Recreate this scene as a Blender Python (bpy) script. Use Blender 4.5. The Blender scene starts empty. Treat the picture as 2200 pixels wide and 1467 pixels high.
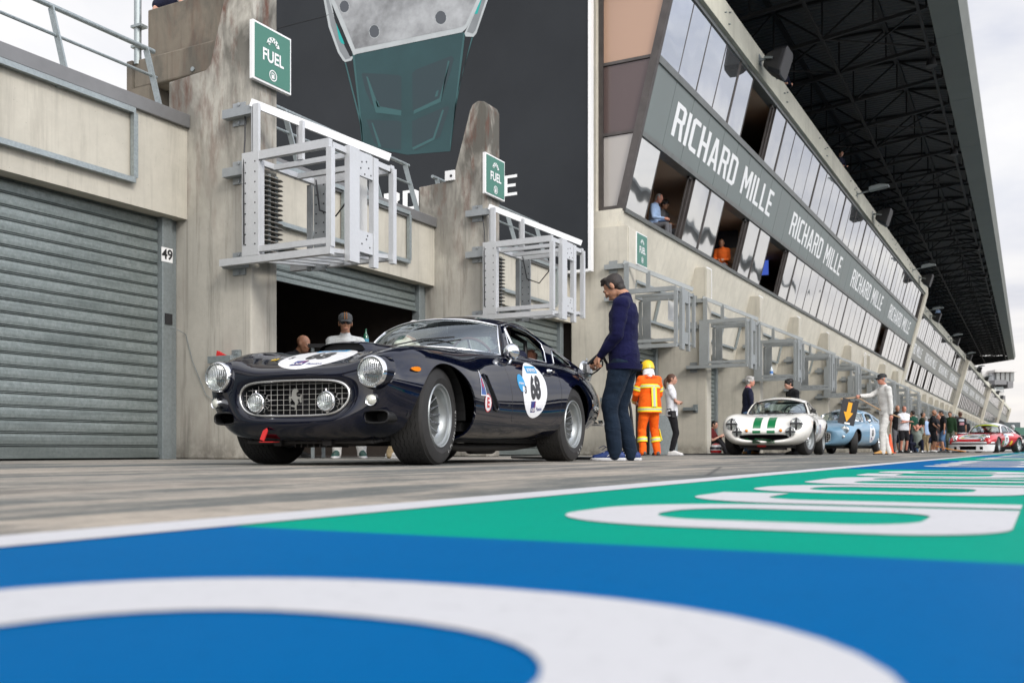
import bpy, bmesh, math, random
import numpy as np
from mathutils import Vector, Matrix, Quaternion
from mathutils.bvhtree import BVHTree
import mathutils
random.seed(7)
PI = math.pi
scene = bpy.context.scene
C = scene.collection

# ------------------------------------------------------------------ camera geometry (photo pixels -> world)
F, CX, HY, CH = 2139.0, 1100.0, 967.0, 0.10
PSI = math.atan(1145 / 2139.0)
RX, RY = math.cos(PSI), math.sin(PSI)
FX, FY = -math.sin(PSI), math.cos(PSI)

def wp(px, py, Z):
    a = (px - CX) * Z / F
    return Vector((a * RX + Z * FX, a * RY + Z * FY, CH + (HY - py) * Z / F))

def wg(px, Z, z=0.0):
    v = wp(px, HY, Z); v.z = z
    return v

def on_y(px, py, Y):
    d = wp(px, py, 1.0) - Vector((0, 0, CH)); s = Y / d.y
    return Vector((0, 0, CH)) + d * s

def on_x(px, py, X):
    d = wp(px, py, 1.0) - Vector((0, 0, CH)); s = X / d.x
    return Vector((0, 0, CH)) + d * s

# ------------------------------------------------------------------ objects
def link(o, parent=None):
    C.objects.link(o)
    if parent is not None:
        o.parent = parent
    return o

def tag(o, label=None, cat=None, group=None, kind=None):
    if label: o['label'] = label
    if cat: o['category'] = cat
    if group: o['group'] = group
    if kind: o['kind'] = kind
    return o

def thing(name, label, cat, loc=(0, 0, 0), rotz=0.0, group=None):
    o = bpy.data.objects.new(name, None)
    o.empty_display_size = 0.1
    C.objects.link(o)
    o.location = loc
    o.rotation_euler = (0, 0, rotz)
    return tag(o, label, cat, group)

def copy_tree(o, parent=None, deep=True):
    c = o.copy()
    C.objects.link(c)
    c.parent = parent
    if deep:
        for ch in list(o.children):
            copy_tree(ch, c)
    return c

def setup_mesh(me, mats, smooth=None):
    if not isinstance(mats, (list, tuple)): mats = [mats]
    for m in mats: me.materials.append(m)
    if smooth is None:
        return
    if smooth is True:
        me.polygons.foreach_set('use_smooth', [True] * len(me.polygons))
    else:
        me.polygons.foreach_set('use_smooth', [True] * len(me.polygons))
        try:
            me.set_sharp_from_angle(angle=math.radians(smooth))
        except Exception:
            pass
    me.update()

def build(name, bm, mats, parent=None, smooth=None):
    me = bpy.data.meshes.new(name)
    bmesh.ops.recalc_face_normals(bm, faces=bm.faces)
    bm.to_mesh(me)
    bm.free()
    setup_mesh(me, mats, smooth)
    return link(bpy.data.objects.new(name, me), parent)

def mesh_obj(name, verts, faces, mats, parent=None, smooth=None, recalc=False):
    used = sorted({i for f in faces for i in f})
    if len(used) < len(verts):
        mp_ = {a: b for b, a in enumerate(used)}
        verts = [verts[i] for i in used]; faces = [tuple(mp_[i] for i in f) for f in faces]
    me = bpy.data.meshes.new(name)
    me.from_pydata([tuple(v) for v in verts], [], faces)
    if recalc:
        bm = bmesh.new(); bm.from_mesh(me)
        bmesh.ops.recalc_face_normals(bm, faces=bm.faces)
        bm.to_mesh(me); bm.free()
    setup_mesh(me, mats, smooth)
    return link(bpy.data.objects.new(name, me), parent)

def BM(): return bmesh.new()

def box(bm, a, b, mi=0, bev=0.0):
    x0, y0, z0 = [min(p, q) for p, q in zip(a, b)]
    x1, y1, z1 = [max(p, q) for p, q in zip(a, b)]
    n0 = len(bm.faces)
    vs = [bm.verts.new(p) for p in ((x0, y0, z0), (x1, y0, z0), (x1, y1, z0), (x0, y1, z0), (x0, y0, z1), (x1, y0, z1), (x1, y1, z1), (x0, y1, z1))]
    fs = [bm.faces.new([vs[i] for i in f]) for f in ((0, 3, 2, 1), (4, 5, 6, 7), (0, 1, 5, 4), (1, 2, 6, 5), (2, 3, 7, 6), (3, 0, 4, 7))]
    for f in fs: f.material_index = mi
    if bev > 0:
        es = list({e for f in fs for e in f.edges})
        r = bmesh.ops.bevel(bm, geom=es, offset=bev, segments=2, profile=0.5, affect='EDGES')
        for f in r['faces']: f.material_index = mi
    return vs

def prism(bm, poly, ax, lo, hi, mi=0):
    """extrude a 2-D polygon along axis ax ('x','y','z'); the poly holds the other two coordinates in order"""
    def mk(p, t):
        if ax == 'x': return (t, p[0], p[1])
        if ax == 'y': return (p[0], t, p[1])
        return (p[0], p[1], t)
    a = [bm.verts.new(mk(p, lo)) for p in poly]
    b = [bm.verts.new(mk(p, hi)) for p in poly]
    n = len(poly)
    fs = [bm.faces.new(a), bm.faces.new(b[::-1])]
    for i in range(n):
        fs.append(bm.faces.new((a[i], b[i], b[(i + 1) % n], a[(i + 1) % n])))
    for f in fs: f.material_index = mi
    return fs

def frame_of(d):
    d = d.normalized()
    up = Vector((0, 0, 1)) if abs(d.z) < 0.95 else Vector((1, 0, 0))
    s = d.cross(up).normalized()
    return s, s.cross(d).normalized()

def bar(bm, a, b, w, h=None, mi=0):
    a, b = Vector(a), Vector(b)
    h = w if h is None else h
    s, u = frame_of(b - a)
    q = []
    for p in (a, b):
        for sx, sy in ((-1, -1), (1, -1), (1, 1), (-1, 1)):
            q.append(bm.verts.new(p + s * (sx * w / 2) + u * (sy * h / 2)))
    fs = [bm.faces.new([q[i] for i in f]) for f in ((3, 2, 1, 0), (4, 5, 6, 7), (0, 1, 5, 4), (1, 2, 6, 5), (2, 3, 7, 6), (3, 0, 4, 7))]
    for f in fs: f.material_index = mi

def tube(bm, pts, r, n=10, mi=0, cap=True, closed=False, xa=None):
    """round tube along pts; r is a number or a list of radii, or (rx, ry) pairs"""
    pts = [Vector(p) for p in pts]
    N = len(pts)
    rs = r if isinstance(r, (list, tuple)) and len(r) == N and not (N == 2 and False) else [r] * N
    rings = []
    ps = None
    for i, p in enumerate(pts):
        if closed: d = pts[(i + 1) % N] - pts[i - 1]
        elif i == 0: d = pts[1] - p
        elif i == N - 1: d = p - pts[i - 1]
        else: d = (pts[i + 1] - p).normalized() + (p - pts[i - 1]).normalized()
        d = d.normalized()
        if ps is None:
            s, u = frame_of(d)
            if xa is not None: s = (Vector(xa) - d * d.dot(Vector(xa))).normalized(); u = s.cross(d).normalized()
        else:
            s = (ps - d * ps.dot(d)).normalized(); u = s.cross(d).normalized()
        ps = s
        rr = rs[i]
        rx, ry = rr if isinstance(rr, (list, tuple)) else (rr, rr)
        rings.append([bm.verts.new(p + s * (rx * math.cos(2 * PI * k / n)) + u * (ry * math.sin(2 * PI * k / n))) for k in range(n)])
    for i in range(N if closed else N - 1):
        A, B = rings[i], rings[(i + 1) % N]
        for k in range(n):
            f = bm.faces.new((A[k], A[(k + 1) % n], B[(k + 1) % n], B[k])); f.material_index = mi
    if cap and not closed:
        f = bm.faces.new(rings[0][::-1]); f.material_index = mi
        f = bm.faces.new(rings[-1]); f.material_index = mi

def lathe(bm, prof, n=32, M=None, mi=0, closed_prof=False, arc=None):
    """prof: list of (r, h); revolved round the local z axis then moved by M"""
    M = M or Matrix()
    rings = []
    for (r, h) in prof:
        if r < 1e-6:
            rings.append([bm.verts.new(M @ Vector((0, 0, h)))])
        else:
            rings.append([bm.verts.new(M @ Vector((r * math.cos(2 * PI * k / n), r * math.sin(2 * PI * k / n), h))) for k in range(n)])
    m = len(rings)
    for i in range(m if closed_prof else m - 1):
        A, B = rings[i], rings[(i + 1) % m]
        for k in range(n):
            k2 = (k + 1) % n
            if len(A) == 1 and len(B) == 1: continue
            if len(A) == 1: f = bm.faces.new((A[0], B[k2], B[k]))
            elif len(B) == 1: f = bm.faces.new((A[k], A[k2], B[0]))
            else: f = bm.faces.new((A[k], A[k2], B[k2], B[k]))
            f.material_index = mi

def ball(bm, c, r, seg=16, rings=10, mi=0, M=None):
    """ellipsoid, r a number or 3-tuple"""
    rx, ry, rz = r if isinstance(r, (list, tuple)) else (r, r, r)
    T = Matrix.Translation(Vector(c)) @ (M or Matrix()) @ Matrix.Diagonal((rx, ry, rz, 1))
    lathe(bm, [(math.sin(PI * i / rings), -math.cos(PI * i / rings)) if 0 < i < rings else (0, -1 if i == 0 else 1) for i in range(rings + 1)], seg, T, mi)

def axis_matrix(origin, zdir, up=(0, 0, 1)):
    z = Vector(zdir).normalized()
    u = Vector(up)
    if abs(z.dot(u)) > 0.98: u = Vector((1, 0, 0))
    x = u.cross(z).normalized(); y = z.cross(x)
    M = Matrix((x, y, z)).transposed().to_4x4()
    M.translation = Vector(origin)
    return M

def plane_matrix(origin, xdir, ydir):
    """local x,y laid on the plane, z out of it"""
    x = Vector(xdir).normalized(); y = Vector(ydir); y = (y - x * y.dot(x)).normalized()
    M = Matrix((x, y, x.cross(y))).transposed().to_4x4()
    M.translation = Vector(origin)
    return M

_dg = None
TS = bpy.data.scenes.new('workshop')       # a side scene: modifiers are applied there, away from the finished objects
TC = TS.collection
def eval_mesh(o):
    vl = TS.view_layers[0]
    vl.update()
    dg = vl.depsgraph
    return bpy.data.meshes.new_from_object(o.evaluated_get(dg))

def curve_mesh(polys, thick=0.0):
    """filled 2-D shape (holes allowed) -> Mesh"""
    cu = bpy.data.curves.new('shape', 'CURVE')
    cu.dimensions = '2D'; cu.fill_mode = 'BOTH'; cu.extrude = thick / 2
    for p in polys:
        s = cu.splines.new('POLY'); s.points.add(len(p) - 1)
        for q, pt in zip(s.points, p): q.co = (pt[0], pt[1], 0, 1)
        s.use_cyclic_u = True
    o = bpy.data.objects.new('tmp', cu); TC.objects.link(o)
    me = eval_mesh(o)
    bpy.data.objects.remove(o); bpy.data.curves.remove(cu)
    return me

def text_mesh(txt, size=1.0, bold=0.0, thick=0.0, align='CENTER', sx=1.0, spacing=1.0, shear=0.0):
    cu = bpy.data.curves.new('t', 'FONT')
    cu.body = txt; cu.size = size; cu.offset = bold; cu.extrude = thick / 2
    cu.align_x = align; cu.align_y = 'CENTER'; cu.space_character = spacing; cu.shear = shear
    cu.resolution_u = 4
    o = bpy.data.objects.new('tmp', cu); TC.objects.link(o)
    me = eval_mesh(o)
    bpy.data.objects.remove(o); bpy.data.curves.remove(cu)
    if sx != 1.0:
        for v in me.vertices: v.co.x *= sx
    return me

def place_mesh(name, me, M, mat, parent=None, smooth=None):
    me.transform(M)
    me.materials.clear()
    setup_mesh(me, mat, smooth)
    me.name = name
    return link(bpy.data.objects.new(name, me), parent)

def add_mesh(bm, me, M=None, mi=0):
    n0 = len(bm.verts); f0 = len(bm.faces)
    if M is not None: me.transform(M)
    bm.from_mesh(me)
    bm.faces.ensure_lookup_table()
    for f in bm.faces[f0:]: f.material_index = mi
    bpy.data.meshes.remove(me)

def circle_pts(cx, cy, rx, ry=None, n=40, p=2.0, a0=0.0):
    ry = rx if ry is None else ry
    out = []
    for k in range(n):
        t = a0 + 2 * PI * k / n
        c, s = math.cos(t), math.sin(t)
        out.append((cx + rx * math.copysign(abs(c) ** (2 / p), c), cy + ry * math.copysign(abs(s) ** (2 / p), s)))
    return out

def remeshed(name, bm, voxel, mat, parent=None, smooth_it=4, factor=0.5):
    me = bpy.data.meshes.new(name)
    bmesh.ops.recalc_face_normals(bm, faces=bm.faces)
    bm.to_mesh(me); bm.free()
    o = bpy.data.objects.new(name, me); TC.objects.link(o)
    m = o.modifiers.new('r', 'REMESH'); m.mode = 'VOXEL'; m.voxel_size = voxel; m.use_smooth_shade = True
    if smooth_it:
        s = o.modifiers.new('s', 'SMOOTH'); s.factor = factor; s.iterations = smooth_it
    me2 = eval_mesh(o)
    bpy.data.objects.remove(o); bpy.data.meshes.remove(me)
    me2.materials.clear()
    setup_mesh(me2, mat, True)
    me2.name = name
    return link(bpy.data.objects.new(name, me2), parent)

# ------------------------------------------------------------------ materials
_mats = {}
def new_mat(name):
    m = bpy.data.materials.new(name); m.use_nodes = True
    nt = m.node_tree
    return m, nt, nt.nodes['Principled BSDF']

def P(name, col, rough=0.5, metal=0.0, var=0.0, vscale=8.0, bump=0.0, bscale=40.0, coat=0.0, spec=None, trans=0.0, emit=None, estr=0.0, ior=None, rvar=0.0):
    if name in _mats: return _mats[name]
    m, nt, b = new_mat(name)
    N, L = nt.nodes, nt.links
    b.inputs['Base Color'].default_value = (*col, 1)
    b.inputs['Roughness'].default_value = rough
    b.inputs['Metallic'].default_value = metal
    if coat: b.inputs['Coat Weight'].default_value = coat; b.inputs['Coat Roughness'].default_value = 0.03
    if spec is not None: b.inputs['Specular IOR Level'].default_value = spec
    if trans: b.inputs['Transmission Weight'].default_value = trans
    if ior: b.inputs['IOR'].default_value = ior
    if emit: b.inputs['Emission Color'].default_value = (*emit, 1); b.inputs['Emission Strength'].default_value = estr
    if var or bump or rvar:
        tc = N.new('ShaderNodeTexCoord')
    if var:
        n = N.new('ShaderNodeTexNoise'); n.inputs['Scale'].default_value = vscale; n.inputs['Detail'].default_value = 6; n.inputs['Roughness'].default_value = 0.65
        L.new(tc.outputs['Object'], n.inputs['Vector'])
        r = N.new('ShaderNodeMapRange'); r.inputs[1].default_value = 0.3; r.inputs[2].default_value = 0.7; r.inputs[3].default_value = 1 - var; r.inputs[4].default_value = 1 + var
        L.new(n.outputs['Fac'], r.inputs[0])
        mx = N.new('ShaderNodeVectorMath'); mx.operation = 'SCALE'; mx.inputs[0].default_value = col
        L.new(r.outputs[0], mx.inputs['Scale']); L.new(mx.outputs[0], b.inputs['Base Color'])
        if rvar:
            r2 = N.new('ShaderNodeMapRange'); r2.inputs[1].default_value = 0.3; r2.inputs[2].default_value = 0.7; r2.inputs[3].default_value = max(0, rough - rvar); r2.inputs[4].default_value = min(1, rough + rvar)
            L.new(n.outputs['Fac'], r2.inputs[0]); L.new(r2.outputs[0], b.inputs['Roughness'])
    if bump:
        n2 = N.new('ShaderNodeTexNoise'); n2.inputs['Scale'].default_value = bscale; n2.inputs['Detail'].default_value = 4
        L.new(tc.outputs['Object'], n2.inputs['Vector'])
        bp = N.new('ShaderNodeBump'); bp.inputs['Strength'].default_value = bump; bp.inputs['Distance'].default_value = 0.01
        L.new(n2.outputs['Fac'], bp.inputs['Height']); L.new(bp.outputs[0], b.inputs['Normal'])
    _mats[name] = m
    return m

def ramp(nt, src, stops):
    r = nt.nodes.new('ShaderNodeValToRGB')
    el = r.color_ramp.elements
    while len(el) > 1: el.remove(el[-1])
    el[0].position = stops[0][0]; el[0].color = (*stops[0][1], 1)
    for p, c in stops[1:]:
        e = el.new(p); e.color = (*c, 1)
    nt.links.new(src, r.inputs['Fac'])
    return r.outputs['Color']

def noise(nt, vec, scale, detail=6, rough=0.6, sc=None, dist=0.0):
    if sc is not None:
        mp = nt.nodes.new('ShaderNodeMapping'); mp.inputs['Scale'].default_value = sc
        nt.links.new(vec, mp.inputs['Vector']); vec = mp.outputs['Vector']
    n = nt.nodes.new('ShaderNodeTexNoise'); n.inputs['Scale'].default_value = scale; n.inputs['Detail'].default_value = detail; n.inputs['Roughness'].default_value = rough; n.inputs['Distortion'].default_value = dist
    nt.links.new(vec, n.inputs['Vector'])
    return n.outputs['Fac']

def mix(nt, fac, a, b, mode='MIX'):
    m = nt.nodes.new('ShaderNodeMix'); m.data_type = 'RGBA'; m.blend_type = mode
    for sock, v in ((m.inputs[0], fac), (m.inputs[6], a), (m.inputs[7], b)):
        if hasattr(v, 'links') or hasattr(v, 'is_linked'): nt.links.new(v, sock)
        elif isinstance(v, (int, float)): sock.default_value = v
        else: sock.default_value = (*v, 1)
    return m.outputs[2]

def mapr(nt, v, a, b, c, d, clamp=True):
    r = nt.nodes.new('ShaderNodeMapRange'); r.clamp = clamp
    for i, x in enumerate((a, b, c, d)): r.inputs[i + 1].default_value = x
    nt.links.new(v, r.inputs[0])
    return r.outputs[0]

def math_node(nt, op, a, b=None):
    m = nt.nodes.new('ShaderNodeMath'); m.operation = op
    for i, v in enumerate((a, b)):
        if v is None: continue
        if isinstance(v, (int, float)): m.inputs[i].default_value = v
        else: nt.links.new(v, m.inputs[i])
    return m.outputs[0]

def bump_node(nt, h, strength, dist=0.01, normal=None):
    b = nt.nodes.new('ShaderNodeBump'); b.inputs['Strength'].default_value = strength; b.inputs['Distance'].default_value = dist
    nt.links.new(h, b.inputs['Height'])
    if normal is not None: nt.links.new(normal, b.inputs['Normal'])
    return b.outputs[0]

def concrete(name, base=(0.52, 0.49, 0.415), stain=0.4, rust=0.0, dark=(0.13, 0.115, 0.095), top=None):
    """cast concrete with blotches, vertical weather streaks, blow holes; optional heavy weathering from a height up"""
    m, nt, b = new_mat(name)
    geo = nt.nodes.new('ShaderNodeNewGeometry').outputs['Position']
    big = noise(nt, geo, 0.9, 5, 0.6)
    mid = noise(nt, geo, 5.0, 8, 0.7)
    streak = noise(nt, geo, 1.0, 7, 0.7, sc=(5.0, 5.0, 0.45), dist=0.3)
    fine = noise(nt, geo, 60, 4, 0.7)
    c = ramp(nt, big, [(0.3, tuple(x * 0.86 for x in base)), (0.5, base), (0.72, tuple(min(1, x * 1.12) for x in base))])
    c = mix(nt, mapr(nt, mid, 0.35, 0.7, 0, 0.35), c, tuple(x * 0.72 for x in base))
    c = mix(nt, mapr(nt, streak, 0.52, 0.78, 0, stain), c, dark)
    drip = noise(nt, geo, 1.0, 4, 0.6, sc=(14.0, 14.0, 0.35))
    c = mix(nt, mapr(nt, drip, 0.56, 0.72, 0, stain * 0.8), c, tuple(x * 0.55 for x in base))
    c = mix(nt, mapr(nt, streak, 0.42, 0.2, 0, stain * 0.4), c, tuple(min(1, x * 1.15) for x in base))
    if top is not None:
        sep = nt.nodes.new('ShaderNodeSeparateXYZ'); nt.links.new(geo, sep.inputs[0])
        h = mapr(nt, sep.outputs['Z'], top[0], top[1], 0.12, 1)
        blot = noise(nt, geo, 1.6, 5, 0.6, sc=(1.6, 1.6, 0.7), dist=0.4)
        f = math_node(nt, 'MULTIPLY', h, mapr(nt, blot, 0.36, 0.58, 0, 0.95))
        c = mix(nt, f, c, (0.085, 0.080, 0.068))
        if rust:
            rb = noise(nt, geo, 2.2, 6, 0.7, sc=(2.5, 2.5, 0.6))
            f2 = math_node(nt, 'MULTIPLY', h, mapr(nt, rb, 0.5, 0.66, 0, rust))
            c = mix(nt, f2, c, (0.11, 0.035, 0.02))
    # dirt splashed up from the ground
    sep2 = nt.nodes.new('ShaderNodeSeparateXYZ'); nt.links.new(geo, sep2.inputs[0])
    low = mapr(nt, sep2.outputs['Z'], 0.35, 0.0, 0, 1)
    lf = math_node(nt, 'MULTIPLY', low, mapr(nt, noise(nt, geo, 4.0, 6, 0.7), 0.35, 0.6, 0, 0.75))
    c = mix(nt, lf, c, (0.10, 0.09, 0.075))
    v = nt.nodes.new('ShaderNodeTexVoronoi'); v.inputs['Scale'].default_value = 22; nt.links.new(geo, v.inputs['Vector'])
    hole = mapr(nt, v.outputs['Distance'], 0.06, 0.09, 1, 0)
    sel = math_node(nt, 'MULTIPLY', hole, mapr(nt, noise(nt, geo, 9, 2, 0.5), 0.52, 0.56, 0, 0.75))
    c = mix(nt, sel, c, (0.12, 0.105, 0.09))
    nt.links.new(c, b.inputs['Base Color'])
    b.inputs['Roughness'].default_value = 0.88
    b.inputs['Specular IOR Level'].default_value = 0.3
    n1 = bump_node(nt, fine, 0.25, 0.004)
    n2 = bump_node(nt, mid, 0.35, 0.01, n1)
    nt.links.new(n2, b.inputs['Normal'])
    return m

def galv(name, base=(0.33, 0.37, 0.375), rough=0.45, metal=0.55, dirt=0.3, sk=0.18):
    m, nt, b = new_mat(name)
    geo = nt.nodes.new('ShaderNodeNewGeometry').outputs['Position']
    sp = noise(nt, geo, 35, 3, 0.7)
    big = noise(nt, geo, 1.6, 6, 0.65, sc=(1, 1, 0.7))
    c = ramp(nt, sp, [(0.3, tuple(x * (1 - sk) for x in base)), (0.5, base), (0.7, tuple(x * (1 + sk) for x in base))])
    c = mix(nt, mapr(nt, big, 0.4, 0.75, 0, dirt), c, tuple(x * 0.55 for x in (base[0], base[1], base[2] * 0.9)))
    nt.links.new(c, b.inputs['Base Color'])
    b.inputs['Metallic'].default_value = metal
    nt.links.new(mapr(nt, sp, 0.3, 0.7, rough - 0.08, rough + 0.12), b.inputs['Roughness'])
    nt.links.new(bump_node(nt, sp, 0.1, 0.002), b.inputs['Normal'])
    return m
# ================================================================== materials of the place
M_conc = concrete('cast_concrete')
M_concw = concrete('weathered_concrete', base=(0.47, 0.447, 0.39), stain=0.85, rust=0.85, top=(2.5, 4.8), dark=(0.10, 0.095, 0.08))
M_concp = concrete('platform_concrete', base=(0.19, 0.165, 0.13), stain=0.75, rust=0.25, top=(3.9, 5.0))
M_concm = concrete('pale_panel_concrete', base=(0.60, 0.565, 0.475), stain=0.25)
M_concb = concrete('parapet_concrete', base=(0.55, 0.54, 0.455), stain=0.3)
M_galv = galv('galvanised_steel')
M_galvd = galv('galvanised_dull', base=(0.24, 0.27, 0.275), metal=0.4)
M_alu = galv('raw_aluminium', base=(0.58, 0.59, 0.60), rough=0.42, metal=0.3, dirt=0.22, sk=0.05)
M_alud = galv('weathered_aluminium', base=(0.33, 0.35, 0.36), rough=0.45, metal=0.3, dirt=0.3, sk=0.07)
M_coping = P('coping_metal', (0.20, 0.20, 0.20), 0.5, 0.4, var=0.12, vscale=2)
M_dark = P('dark_interior', (0.035, 0.027, 0.022), 0.9)
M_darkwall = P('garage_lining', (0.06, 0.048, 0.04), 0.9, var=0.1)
M_frame = P('bronze_frame', (0.085, 0.075, 0.07), 0.45, 0.4, var=0.25, vscale=3)
M_framel = P('grey_frame', (0.17, 0.18, 0.175), 0.4, 0.5, var=0.15, vscale=4)
M_white = P('white_paint', (0.78, 0.78, 0.77), 0.5)
M_black = P('black_plastic', (0.018, 0.018, 0.02), 0.5)
M_panel = P('grey_green_panel', (0.150, 0.178, 0.172), 0.42, 0.0, var=0.10, vscale=0.6, rvar=0.05)
M_letter = P('letter_vinyl', (0.80, 0.81, 0.81), 0.45)
M_plum = P('plum_glass', (0.10, 0.07, 0.065), 0.15, spec=0.6)
M_peach = P('bronze_glass', (0.42, 0.27, 0.19), 0.18, spec=0.6)
M_beigeg = P('beige_glass', (0.40, 0.37, 0.34), 0.12, spec=0.8)
M_banner = P('banner_fabric', (0.030, 0.033, 0.037), 0.85, spec=0.15, var=0.14, vscale=0.35, bump=0.15, bscale=2.0)
M_ceil = P('room_ceiling', (0.34, 0.24, 0.17), 0.8)
M_room = P('room_wall', (0.36, 0.25, 0.18), 0.8, var=0.15, vscale=0.7)
M_screen = P('lit_screen', (0.02, 0.03, 0.1), 0.3, emit=(0.05, 0.10, 0.45), estr=0.6)
M_truss = P('truss_steel', (0.012, 0.012, 0.013), 0.6, 0.2)
M_green = P('sign_green', (0.045, 0.17, 0.125), 0.4)
M_soffit = P('fascia_metal', (0.165, 0.178, 0.160), 0.55, 0.1, var=0.08, vscale=0.5)

def shutter_mat():
    m, nt, b = new_mat('roller_shutter')
    geo = nt.nodes.new('ShaderNodeNewGeometry').outputs['Position']
    sp = noise(nt, geo, 28, 4, 0.7)
    st = noise(nt, geo, 1.0, 7, 0.7, sc=(1.0, 0.8, 9.0))
    sep = nt.nodes.new('ShaderNodeSeparateXYZ'); nt.links.new(geo, sep.inputs[0])
    c = ramp(nt, sp, [(0.3, (0.165, 0.192, 0.187)), (0.5, (0.215, 0.248, 0.240)), (0.72, (0.28, 0.312, 0.303))])
    c = mix(nt, mapr(nt, st, 0.45, 0.70, 0, 0.6), c, (0.085, 0.105, 0.10))
    hg = noise(nt, geo, 2.6, 7, 0.75); c = mix(nt, mapr(nt, hg, 0.56, 0.74, 0, 0.5), c, (0.25, 0.28, 0.27))
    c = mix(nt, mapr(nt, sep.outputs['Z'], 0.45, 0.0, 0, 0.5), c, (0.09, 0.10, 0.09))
    nt.links.new(bump_node(nt, noise(nt, geo, 1.4, 3, 0.5), 0.5, 0.03), b.inputs['Normal'])
    nt.links.new(c, b.inputs['Base Color'])
    b.inputs['Metallic'].default_value = 0.35
    b.inputs['Roughness'].default_value = 0.42
    return m
M_shut = shutter_mat()

def window_glass():
    m, nt, b = new_mat('mirror_glass')
    geo = nt.nodes.new('ShaderNodeNewGeometry').outputs['Position']
    b.inputs['Base Color'].default_value = (0.58, 0.60, 0.62, 1)
    b.inputs['Metallic'].default_value = 0.92
    b.inputs['Roughness'].default_value = 0.03
    w = noise(nt, geo, 0.55, 2, 0.4)
    nt.links.new(bump_node(nt, w, 0.35, 0.06), b.inputs['Normal'])
    return m
M_mirror = window_glass()

def asphalt_mat():
    m, nt, b = new_mat('worn_asphalt')
    geo = nt.nodes.new('ShaderNodeNewGeometry').outputs['Position']
    big = noise(nt, geo, 1.0, 5, 0.55, sc=(0.55, 0.13, 1), dist=0.8)
    sw = noise(nt, geo, 1.0, 5, 0.6, sc=(1.7, 0.22, 1), dist=1.0)
    fine = noise(nt, geo, 90, 5, 0.75)
    grit = nt.nodes.new('ShaderNodeTexVoronoi'); grit.inputs['Scale'].default_value = 160; nt.links.new(geo, grit.inputs['Vector'])
    c = ramp(nt, big, [(0.34, (0.10, 0.11, 0.10)), (0.45, (0.155, 0.16, 0.145)), (0.53, (0.27, 0.25, 0.215)), (0.64, (0.40, 0.35, 0.285))])
    c = mix(nt, mapr(nt, sw, 0.51, 0.60, 0, 0.85), c, (0.095, 0.108, 0.104))
    c = mix(nt, mapr(nt, sw, 0.44, 0.37, 0, 0.75), c, (0.42, 0.365, 0.30))
    md = noise(nt, geo, 3.2, 9, 0.82, sc=(1.4, 0.7, 1))
    c = mix(nt, mapr(nt, md, 0.49, 0.60, 0, 0.65), c, (0.085, 0.095, 0.088))
    m2 = noise(nt, geo, 11.0, 7, 0.8)
    c = mix(nt, mapr(nt, m2, 0.50, 0.64, 0, 0.45), c, (0.07, 0.075, 0.07)); c = mix(nt, mapr(nt, m2, 0.46, 0.34, 0, 0.4), c, (0.50, 0.44, 0.37))
    # dark tyre marks that curve out of the working lane
    wv = nt.nodes.new('ShaderNodeTexWave'); wv.wave_type = 'BANDS'; wv.bands_direction = 'X'; wv.inputs['Scale'].default_value = 0.21; wv.inputs['Distortion'].default_value = 2.2; wv.inputs['Detail'].default_value = 1.5; wv.inputs['Detail Scale'].default_value = 0.35
    nt.links.new(geo, wv.inputs['Vector'])
    tm = math_node(nt, 'MULTIPLY', mapr(nt, wv.outputs['Fac'], 0.9, 0.99, 0, 1), mapr(nt, noise(nt, geo, 1.3, 5, 0.6), 0.4, 0.6, 0, 0.6))
    c = mix(nt, tm, c, (0.055, 0.055, 0.055))
    c = mix(nt, mapr(nt, fine, 0.35, 0.65, 0.25, 0), c, (0.05, 0.05, 0.05))
    c = mix(nt, mapr(nt, fine, 0.55, 0.8, 0, 0.35), c, (0.55, 0.50, 0.44))
    # expansion joint cracks
    cr = nt.nodes.new('ShaderNodeTexVoronoi'); cr.feature = 'DISTANCE_TO_EDGE'; cr.inputs['Scale'].default_value = 0.42; nt.links.new(geo, cr.inputs['Vector'])
    c = mix(nt, mapr(nt, cr.outputs['Distance'], 0.0, 0.006, 0.8, 0), c, (0.05, 0.05, 0.05))
    nt.links.new(c, b.inputs['Base Color'])
    b.inputs['Roughness'].default_value = 0.85
    b.inputs['Specular IOR Level'].default_value = 0.35
    n1 = bump_node(nt, fine, 0.5, 0.004)
    nt.links.new(bump_node(nt, grit.outputs['Distance'], 0.4, 0.003, n1), b.inputs['Normal'])
    return m

def paint_mat(name, col, worn=0.25):
    m, nt, b = new_mat(name)
    geo = nt.nodes.new('ShaderNodeNewGeometry').outputs['Position']
    big = noise(nt, geo, 1.4, 6, 0.6)
    fine = noise(nt, geo, 60, 5, 0.7)
    c = mix(nt, mapr(nt, big, 0.35, 0.7, 0, worn), col, tuple(x * 0.66 for x in col))
    c = mix(nt, mapr(nt, fine, 0.55, 0.75, 0, 0.5), c, tuple(x * 0.6 for x in col))
    gr_ = noise(nt, geo, 9.0, 8, 0.75)
    c = mix(nt, mapr(nt, gr_, 0.60, 0.70, 0, worn), c, tuple(x * 0.55 for x in col))
    scuff = noise(nt, geo, 1.0, 8, 0.75, sc=(7, 1.2, 1))
    c = mix(nt, mapr(nt, scuff, 0.60, 0.72, 0, 0.3), c, tuple(x * 0.5 + 0.003 for x in col))
    nt.links.new(c, b.inputs['Base Color'])
    b.inputs['Roughness'].default_value = 0.62; b.inputs['Specular IOR Level'].default_value = 0.02
    nt.links.new(bump_node(nt, fine, 0.3, 0.003), b.inputs['Normal'])
    return m
M_asph = asphalt_mat()
M_pblue = paint_mat('blue_ground_paint', (0.000, 0.100, 0.280))
M_pgreen = paint_mat('green_ground_paint', (0.000, 0.27, 0.185))
M_pwhite = paint_mat('white_ground_paint', (0.50, 0.50, 0.51), 0.12)

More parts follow.
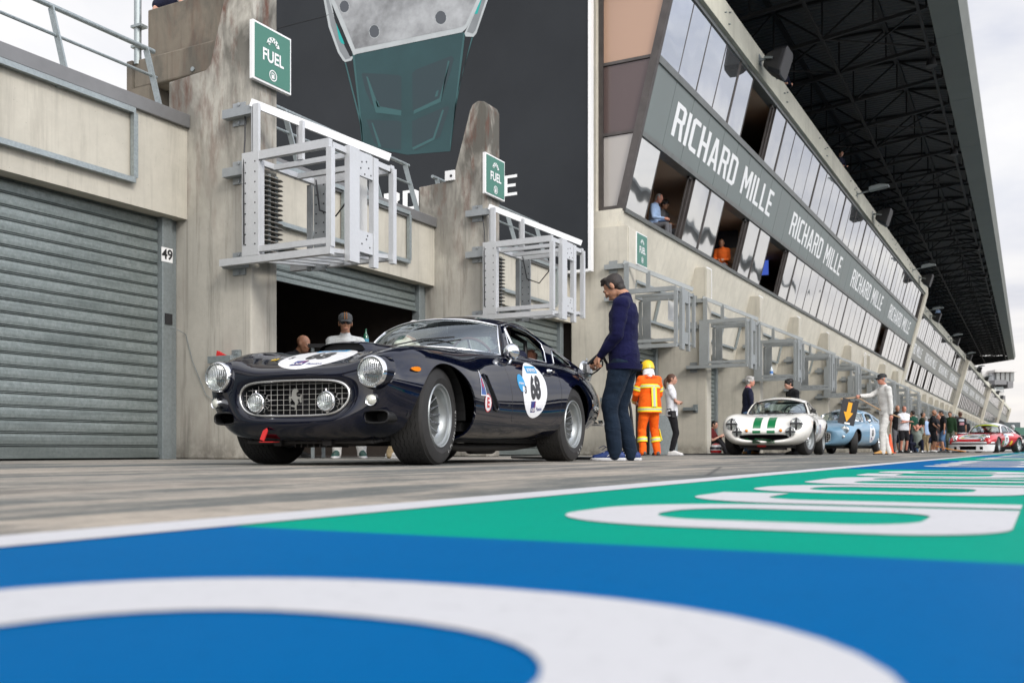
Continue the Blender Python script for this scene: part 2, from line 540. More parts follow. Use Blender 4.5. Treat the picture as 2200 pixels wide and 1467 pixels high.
# ================================================================== ground
def sheet(name, x0, y0, x1, y1, z, mat):
    return tag(mesh_obj(name, [(x0, y0, z), (x1, y0, z), (x1, y1, z), (x0, y1, z)], [(0, 1, 2, 3)], mat), kind='structure')
sheet('ground', -900, -300, 900, 1500, 0.0, M_asph)
def line_x(y):
    return -0.985 - 0.004 * max(0, y)
bounds = [-8.6, -3.9, 0.97, 5.45, 10.6, 15.8, 21.2, 26.8, 32.4, 38, 43.6, 49.2, 54.8, 60.4, 66, 71.6, 77.2, 82.8, 88.4, 94, 99.6, 105.2, 110.8, 116.4, 122, 127.6, 133.2, 138.8, 144.4, 150]
for i in range(len(bounds) - 1):
    y0, y1 = bounds[i], bounds[i + 1]
    tag(mesh_obj('painted_pavement', [(line_x(y0) + 0.05, y0, 0.0015), (0.75, y0, 0.0015), (0.75, y1, 0.0015), (line_x(y1) + 0.05, y1, 0.0015)], [(0, 1, 2, 3)], M_pblue if i % 2 == 1 else M_pgreen), kind='structure')
sheet('painted_verge', 0.75, -8.6, 2.6, 150, 0.0015, M_pblue)
vs = []
for y in (-8.6, 0, 2, 4, 7, 12, 20, 40, 80, 150):
    vs += [(line_x(y) - 0.06, y, 0.003), (line_x(y) + 0.06, y, 0.003)]
tag(mesh_obj('pavement_line', vs, [(2 * i, 2 * i + 1, 2 * i + 3, 2 * i + 2) for i in range(9)], M_pwhite), kind='structure')

# the word on the ground: letters run along +Y, their tops towards the garages
def arc(cx, cy, rx, ry, a0, a1, n=14):
    return [(cx + rx * math.cos(math.radians(a0 + (a1 - a0) * k / n)), cy + ry * math.sin(math.radians(a0 + (a1 - a0) * k / n))) for k in range(n + 1)]
def letters(word):
    """lower-case rounded letters, x-height 1, returned as lists of polygons with advance"""
    t = 0.235; out = []; x = 0.0
    for ch in word:
        P_ = []
        if ch == 'a':
            w = 0.95
            P_.append([(0, 0.30)] + arc(0.26, 0.22, 0.26, 0.22, 180, 270) + [(w, 0.0), (w, 0.62)] + arc(w - 0.40, 0.60, 0.40, 0.40, 0, 90) + arc(0.40, 0.60, 0.40, 0.40, 90, 180))
            P_.append(arc(0.42, 0.34, 0.19, 0.16, 270, 180) + [(0.23, 0.50)] + arc(0.46, 0.62, 0.23, 0.17, 180, 90) + arc(w - 0.42, 0.62, 0.19, 0.17, 90, 0) + [(w - t, 0.34)] + arc(w - 0.38, 0.30, 0.145, 0.12, 0, -90))
        elif ch == 'r':
            w = 0.72
            P_.append([(0, 0), (t, 0), (t, 0.55)] + arc(t + 0.2, 0.58, 0.2, 0.18, 180, 90, 8) + [(w, 0.76), (w, 1.0)] + arc(0.42, 0.60, 0.42, 0.40, 90, 180))
        elif ch == 'm':
            w = 1.45; t2 = 0.21
            P_.append([(0, 0), (t2, 0), (t2, 0.58)] + arc(t2 + 0.16, 0.62, 0.16, 0.15, 180, 90, 8) + arc(0.46, 0.62, 0.16, 0.15, 90, 0, 8) + [(0.62, 0), (0.83, 0), (0.83, 0.58)] + arc(0.99, 0.62, 0.16, 0.15, 180, 90, 8) + arc(1.08, 0.62, 0.16, 0.15, 90, 0, 8) + [(w - t2, 0), (w, 0), (w, 0.62)] + arc(w - 0.36, 0.62, 0.36, 0.38, 0, 90) + [(0.36, 1.0)] + arc(0.36, 0.62, 0.36, 0.38, 90, 180))
        elif ch == 'c':
            w = 0.85
            P_.append([(w, 0.0), (w, 0.23)] + [(0.5, 0.23)] + arc(0.45, 0.40, 0.21, 0.17, 270, 180, 8) + arc(0.45, 0.60, 0.21, 0.17, 180, 90, 8) + [(w, 0.77), (w, 1.0)] + arc(0.42, 0.58, 0.42, 0.42, 90, 180) + arc(0.42, 0.42, 0.42, 0.42, 180, 270))
        elif ch == 'o':
            w = 0.97
            P_.append(circle_pts(w / 2, 0.5, w / 2, 0.5, 44, 2.35))
            P_.append(circle_pts(w / 2, 0.5, w / 2 - t, 0.5 - t, 36, 2.3)[::-1])
        out.append([[(x + a, b) for a, b in p] for p in P_])
        x += w + 0.09
    return out, x - 0.09
WORD, WLEN = letters('aramco')
WH = 0.625
for i in range(1, len(bounds) - 1):
    y0, y1 = bounds[i], bounds[i + 1]
    e = y1 - 0.40; s = y1 - 0.40 - 3.83
    if i == 1: e = 0.615; s = e - 3.83
    if i > 12: break
    for L_ in WORD:
        me = curve_mesh(L_, 0.0)
        for v in me.vertices:
            x, y = v.co.x, v.co.y
            v.co = Vector((-0.035 - WH * y, s + x * (e - s) / WLEN, 0.003))
        me.materials.clear(); me.materials.append(M_pwhite)
        me.name = 'pavement_lettering'
        o = link(bpy.data.objects.new('pavement_lettering', me)); tag(o, kind='structure')
    # thin edge of the outline each letter was masked with is left out: it is only a few millimetres wide

# ================================================================== garage block (low) and its buttresses
BAY = 5.2
Y0 = 8.24
XW, XP = -8.6, -7.64
LZ, CZ = 2.72, 3.81
garage = thing('garage_block', 'low concrete garage block with roller shutters left of the tall stand', 'building', (-8.6, 8.0, 0))
def rel(o, root):
    """parent keeping world position for an unrotated root"""
    o.parent = root
    o.location = o.location - root.location if root.parent is None else o.location
    return o
def gpart(name, bm, mats, smooth=None, root=None):
    return rel(build(name, bm, mats, None, smooth), root or garage)

ys = [Y0 + BAY * (k - 3) for k in range(6)]     # near faces of the buttresses
TH = 0.42
# fascia between buttresses
for k in range(5):
    a, b_ = ys[k] + TH, ys[k + 1]
    cz = CZ + 0.04 if k < 3 else CZ - 0.06
    bm = BM(); box(bm, (XW - 0.45, a, LZ), (XW, b_, cz - 0.10)); gpart('fascia_wall', bm, M_conc)
    bm = BM(); box(bm, (XW - 0.5, a + 0.004, cz - 0.10), (XW + 0.05, b_ - 0.004, cz + 0.05), bev=0.006); gpart('coping', bm, M_coping)
# roof slab
bm = BM(); box(bm, (-20, ys[0], CZ - 0.25), (XW - 0.5, 18.2, CZ - 0.12)); gpart('roof_slab', bm, M_conc)
# buttress profile (x, z)
def buttress(bm, y, ztop=5.53):
    prof = [(XW - 0.3, 0), (XP, 0), (XP, ztop - 0.10), (XP - 0.04, ztop - 0.01), (XP - 0.16, ztop + 0.02), (XP - 0.27, ztop - 0.03), (XP - 0.30, ztop - 0.12), (XP - 0.58, 4.40), (XP - 0.66, 4.34), (XW - 0.3, 4.34)]
    fs = prism(bm, prof, 'y', y, y + TH)
    return fs
for k in range(6):
    if k == 5: continue
    bm = BM(); buttress(bm, ys[k])
    bmesh.ops.bevel(bm, geom=[e for e in bm.edges], offset=0.025, segments=3, profile=0.6, affect='EDGES')
    gpart('buttress', bm, M_concw, 35)

def shutter(y0, y1, x, zb, zt, parent, name='roller_door', pitch=0.128, recess=0):
    """roller shutter of horizontal laths, each with a double lip"""
    vs, fs = [], []
    prof = []
    z = zt
    while z > zb + 0.12:
        h = min(pitch, z - zb - 0.06)
        # bulged lath then a tight double lip
        for t, d in ((0.0, 0.004), (0.05, 0.013), (0.2, 0.017), (0.5, 0.019), (0.78, 0.016), (0.82, -0.012), (0.86, 0.012), (0.90, 0.013), (0.94, -0.014), (0.98, 0.004)):
            prof.append((x + d, z - h * t))
        z -= h
    prof.append((x, z)); prof.append((x + 0.03, z)); prof.append((x + 0.03, zb + 0.03)); prof.append((x + 0.045, zb + 0.03)); prof.append((x + 0.045, zb)); prof.append((x, zb))
    for (px, pz) in prof: vs += [(px, y0, pz), (px, y1, pz)]
    n = len(prof)
    fs = [(2 * i, 2 * i + 1, 2 * i + 3, 2 * i + 2) for i in range(n - 1)]
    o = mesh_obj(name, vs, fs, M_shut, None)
    return rel(o, parent)

def door_set(y, state, parent, xw, lz, first=False):
    """state = height of the shutter's bottom edge; frames either side"""
    a, b_ = y + TH, y + BAY
    xd = xw - 0.22
    for (s, e) in ((a, a + 0.14), (b_ - 0.24, b_ - 0.10)):
        bm = BM(); box(bm, (xd - 0.05, s, 0.0), (xd + 0.09, e, lz + 0.02), bev=0.006)
        if s > a: box(bm, (xd - 0.02, b_ - 0.10, 0), (xd + 0.05, b_ - 0.004, lz + 0.01))
        fr = rel(build('door_frame', bm, M_galvd), parent)
    d = shutter(a + 0.145, b_ - 0.245, xd, state, lz + 0.1, parent)
    return fr, d

states = [0.0, 0.0, 0.02, 2.30, 0.02]   # bays ending at ys[k+1]
for k in range(5):
    door_set(ys[k], max(0.012, states[k]), garage, XW, LZ)
# interior of the open bay (and plain backs for the rest)
def room(y0, y1, xf, xb, z1, parent, mat=M_darkwall, name='garage_interior'):
    vs = [(xf, y0, 0.012), (xb, y0, 0.012), (xb, y1, 0.012), (xf, y1, 0.012), (xf, y0, z1), (xb, y0, z1), (xb, y1, z1), (xf, y1, z1)]
    fs = [(0, 1, 2, 3), (4, 7, 6, 5), (0, 4, 5, 1), (1, 5, 6, 2), (2, 6, 7, 3)]
    return rel(mesh_obj(name, vs, fs, mat), parent)
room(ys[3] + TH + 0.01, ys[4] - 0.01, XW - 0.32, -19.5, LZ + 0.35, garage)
# near end wall and back
bm = BM(); box(bm, (-19.9, ys[0] - 0.3, 0), (-19.6, 18.2, CZ - 0.26)); box(bm, (-19.6, ys[0] - 0.3, 0), (XW - 0.35, ys[0] - 0.02, CZ - 0.26)); gpart('back_wall', bm, M_conc)
# empty sign frames bolted on the fascia
def sign_frame(y0, y1, z0, z1, xf, parent, mid=True, lean=None):
    bm = BM(); w = 0.055
    X = (lambda z: xf) if lean is None else lean
    def pt(y, z, o=0.05): return Vector((X(z) + o, y, z))
    bar(bm, pt(y0, z0), pt(y1, z0), w, w); bar(bm, pt(y0, z1), pt(y1, z1), w, w)
    for y in ((y0, (y0 + y1) / 2, y1) if mid else (y0, y1)):
        bar(bm, pt(y, z0 + w / 2), pt(y, z1 - w / 2), w, w)
    for y in (y0 + 0.5, y1 - 0.9):
        for z in (z0, z1):
            bar(bm, pt(y, z, -0.01), pt(y, z, 0.05), 0.05, 0.07)
    return rel(build('sign_frame', bm, M_galv), parent)
for k in range(5):
    sign_frame(ys[k + 1] - 4.0, ys[k + 1] - 0.79, 2.97, 3.71, XW, garage)
# number plate, cable and key box by the closed shutter
bm = BM(); box(bm, (XW - 0.135, 7.985, 2.22), (XW - 0.128, 8.145, 2.38)); gpart('number_plate', bm, M_white)
rel(place_mesh('number', text_mesh('49', 0.155, 0.004), plane_matrix((XW - 0.125, 8.065, 2.30), (0, 1, 0), (0, 0, 1)), M_black), garage)
bm = BM(); box(bm, (XW - 0.127, 8.03, 1.52), (XW - 0.115, 8.13, 1.64)); gpart('keyhole_plate', bm, M_black)
bm = BM()
tube(bm, [(XW - 0.11, 8.1, 1.5), (XW - 0.02, 8.235, 1.42), (XW + 0.1, 8.225, 1.1), (XW + 0.3, 8.228, 0.72), (-8.12, 8.22, 0.62)], 0.004, 5)
gpart('cable', bm, M_galvd)
# steel shelf bracket on the buttress with a red strap
sh = thing('wall_bracket', 'grey steel shelf bracket with a red strap, on the near buttress', 'bracket', (-7.98, 8.2, 1.1))
bm = BM(); box(bm, (-0.17, -0.10, -0.045), (0.17, 0.0, 0.035), bev=0.004); build('shelf', bm, M_galvd, sh)
bm = BM(); box(bm, (0.10, -0.012, -0.10), (0.21, 0.03, 0.10), bev=0.004)
for z in (-0.06, 0.06): lathe(bm, [(0, 0.012), (0.014, 0.012), (0.014, 0), ], 6, axis_matrix((0.17, -0.012, z), (0, -1, 0)))
build('plate', bm, M_galvd, sh)
M_red = P('red_strap', (0.55, 0.02, 0.02), 0.6)
bm = BM(); prism(bm, [(-0.07, 0.035), (0.06, 0.04), (0.0, 0.065), (-0.06, 0.095)], 'y', -0.07, -0.03); build('strap', bm, M_red, sh)
bm = BM(); tube(bm, [(-0.12, -0.06, -0.04), (-0.13, -0.06, -0.12), (-0.115, -0.06, -0.2)], 0.006, 5); build('hook', bm, M_galvd, sh)

# ---- roof railing of the garage block
def railing(y0, y1, ny, name='roof_railing', lab='grey tube railing'):
    r = thing(name, lab, 'railing', (-8.8, y0, CZ))
    bm = BM()
    zt, zm = 4.66, 4.33
    XT, XB = -9.0, -8.82
    off = r.location
    def q(x, y, z): return Vector((x, y, z)) - off
    tube(bm, [q(XT, y0, zt), q(XT, y1, zt)], 0.028, 10)
    o = build('top_rail', bm, M_galv, r, 40)
    bm = BM(); tube(bm, [q(-8.90, y0 + 0.05, zm), q(-8.90, y1 - 0.05, zm)], 0.018, 8); build('mid_rail', bm, M_galv, r, 40)
    for i in range(ny):
        y = y0 + 0.12 + (y1 - y0 - 0.24) * (i / max(1, ny - 1))
        bm = BM(); bar(bm, q(XB + 0.12, y, CZ - 0.1), q(XT + 0.01, y, zt - 0.02), 0.02, 0.075)
        bmesh.ops.recalc_face_normals(bm, faces=bm.faces)
        build('post', bm, M_galv, r)
    return r
railing(4.2, 8.12, 4, lab='grey tube railing on the garage roof, left of the near buttress')
railing(8.7, 11.95, 3, lab='grey tube railing on the garage roof behind the nearer fuel gantry')
railing(12.05, 13.3, 2, lab='short grey tube railing on the roof between fuel gantry and second buttress')
railing(14.0, 17.9, 4, lab='grey tube railing on the garage roof in front of the dark banner')

# ---- raised concrete walkway end behind the first buttress
pf = thing('concrete_walkway', 'stained concrete walkway end with parapet above the garage roof at upper left', 'walkway', (-9.8, 8.75, 3.9))
def ppart(name, bm, mat, sm=None): return rel(build(name, bm, mat, None, sm), pf)
bm = BM(); box(bm, (-9.86, 8.80, 4.96), (-8.2, 8.95, 5.58), bev=0.012); box(bm, (-9.86, 8.95, 4.96), (-9.72, 9.3, 5.58), bev=0.012); ppart('parapet', bm, M_concp)
bm = BM(); box(bm, (-10.02, 8.72, 4.60), (-8.2, 8.98, 4.955), bev=0.02); box(bm, (-10.02, 8.99, 4.58), (-8.6, 9.4, 4.7)); ppart('floor_beam', bm, M_concp)
bm = BM(); prism(bm, [(-10.12, 4.95), (-10.12, 4.25), (-9.98, 4.12), (-9.80, 4.12), (-9.72, 4.3), (-9.72, 4.594), (-10.025, 4.594), (-10.025, 4.95)], 'y', 8.70, 9.05); ppart('corbel', bm, M_concp)
bm = BM(); tube(bm, [(-9.97, 8.74, 4.9), (-9.97, 8.74, 7.5)], 0.045, 12)
for z in (5.1, 5.35, 6.2): box(bm, (-10.03, 8.68, z), (-9.86, 8.80, z + 0.03))
ppart('drain_pipe', bm, M_galv, 40)
# fence wires under it
bm = BM()
for i in range(12):
    y = 9.3 + i * 0.15; bar(bm, (-9.6 - 0.02 * i, y, 3.9), (-9.6 - 0.02 * i, y, 4.5), 0.006)
for z in (4.0, 4.12, 4.24, 4.36): bar(bm, (-9.6, 9.2, z), (-9.85, 11.1, z), 0.006)
ppart('mesh_guard', bm, M_galvd)

# ---- fuel signs
def fuel_sign(y, z0, z1, x, lab):
    s = thing('fuel_sign', lab, 'sign', (x, y, (z0 + z1) / 2), 0, 'green FUEL signs on the buttresses')
    w = 0.31; h = (z1 - z0) / 2
    bm = BM(); box(bm, (-0.05, -w, -h), (0.0, w, h), bev=0.004); build('frame', bm, M_white, s)
    bm = BM(); box(bm, (0.001, -w + 0.025, -h + 0.025), (0.006, w - 0.025, h - 0.025)); build('face', bm, M_green, s)
    bm = BM()
    T = plane_matrix((0.010, 0, 0), (0, 1, 0), (0, 0, 1))
    add_mesh(bm, text_mesh('FUEL', 0.185, 0.0045, sx=0.86), T @ Matrix.Translation((0, -0.01, 0)))
    build('lettering', bm, M_white, s)
    bm = BM()
    # fan shaped emblem above, pump in a ring below
    outer = arc(0, 0.115, 0.105, 0.105, 8, 172, 20); inner = arc(0, 0.115, 0.05, 0.05, 172, 8, 14)
    add_mesh(bm, curve_mesh([[(a, b) for a, b in outer + inner]]), T)
    build('emblem', bm, M_white, s)
    bm = BM()
    for k in range(5):
        a = 20 + k * 32
        for rr in (0.062, 0.088):
            aa = a + (12 if rr > 0.07 else 0)
            if aa > 165: continue
            add_mesh(bm, curve_mesh([arc(0, 0.115, rr - 0.011, rr - 0.011, aa, aa + 12, 3) + arc(0, 0.115, rr + 0.011, rr + 0.011, aa + 12, aa, 3)]), plane_matrix((0.013, 0, 0), (0, 1, 0), (0, 0, 1)))
    build('chequers', bm, M_green, s)
    bm = BM()
    add_mesh(bm, curve_mesh([circle_pts(0, -0.20, 0.062, n=28), circle_pts(0, -0.20, 0.05, n=28)[::-1]]), T)
    add_mesh(bm, curve_mesh([[(-0.026, -0.235), (0.012, -0.235), (0.012, -0.168), (-0.026, -0.168)], [(-0.018, -0.195), (0.004, -0.195), (0.004, -0.178), (-0.018, -0.178)][::-1]]), T)
    add_mesh(bm, curve_mesh([[(0.016, -0.23), (0.03, -0.225), (0.03, -0.185), (0.02, -0.172), (0.016, -0.178), (0.022, -0.19), (0.022, -0.215), (0.016, -0.218)]]), T)
    build('pump_symbol', bm, M_white, s)
    return s
fuel_sign(8.49, 4.13, 4.77, XP + 0.08, 'green FUEL sign in a white frame, high on the near buttress, largest of its kind')
fuel_sign(13.57, 4.04, 4.67, XP + 0.08, 'green FUEL sign in a white frame on the second buttress before the dark banner')
fuel_sign(19.35, 3.88, 4.55, XP + 0.32, 'small green FUEL sign below the end windows of the tall stand')
# white junction box on the second buttress step
jb = thing('junction_box', 'small white box on the step of the second buttress', 'box', (-8.3, 13.55, 4.40))
bm = BM(); box(bm, (-0.09, -0.14, -0.04), (0.09, 0.1, 0.12), bev=0.008); build('case', bm, M_white, jb)
bm = BM(); lathe(bm, [(0, 0.004), (0.022, 0.004), (0.022, 0)], 12, axis_matrix((0.03, -0.142, 0.03), (0, -1, 0))); build('gland', bm, M_black, jb)
# ================================================================== equipment gantries
def gantry(matA, matB, near=True):
    g = bpy.data.objects.new('equipment_gantry', None)
    C.objects.link(g)
    # local frame: origin on the buttress front corner at ground, x out of the wall, y along the lane
    X0, X1, Ya, Yb, Zb, Zt = 0.06, 1.20, -0.14, 0.96, 2.20, 3.24
    bm = BM()
    w = 0.07
    # bottom and top cross beams
    for y in (Ya, Yb):
        zz = Zb - 0.06 if y < 0 else Zb + 0.06
        bar(bm, (-0.30 if y < 0 else -0.25, y, zz), (X1 + 0.02, y, zz), 0.07, 0.075)
        bar(bm, (X0, y, Zt), (X1, y, Zt), 0.06, 0.09)
    for t in (0.36, 0.72) if near else (0.5,): bar(bm, (X0, Ya + (Yb - Ya) * t, Zt - 0.012), (X1, Ya + (Yb - Ya) * t, Zt - 0.012), 0.05, 0.055)
    for x in (X0 + 0.03, X1 - 0.03):
        bar(bm, (x, Ya + 0.04, Zt - 0.004), (x, Yb - 0.04, Zt - 0.004), 0.055, 0.06)
    for i in range(6):
        x = X0 + 0.06 + i * 0.205
        bar(bm, (x, Ya + 0.036, Zb - 0.045), (x, Yb - 0.036, Zb + 0.065), 0.045, 0.045)
    bar(bm, (X0 + 0.02, Ya - 0.0, Zb + 0.045), (X1, Ya - 0.0, Zb + 0.045), 0.05, 0.06)
    # outer posts
    box(bm, (X1 - 0.035, Ya - 0.03, Zb - 0.02), (X1 + 0.03, Ya + 0.035, Zt - 0.046))
    box(bm, (X1 - 0.03, Ya + 0.27, Zb - 0.12), (X1 + 0.037, Ya + 0.44, Zt + 0.048))
    box(bm, (X1 - 0.035, Ya + 0.70, Zb - 0.12), (X1 + 0.03, Ya + 0.79, Zt + 0.03))
    box(bm, (X1 - 0.035, Yb - 0.03, Zb - 0.017), (X1 + 0.03, Yb + 0.033, Zt + 0.003))
    for (z0, z1) in ((Zt - 0.22, Zt + 0.038), (Zb + 0.01, Zb + 0.24)):
        box(bm, (X1 - 0.012, Ya + 0.443, z0), (X1 + 0.022, Ya + 0.697, z1))
    # hanger posts between the tie and the box
    box(bm, (0.12, Ya + 0.02, Zt + 0.046), (0.21, Ya + 0.055, 3.82)); box(bm, (0.11, Ya + 0.02, Zt + 0.046), (0.13, Ya + 0.12, 3.80))
    box(bm, (0.46, Ya + 0.36, Zt + 0.02), (0.53, Ya + 0.40, 3.68)); box(bm, (0.45, Ya + 0.36, Zt + 0.02), (0.47, Ya + 0.46, 3.66))
    build('cage_frame', bm, matA, g)
    bm = BM(); bar(bm, (0.10, Ya + 0.02, 3.84), (X1 + 0.0, Yb - 0.05, 3.36), 0.03, 0.085); build('tie_beam', bm, matA, g)
    # wide perforated uprights
    bm = BM(); box(bm, (X0 - 0.03, Ya - 0.036, Zb - 0.02), (X0 + 0.20, Ya + 0.0, Zt + 0.046)); box(bm, (X0 + 0.16, Ya + 0.002, Zb), (X0 + 0.2, Ya + 0.06, Zt - 0.05))
    build('plate_upright', bm, matA, g)
    bm = BM(); box(bm, (X0 - 0.02, Yb - 0.08, Zb - 0.01), (X0 + 0.05, Yb - 0.048, Zt - 0.05)); box(bm, (X0 + 0.055, Yb - 0.045, Zb - 0.01), (X0 + 0.23, Yb - 0.02, Zt - 0.05))
    build('plate_upright', bm, matB, g)
    if near:
        bm = BM()
        c0_ = [(X0 + 0.1, Yb - 0.06, Zt), (X0 + 0.22, Yb - 0.14, Zt - 0.38), (X0 + 0.42, Yb - 0.10, Zt - 0.46), (X0 + 0.62, Yb - 0.05, Zt - 0.22), (X0 + 0.7, Yb, Zt)]
        tube(bm, c0_, 0.010, 6); build('cable', bm, M_black, g, 60); bm = BM(); tube(bm, [(-0.05, Ya + 0.10, 3.75), (0.04, Ya + 0.0, 3.45), (X0, Ya - 0.045, 3.1), (X0 + 0.01, Ya - 0.048, 2.3)], 0.008, 6)
        build('cable', bm, M_black, g, 60)
        bm = BM()
        for x in (X0 + 0.02, X0 + 0.155):
            for i in range(9):
                lathe(bm, [(0.009, 0), (0.009, 0.003), (0, 0.004)], 6, axis_matrix((x, Ya - 0.036, Zb + 0.1 + i * 0.11), (0, -1, 0)))
        for i in range(9):
            for x in (X0 + 0.09, X0 + 0.20):
                lathe(bm, [(0.010, 0), (0.010, 0.003), (0, 0.004)], 6, axis_matrix((x, Yb - 0.045, Zb + 0.1 + i * 0.11), (0, -1, 0)))
        for (yy, zz) in [(0.48, 0.9), (0.55, 0.85), (0.62, 0.93), (0.58, 0.99), (0.5, 0.97), (0.66, 0.86), (0.5, 0.1), (0.58, 0.16), (0.64, 0.08), (0.6, 0.2)]:
            lathe(bm, [(0.010, 0), (0.010, 0.003), (0, 0.004)], 6, axis_matrix((X1 + 0.022, Ya + yy, Zb + zz), (1, 0, 0)))
        build('bolt_heads', bm, M_black, g)
    # wall brackets on the near cheek
    for z, l in ((3.78, 0.34), (3.14, 0.12), (Zb - 0.06, 0.10)):
        bm = BM(); box(bm, (-0.25, -0.02, z - 0.12), (-0.07, -0.001, z + 0.13)); box(bm, (-0.32, -0.11, z - 0.05), (-0.01 if l < 0.2 else 0.14, -0.024, z + 0.045))
        if near:
            for dz in (-0.09, 0.11): lathe(bm, [(0.022, 0), (0.022, 0.012), (0, 0.016)], 8, axis_matrix((-0.16, -0.02, z + dz), (0, -1, 0)))
        build('wall_bracket', bm, matB, g)
    # louvre: a stack of thin curved fins in front of the buttress nose
    bm = BM()
    for i in range(17 if near else 9):
        z = Zb + 0.03 + i * (0.92 / (17 if near else 9))
        prism(bm, [(0.02, 0.06), (0.13, 0.05), (0.15, 0.10), (0.15, 0.32), (0.12, 0.38), (0.02, 0.38)], 'z', z, z + 0.007)
    build('louvre', bm, P('louvre_fin', (0.30, 0.28, 0.25), 0.5, 0.2), g)
    bm = BM(); box(bm, (0.015, 0.15, Zb), (0.11, 0.19, Zb + 0.94)); box(bm, (0.015, 0.27, Zb), (0.10, 0.32, Zb + 0.94)); build('louvre_rail', bm, M_galvd, g)
    return g
g1 = gantry(M_alu, M_alud)
g1.location = (XP, Y0, 0)
tag(g1, 'large raw aluminium cage gantry bolted to the near buttress above the car', 'gantry', 'equipment gantries along the garages')
g2 = copy_tree(g1); g2.location = (XP, Y0 + BAY, 0)
g2['label'] = 'raw aluminium cage gantry on the second buttress, behind the roof of the dark blue car'
M_alun = galv('dull_far_aluminium', base=(0.30, 0.318, 0.318), rough=0.5, metal=0.3, dirt=0.45, sk=0.08)
gf = gantry(M_alun, M_alun, False)
gl = ['grey cage gantry just right of the head of the man refuelling', 'grey cage gantry above the seated person and helmet', 'grey cage gantry over the grey-haired man by the white car', 'grey cage gantry above the curly-haired man in black',
      'grey cage gantry above the roof of the light blue car', 'grey cage gantry left of the arrow board']
tl = YL = None
for k in range(2, 26):
    y = Y0 + BAY * k
    o = gf if k == 2 else copy_tree(gf, deep=True)
    o.location = (-7.50 if y < 65 else -8.5, y, 0)
    if k - 2 < len(gl):
        tag(o, gl[k - 2], 'gantry', 'equipment gantries along the garages')
    else:
        tag(o, 'small distant grey cage gantry in the receding row behind the crowd', 'gantry', 'distant equipment gantries behind the crowd')

# clear plastic sheets / small boards hung in the first gantries
for (nm, lab, y, z0, z1, x, a, b_) in (('hanging_board', 'thin pale grey board hung inside the cage of the nearest gantry', Y0 + 0.80, 2.45, 3.18, XP + 0.86, 0, 0.28),
                                  ('hanging_board', 'white paper board hung inside the gantry right of the man refuelling', Y0 + 2 * BAY + 0.70, 2.72, 3.12, XP + 0.95, 0, 0.36)):
    bm = BM(); box(bm, (-0.004, -b_ / 2, z0 - z1), (0.004, b_ / 2, 0))
    for yy in (-b_ / 2 + 0.03, b_ / 2 - 0.03): bar(bm, (0, yy, 0), (0, yy, 0.04), 0.006)
    o = build(nm, bm, P('pale_board', (0.62, 0.62, 0.60), 0.6)); o.location = (x, y, z1); tag(o, lab, 'board')
# gate shelf boxes on the cheeks of the farther buttresses
for i, k in enumerate((2, 3, 4, 5, 6, 7)):
    bm = BM(); box(bm, (-0.15, -0.13, -0.04), (0.17, -0.001, 0.04)); box(bm, (0.08, -0.02, -0.09), (0.20, -0.001, 0.11))
    o = build('shelf_bracket', bm, M_galvd); o.location = (-7.75, Y0 + BAY * k, 1.12)
    tag(o, ['grey shelf bracket on the buttress behind the man refuelling', 'grey shelf bracket on the buttress beside the woman in white', 'grey shelf bracket behind the grey-haired man', 'grey shelf bracket behind the curly-haired man',
            'grey shelf bracket behind the light blue car', 'grey shelf bracket behind the arrow board'][i], 'bracket', 'shelf brackets on the buttresses')

# ================================================================== the tall pit building
pit = thing('pit_building', 'long concrete stand building with two leaning rows of windows and a dark roof', 'building', (-8, 18.9, 0))
def pp(name, bm, mats, smooth=None): return rel(build(name, bm, mats, None, smooth), pit)
def XL(z, off=0.0): return -7.53 + 0.249 * (z - 5.01) + off
Y1 = 18.9
SEG = [(18.9, 64.5, 0.0), (69.0, 115.0, -1.05), (120.0, 166.0, -1.05), (171.0, 217.0, -1.05), (222, 262, -1.05)]
DW = 1.2
FONT = {
 'R': (0.5, [[(0,0),(0,1),(.40,1),(.5,.9),(.5,.56),(.43,.49),(.51,0),(.36,0),(.29,.45),(.15,.45),(.15,0)], [(.15,.58),(.33,.58),(.35,.6),(.35,.84),(.33,.87),(.15,.87)]]),
 'I': (0.15, [[(0,0),(0,1),(.15,1),(.15,0)]]),
 'C': (0.42, [[(.1,0),(0,.1),(0,.9),(.1,1),(.42,1),(.42,.86),(.18,.86),(.15,.83),(.15,.17),(.18,.14),(.42,.14),(.42,0)]]),
 'H': (0.5, [[(0,0),(0,1),(.15,1),(.15,.57),(.35,.57),(.35,1),(.5,1),(.5,0),(.35,0),(.35,.43),(.15,.43),(.15,0)]]),
 'A': (0.54, [[(0,0),(.18,1),(.36,1),(.54,0),(.39,0),(.355,.2),(.185,.2),(.15,0)], [(.21,.33),(.33,.33),(.27,.75)]]),
 'D': (0.5, [[(0,0),(0,1),(.38,1),(.5,.88),(.5,.12),(.38,0)], [(.15,.14),(.32,.14),(.35,.17),(.35,.83),(.32,.86),(.15,.86)]]),
 'M': (0.62, [[(0,0),(0,1),(.16,1),(.31,.55),(.46,1),(.62,1),(.62,0),(.48,0),(.48,.64),(.36,.28),(.26,.28),(.14,.64),(.14,0)]]),
 'L': (0.42, [[(0,0),(0,1),(.15,1),(.15,.14),(.42,.14),(.42,0)]]),
 'E': (0.42, [[(0,0),(0,1),(.42,1),(.42,.86),(.15,.86),(.15,.57),(.38,.57),(.38,.43),(.15,.43),(.15,.14),(.42,.14),(.42,0)]]),
}
def block_text(txt, gap=0.10, space=0.36):
    x = 0; bmt = []
    for ch in txt:
        if ch == ' ': x += space; continue
        w, ps = FONT[ch]
        bmt.append(([[(x + a, b) for a, b in p] for p in ps]))
        x += w + gap
    return bmt, x - gap
TXT, TW = block_text('RICHARD MILLE')
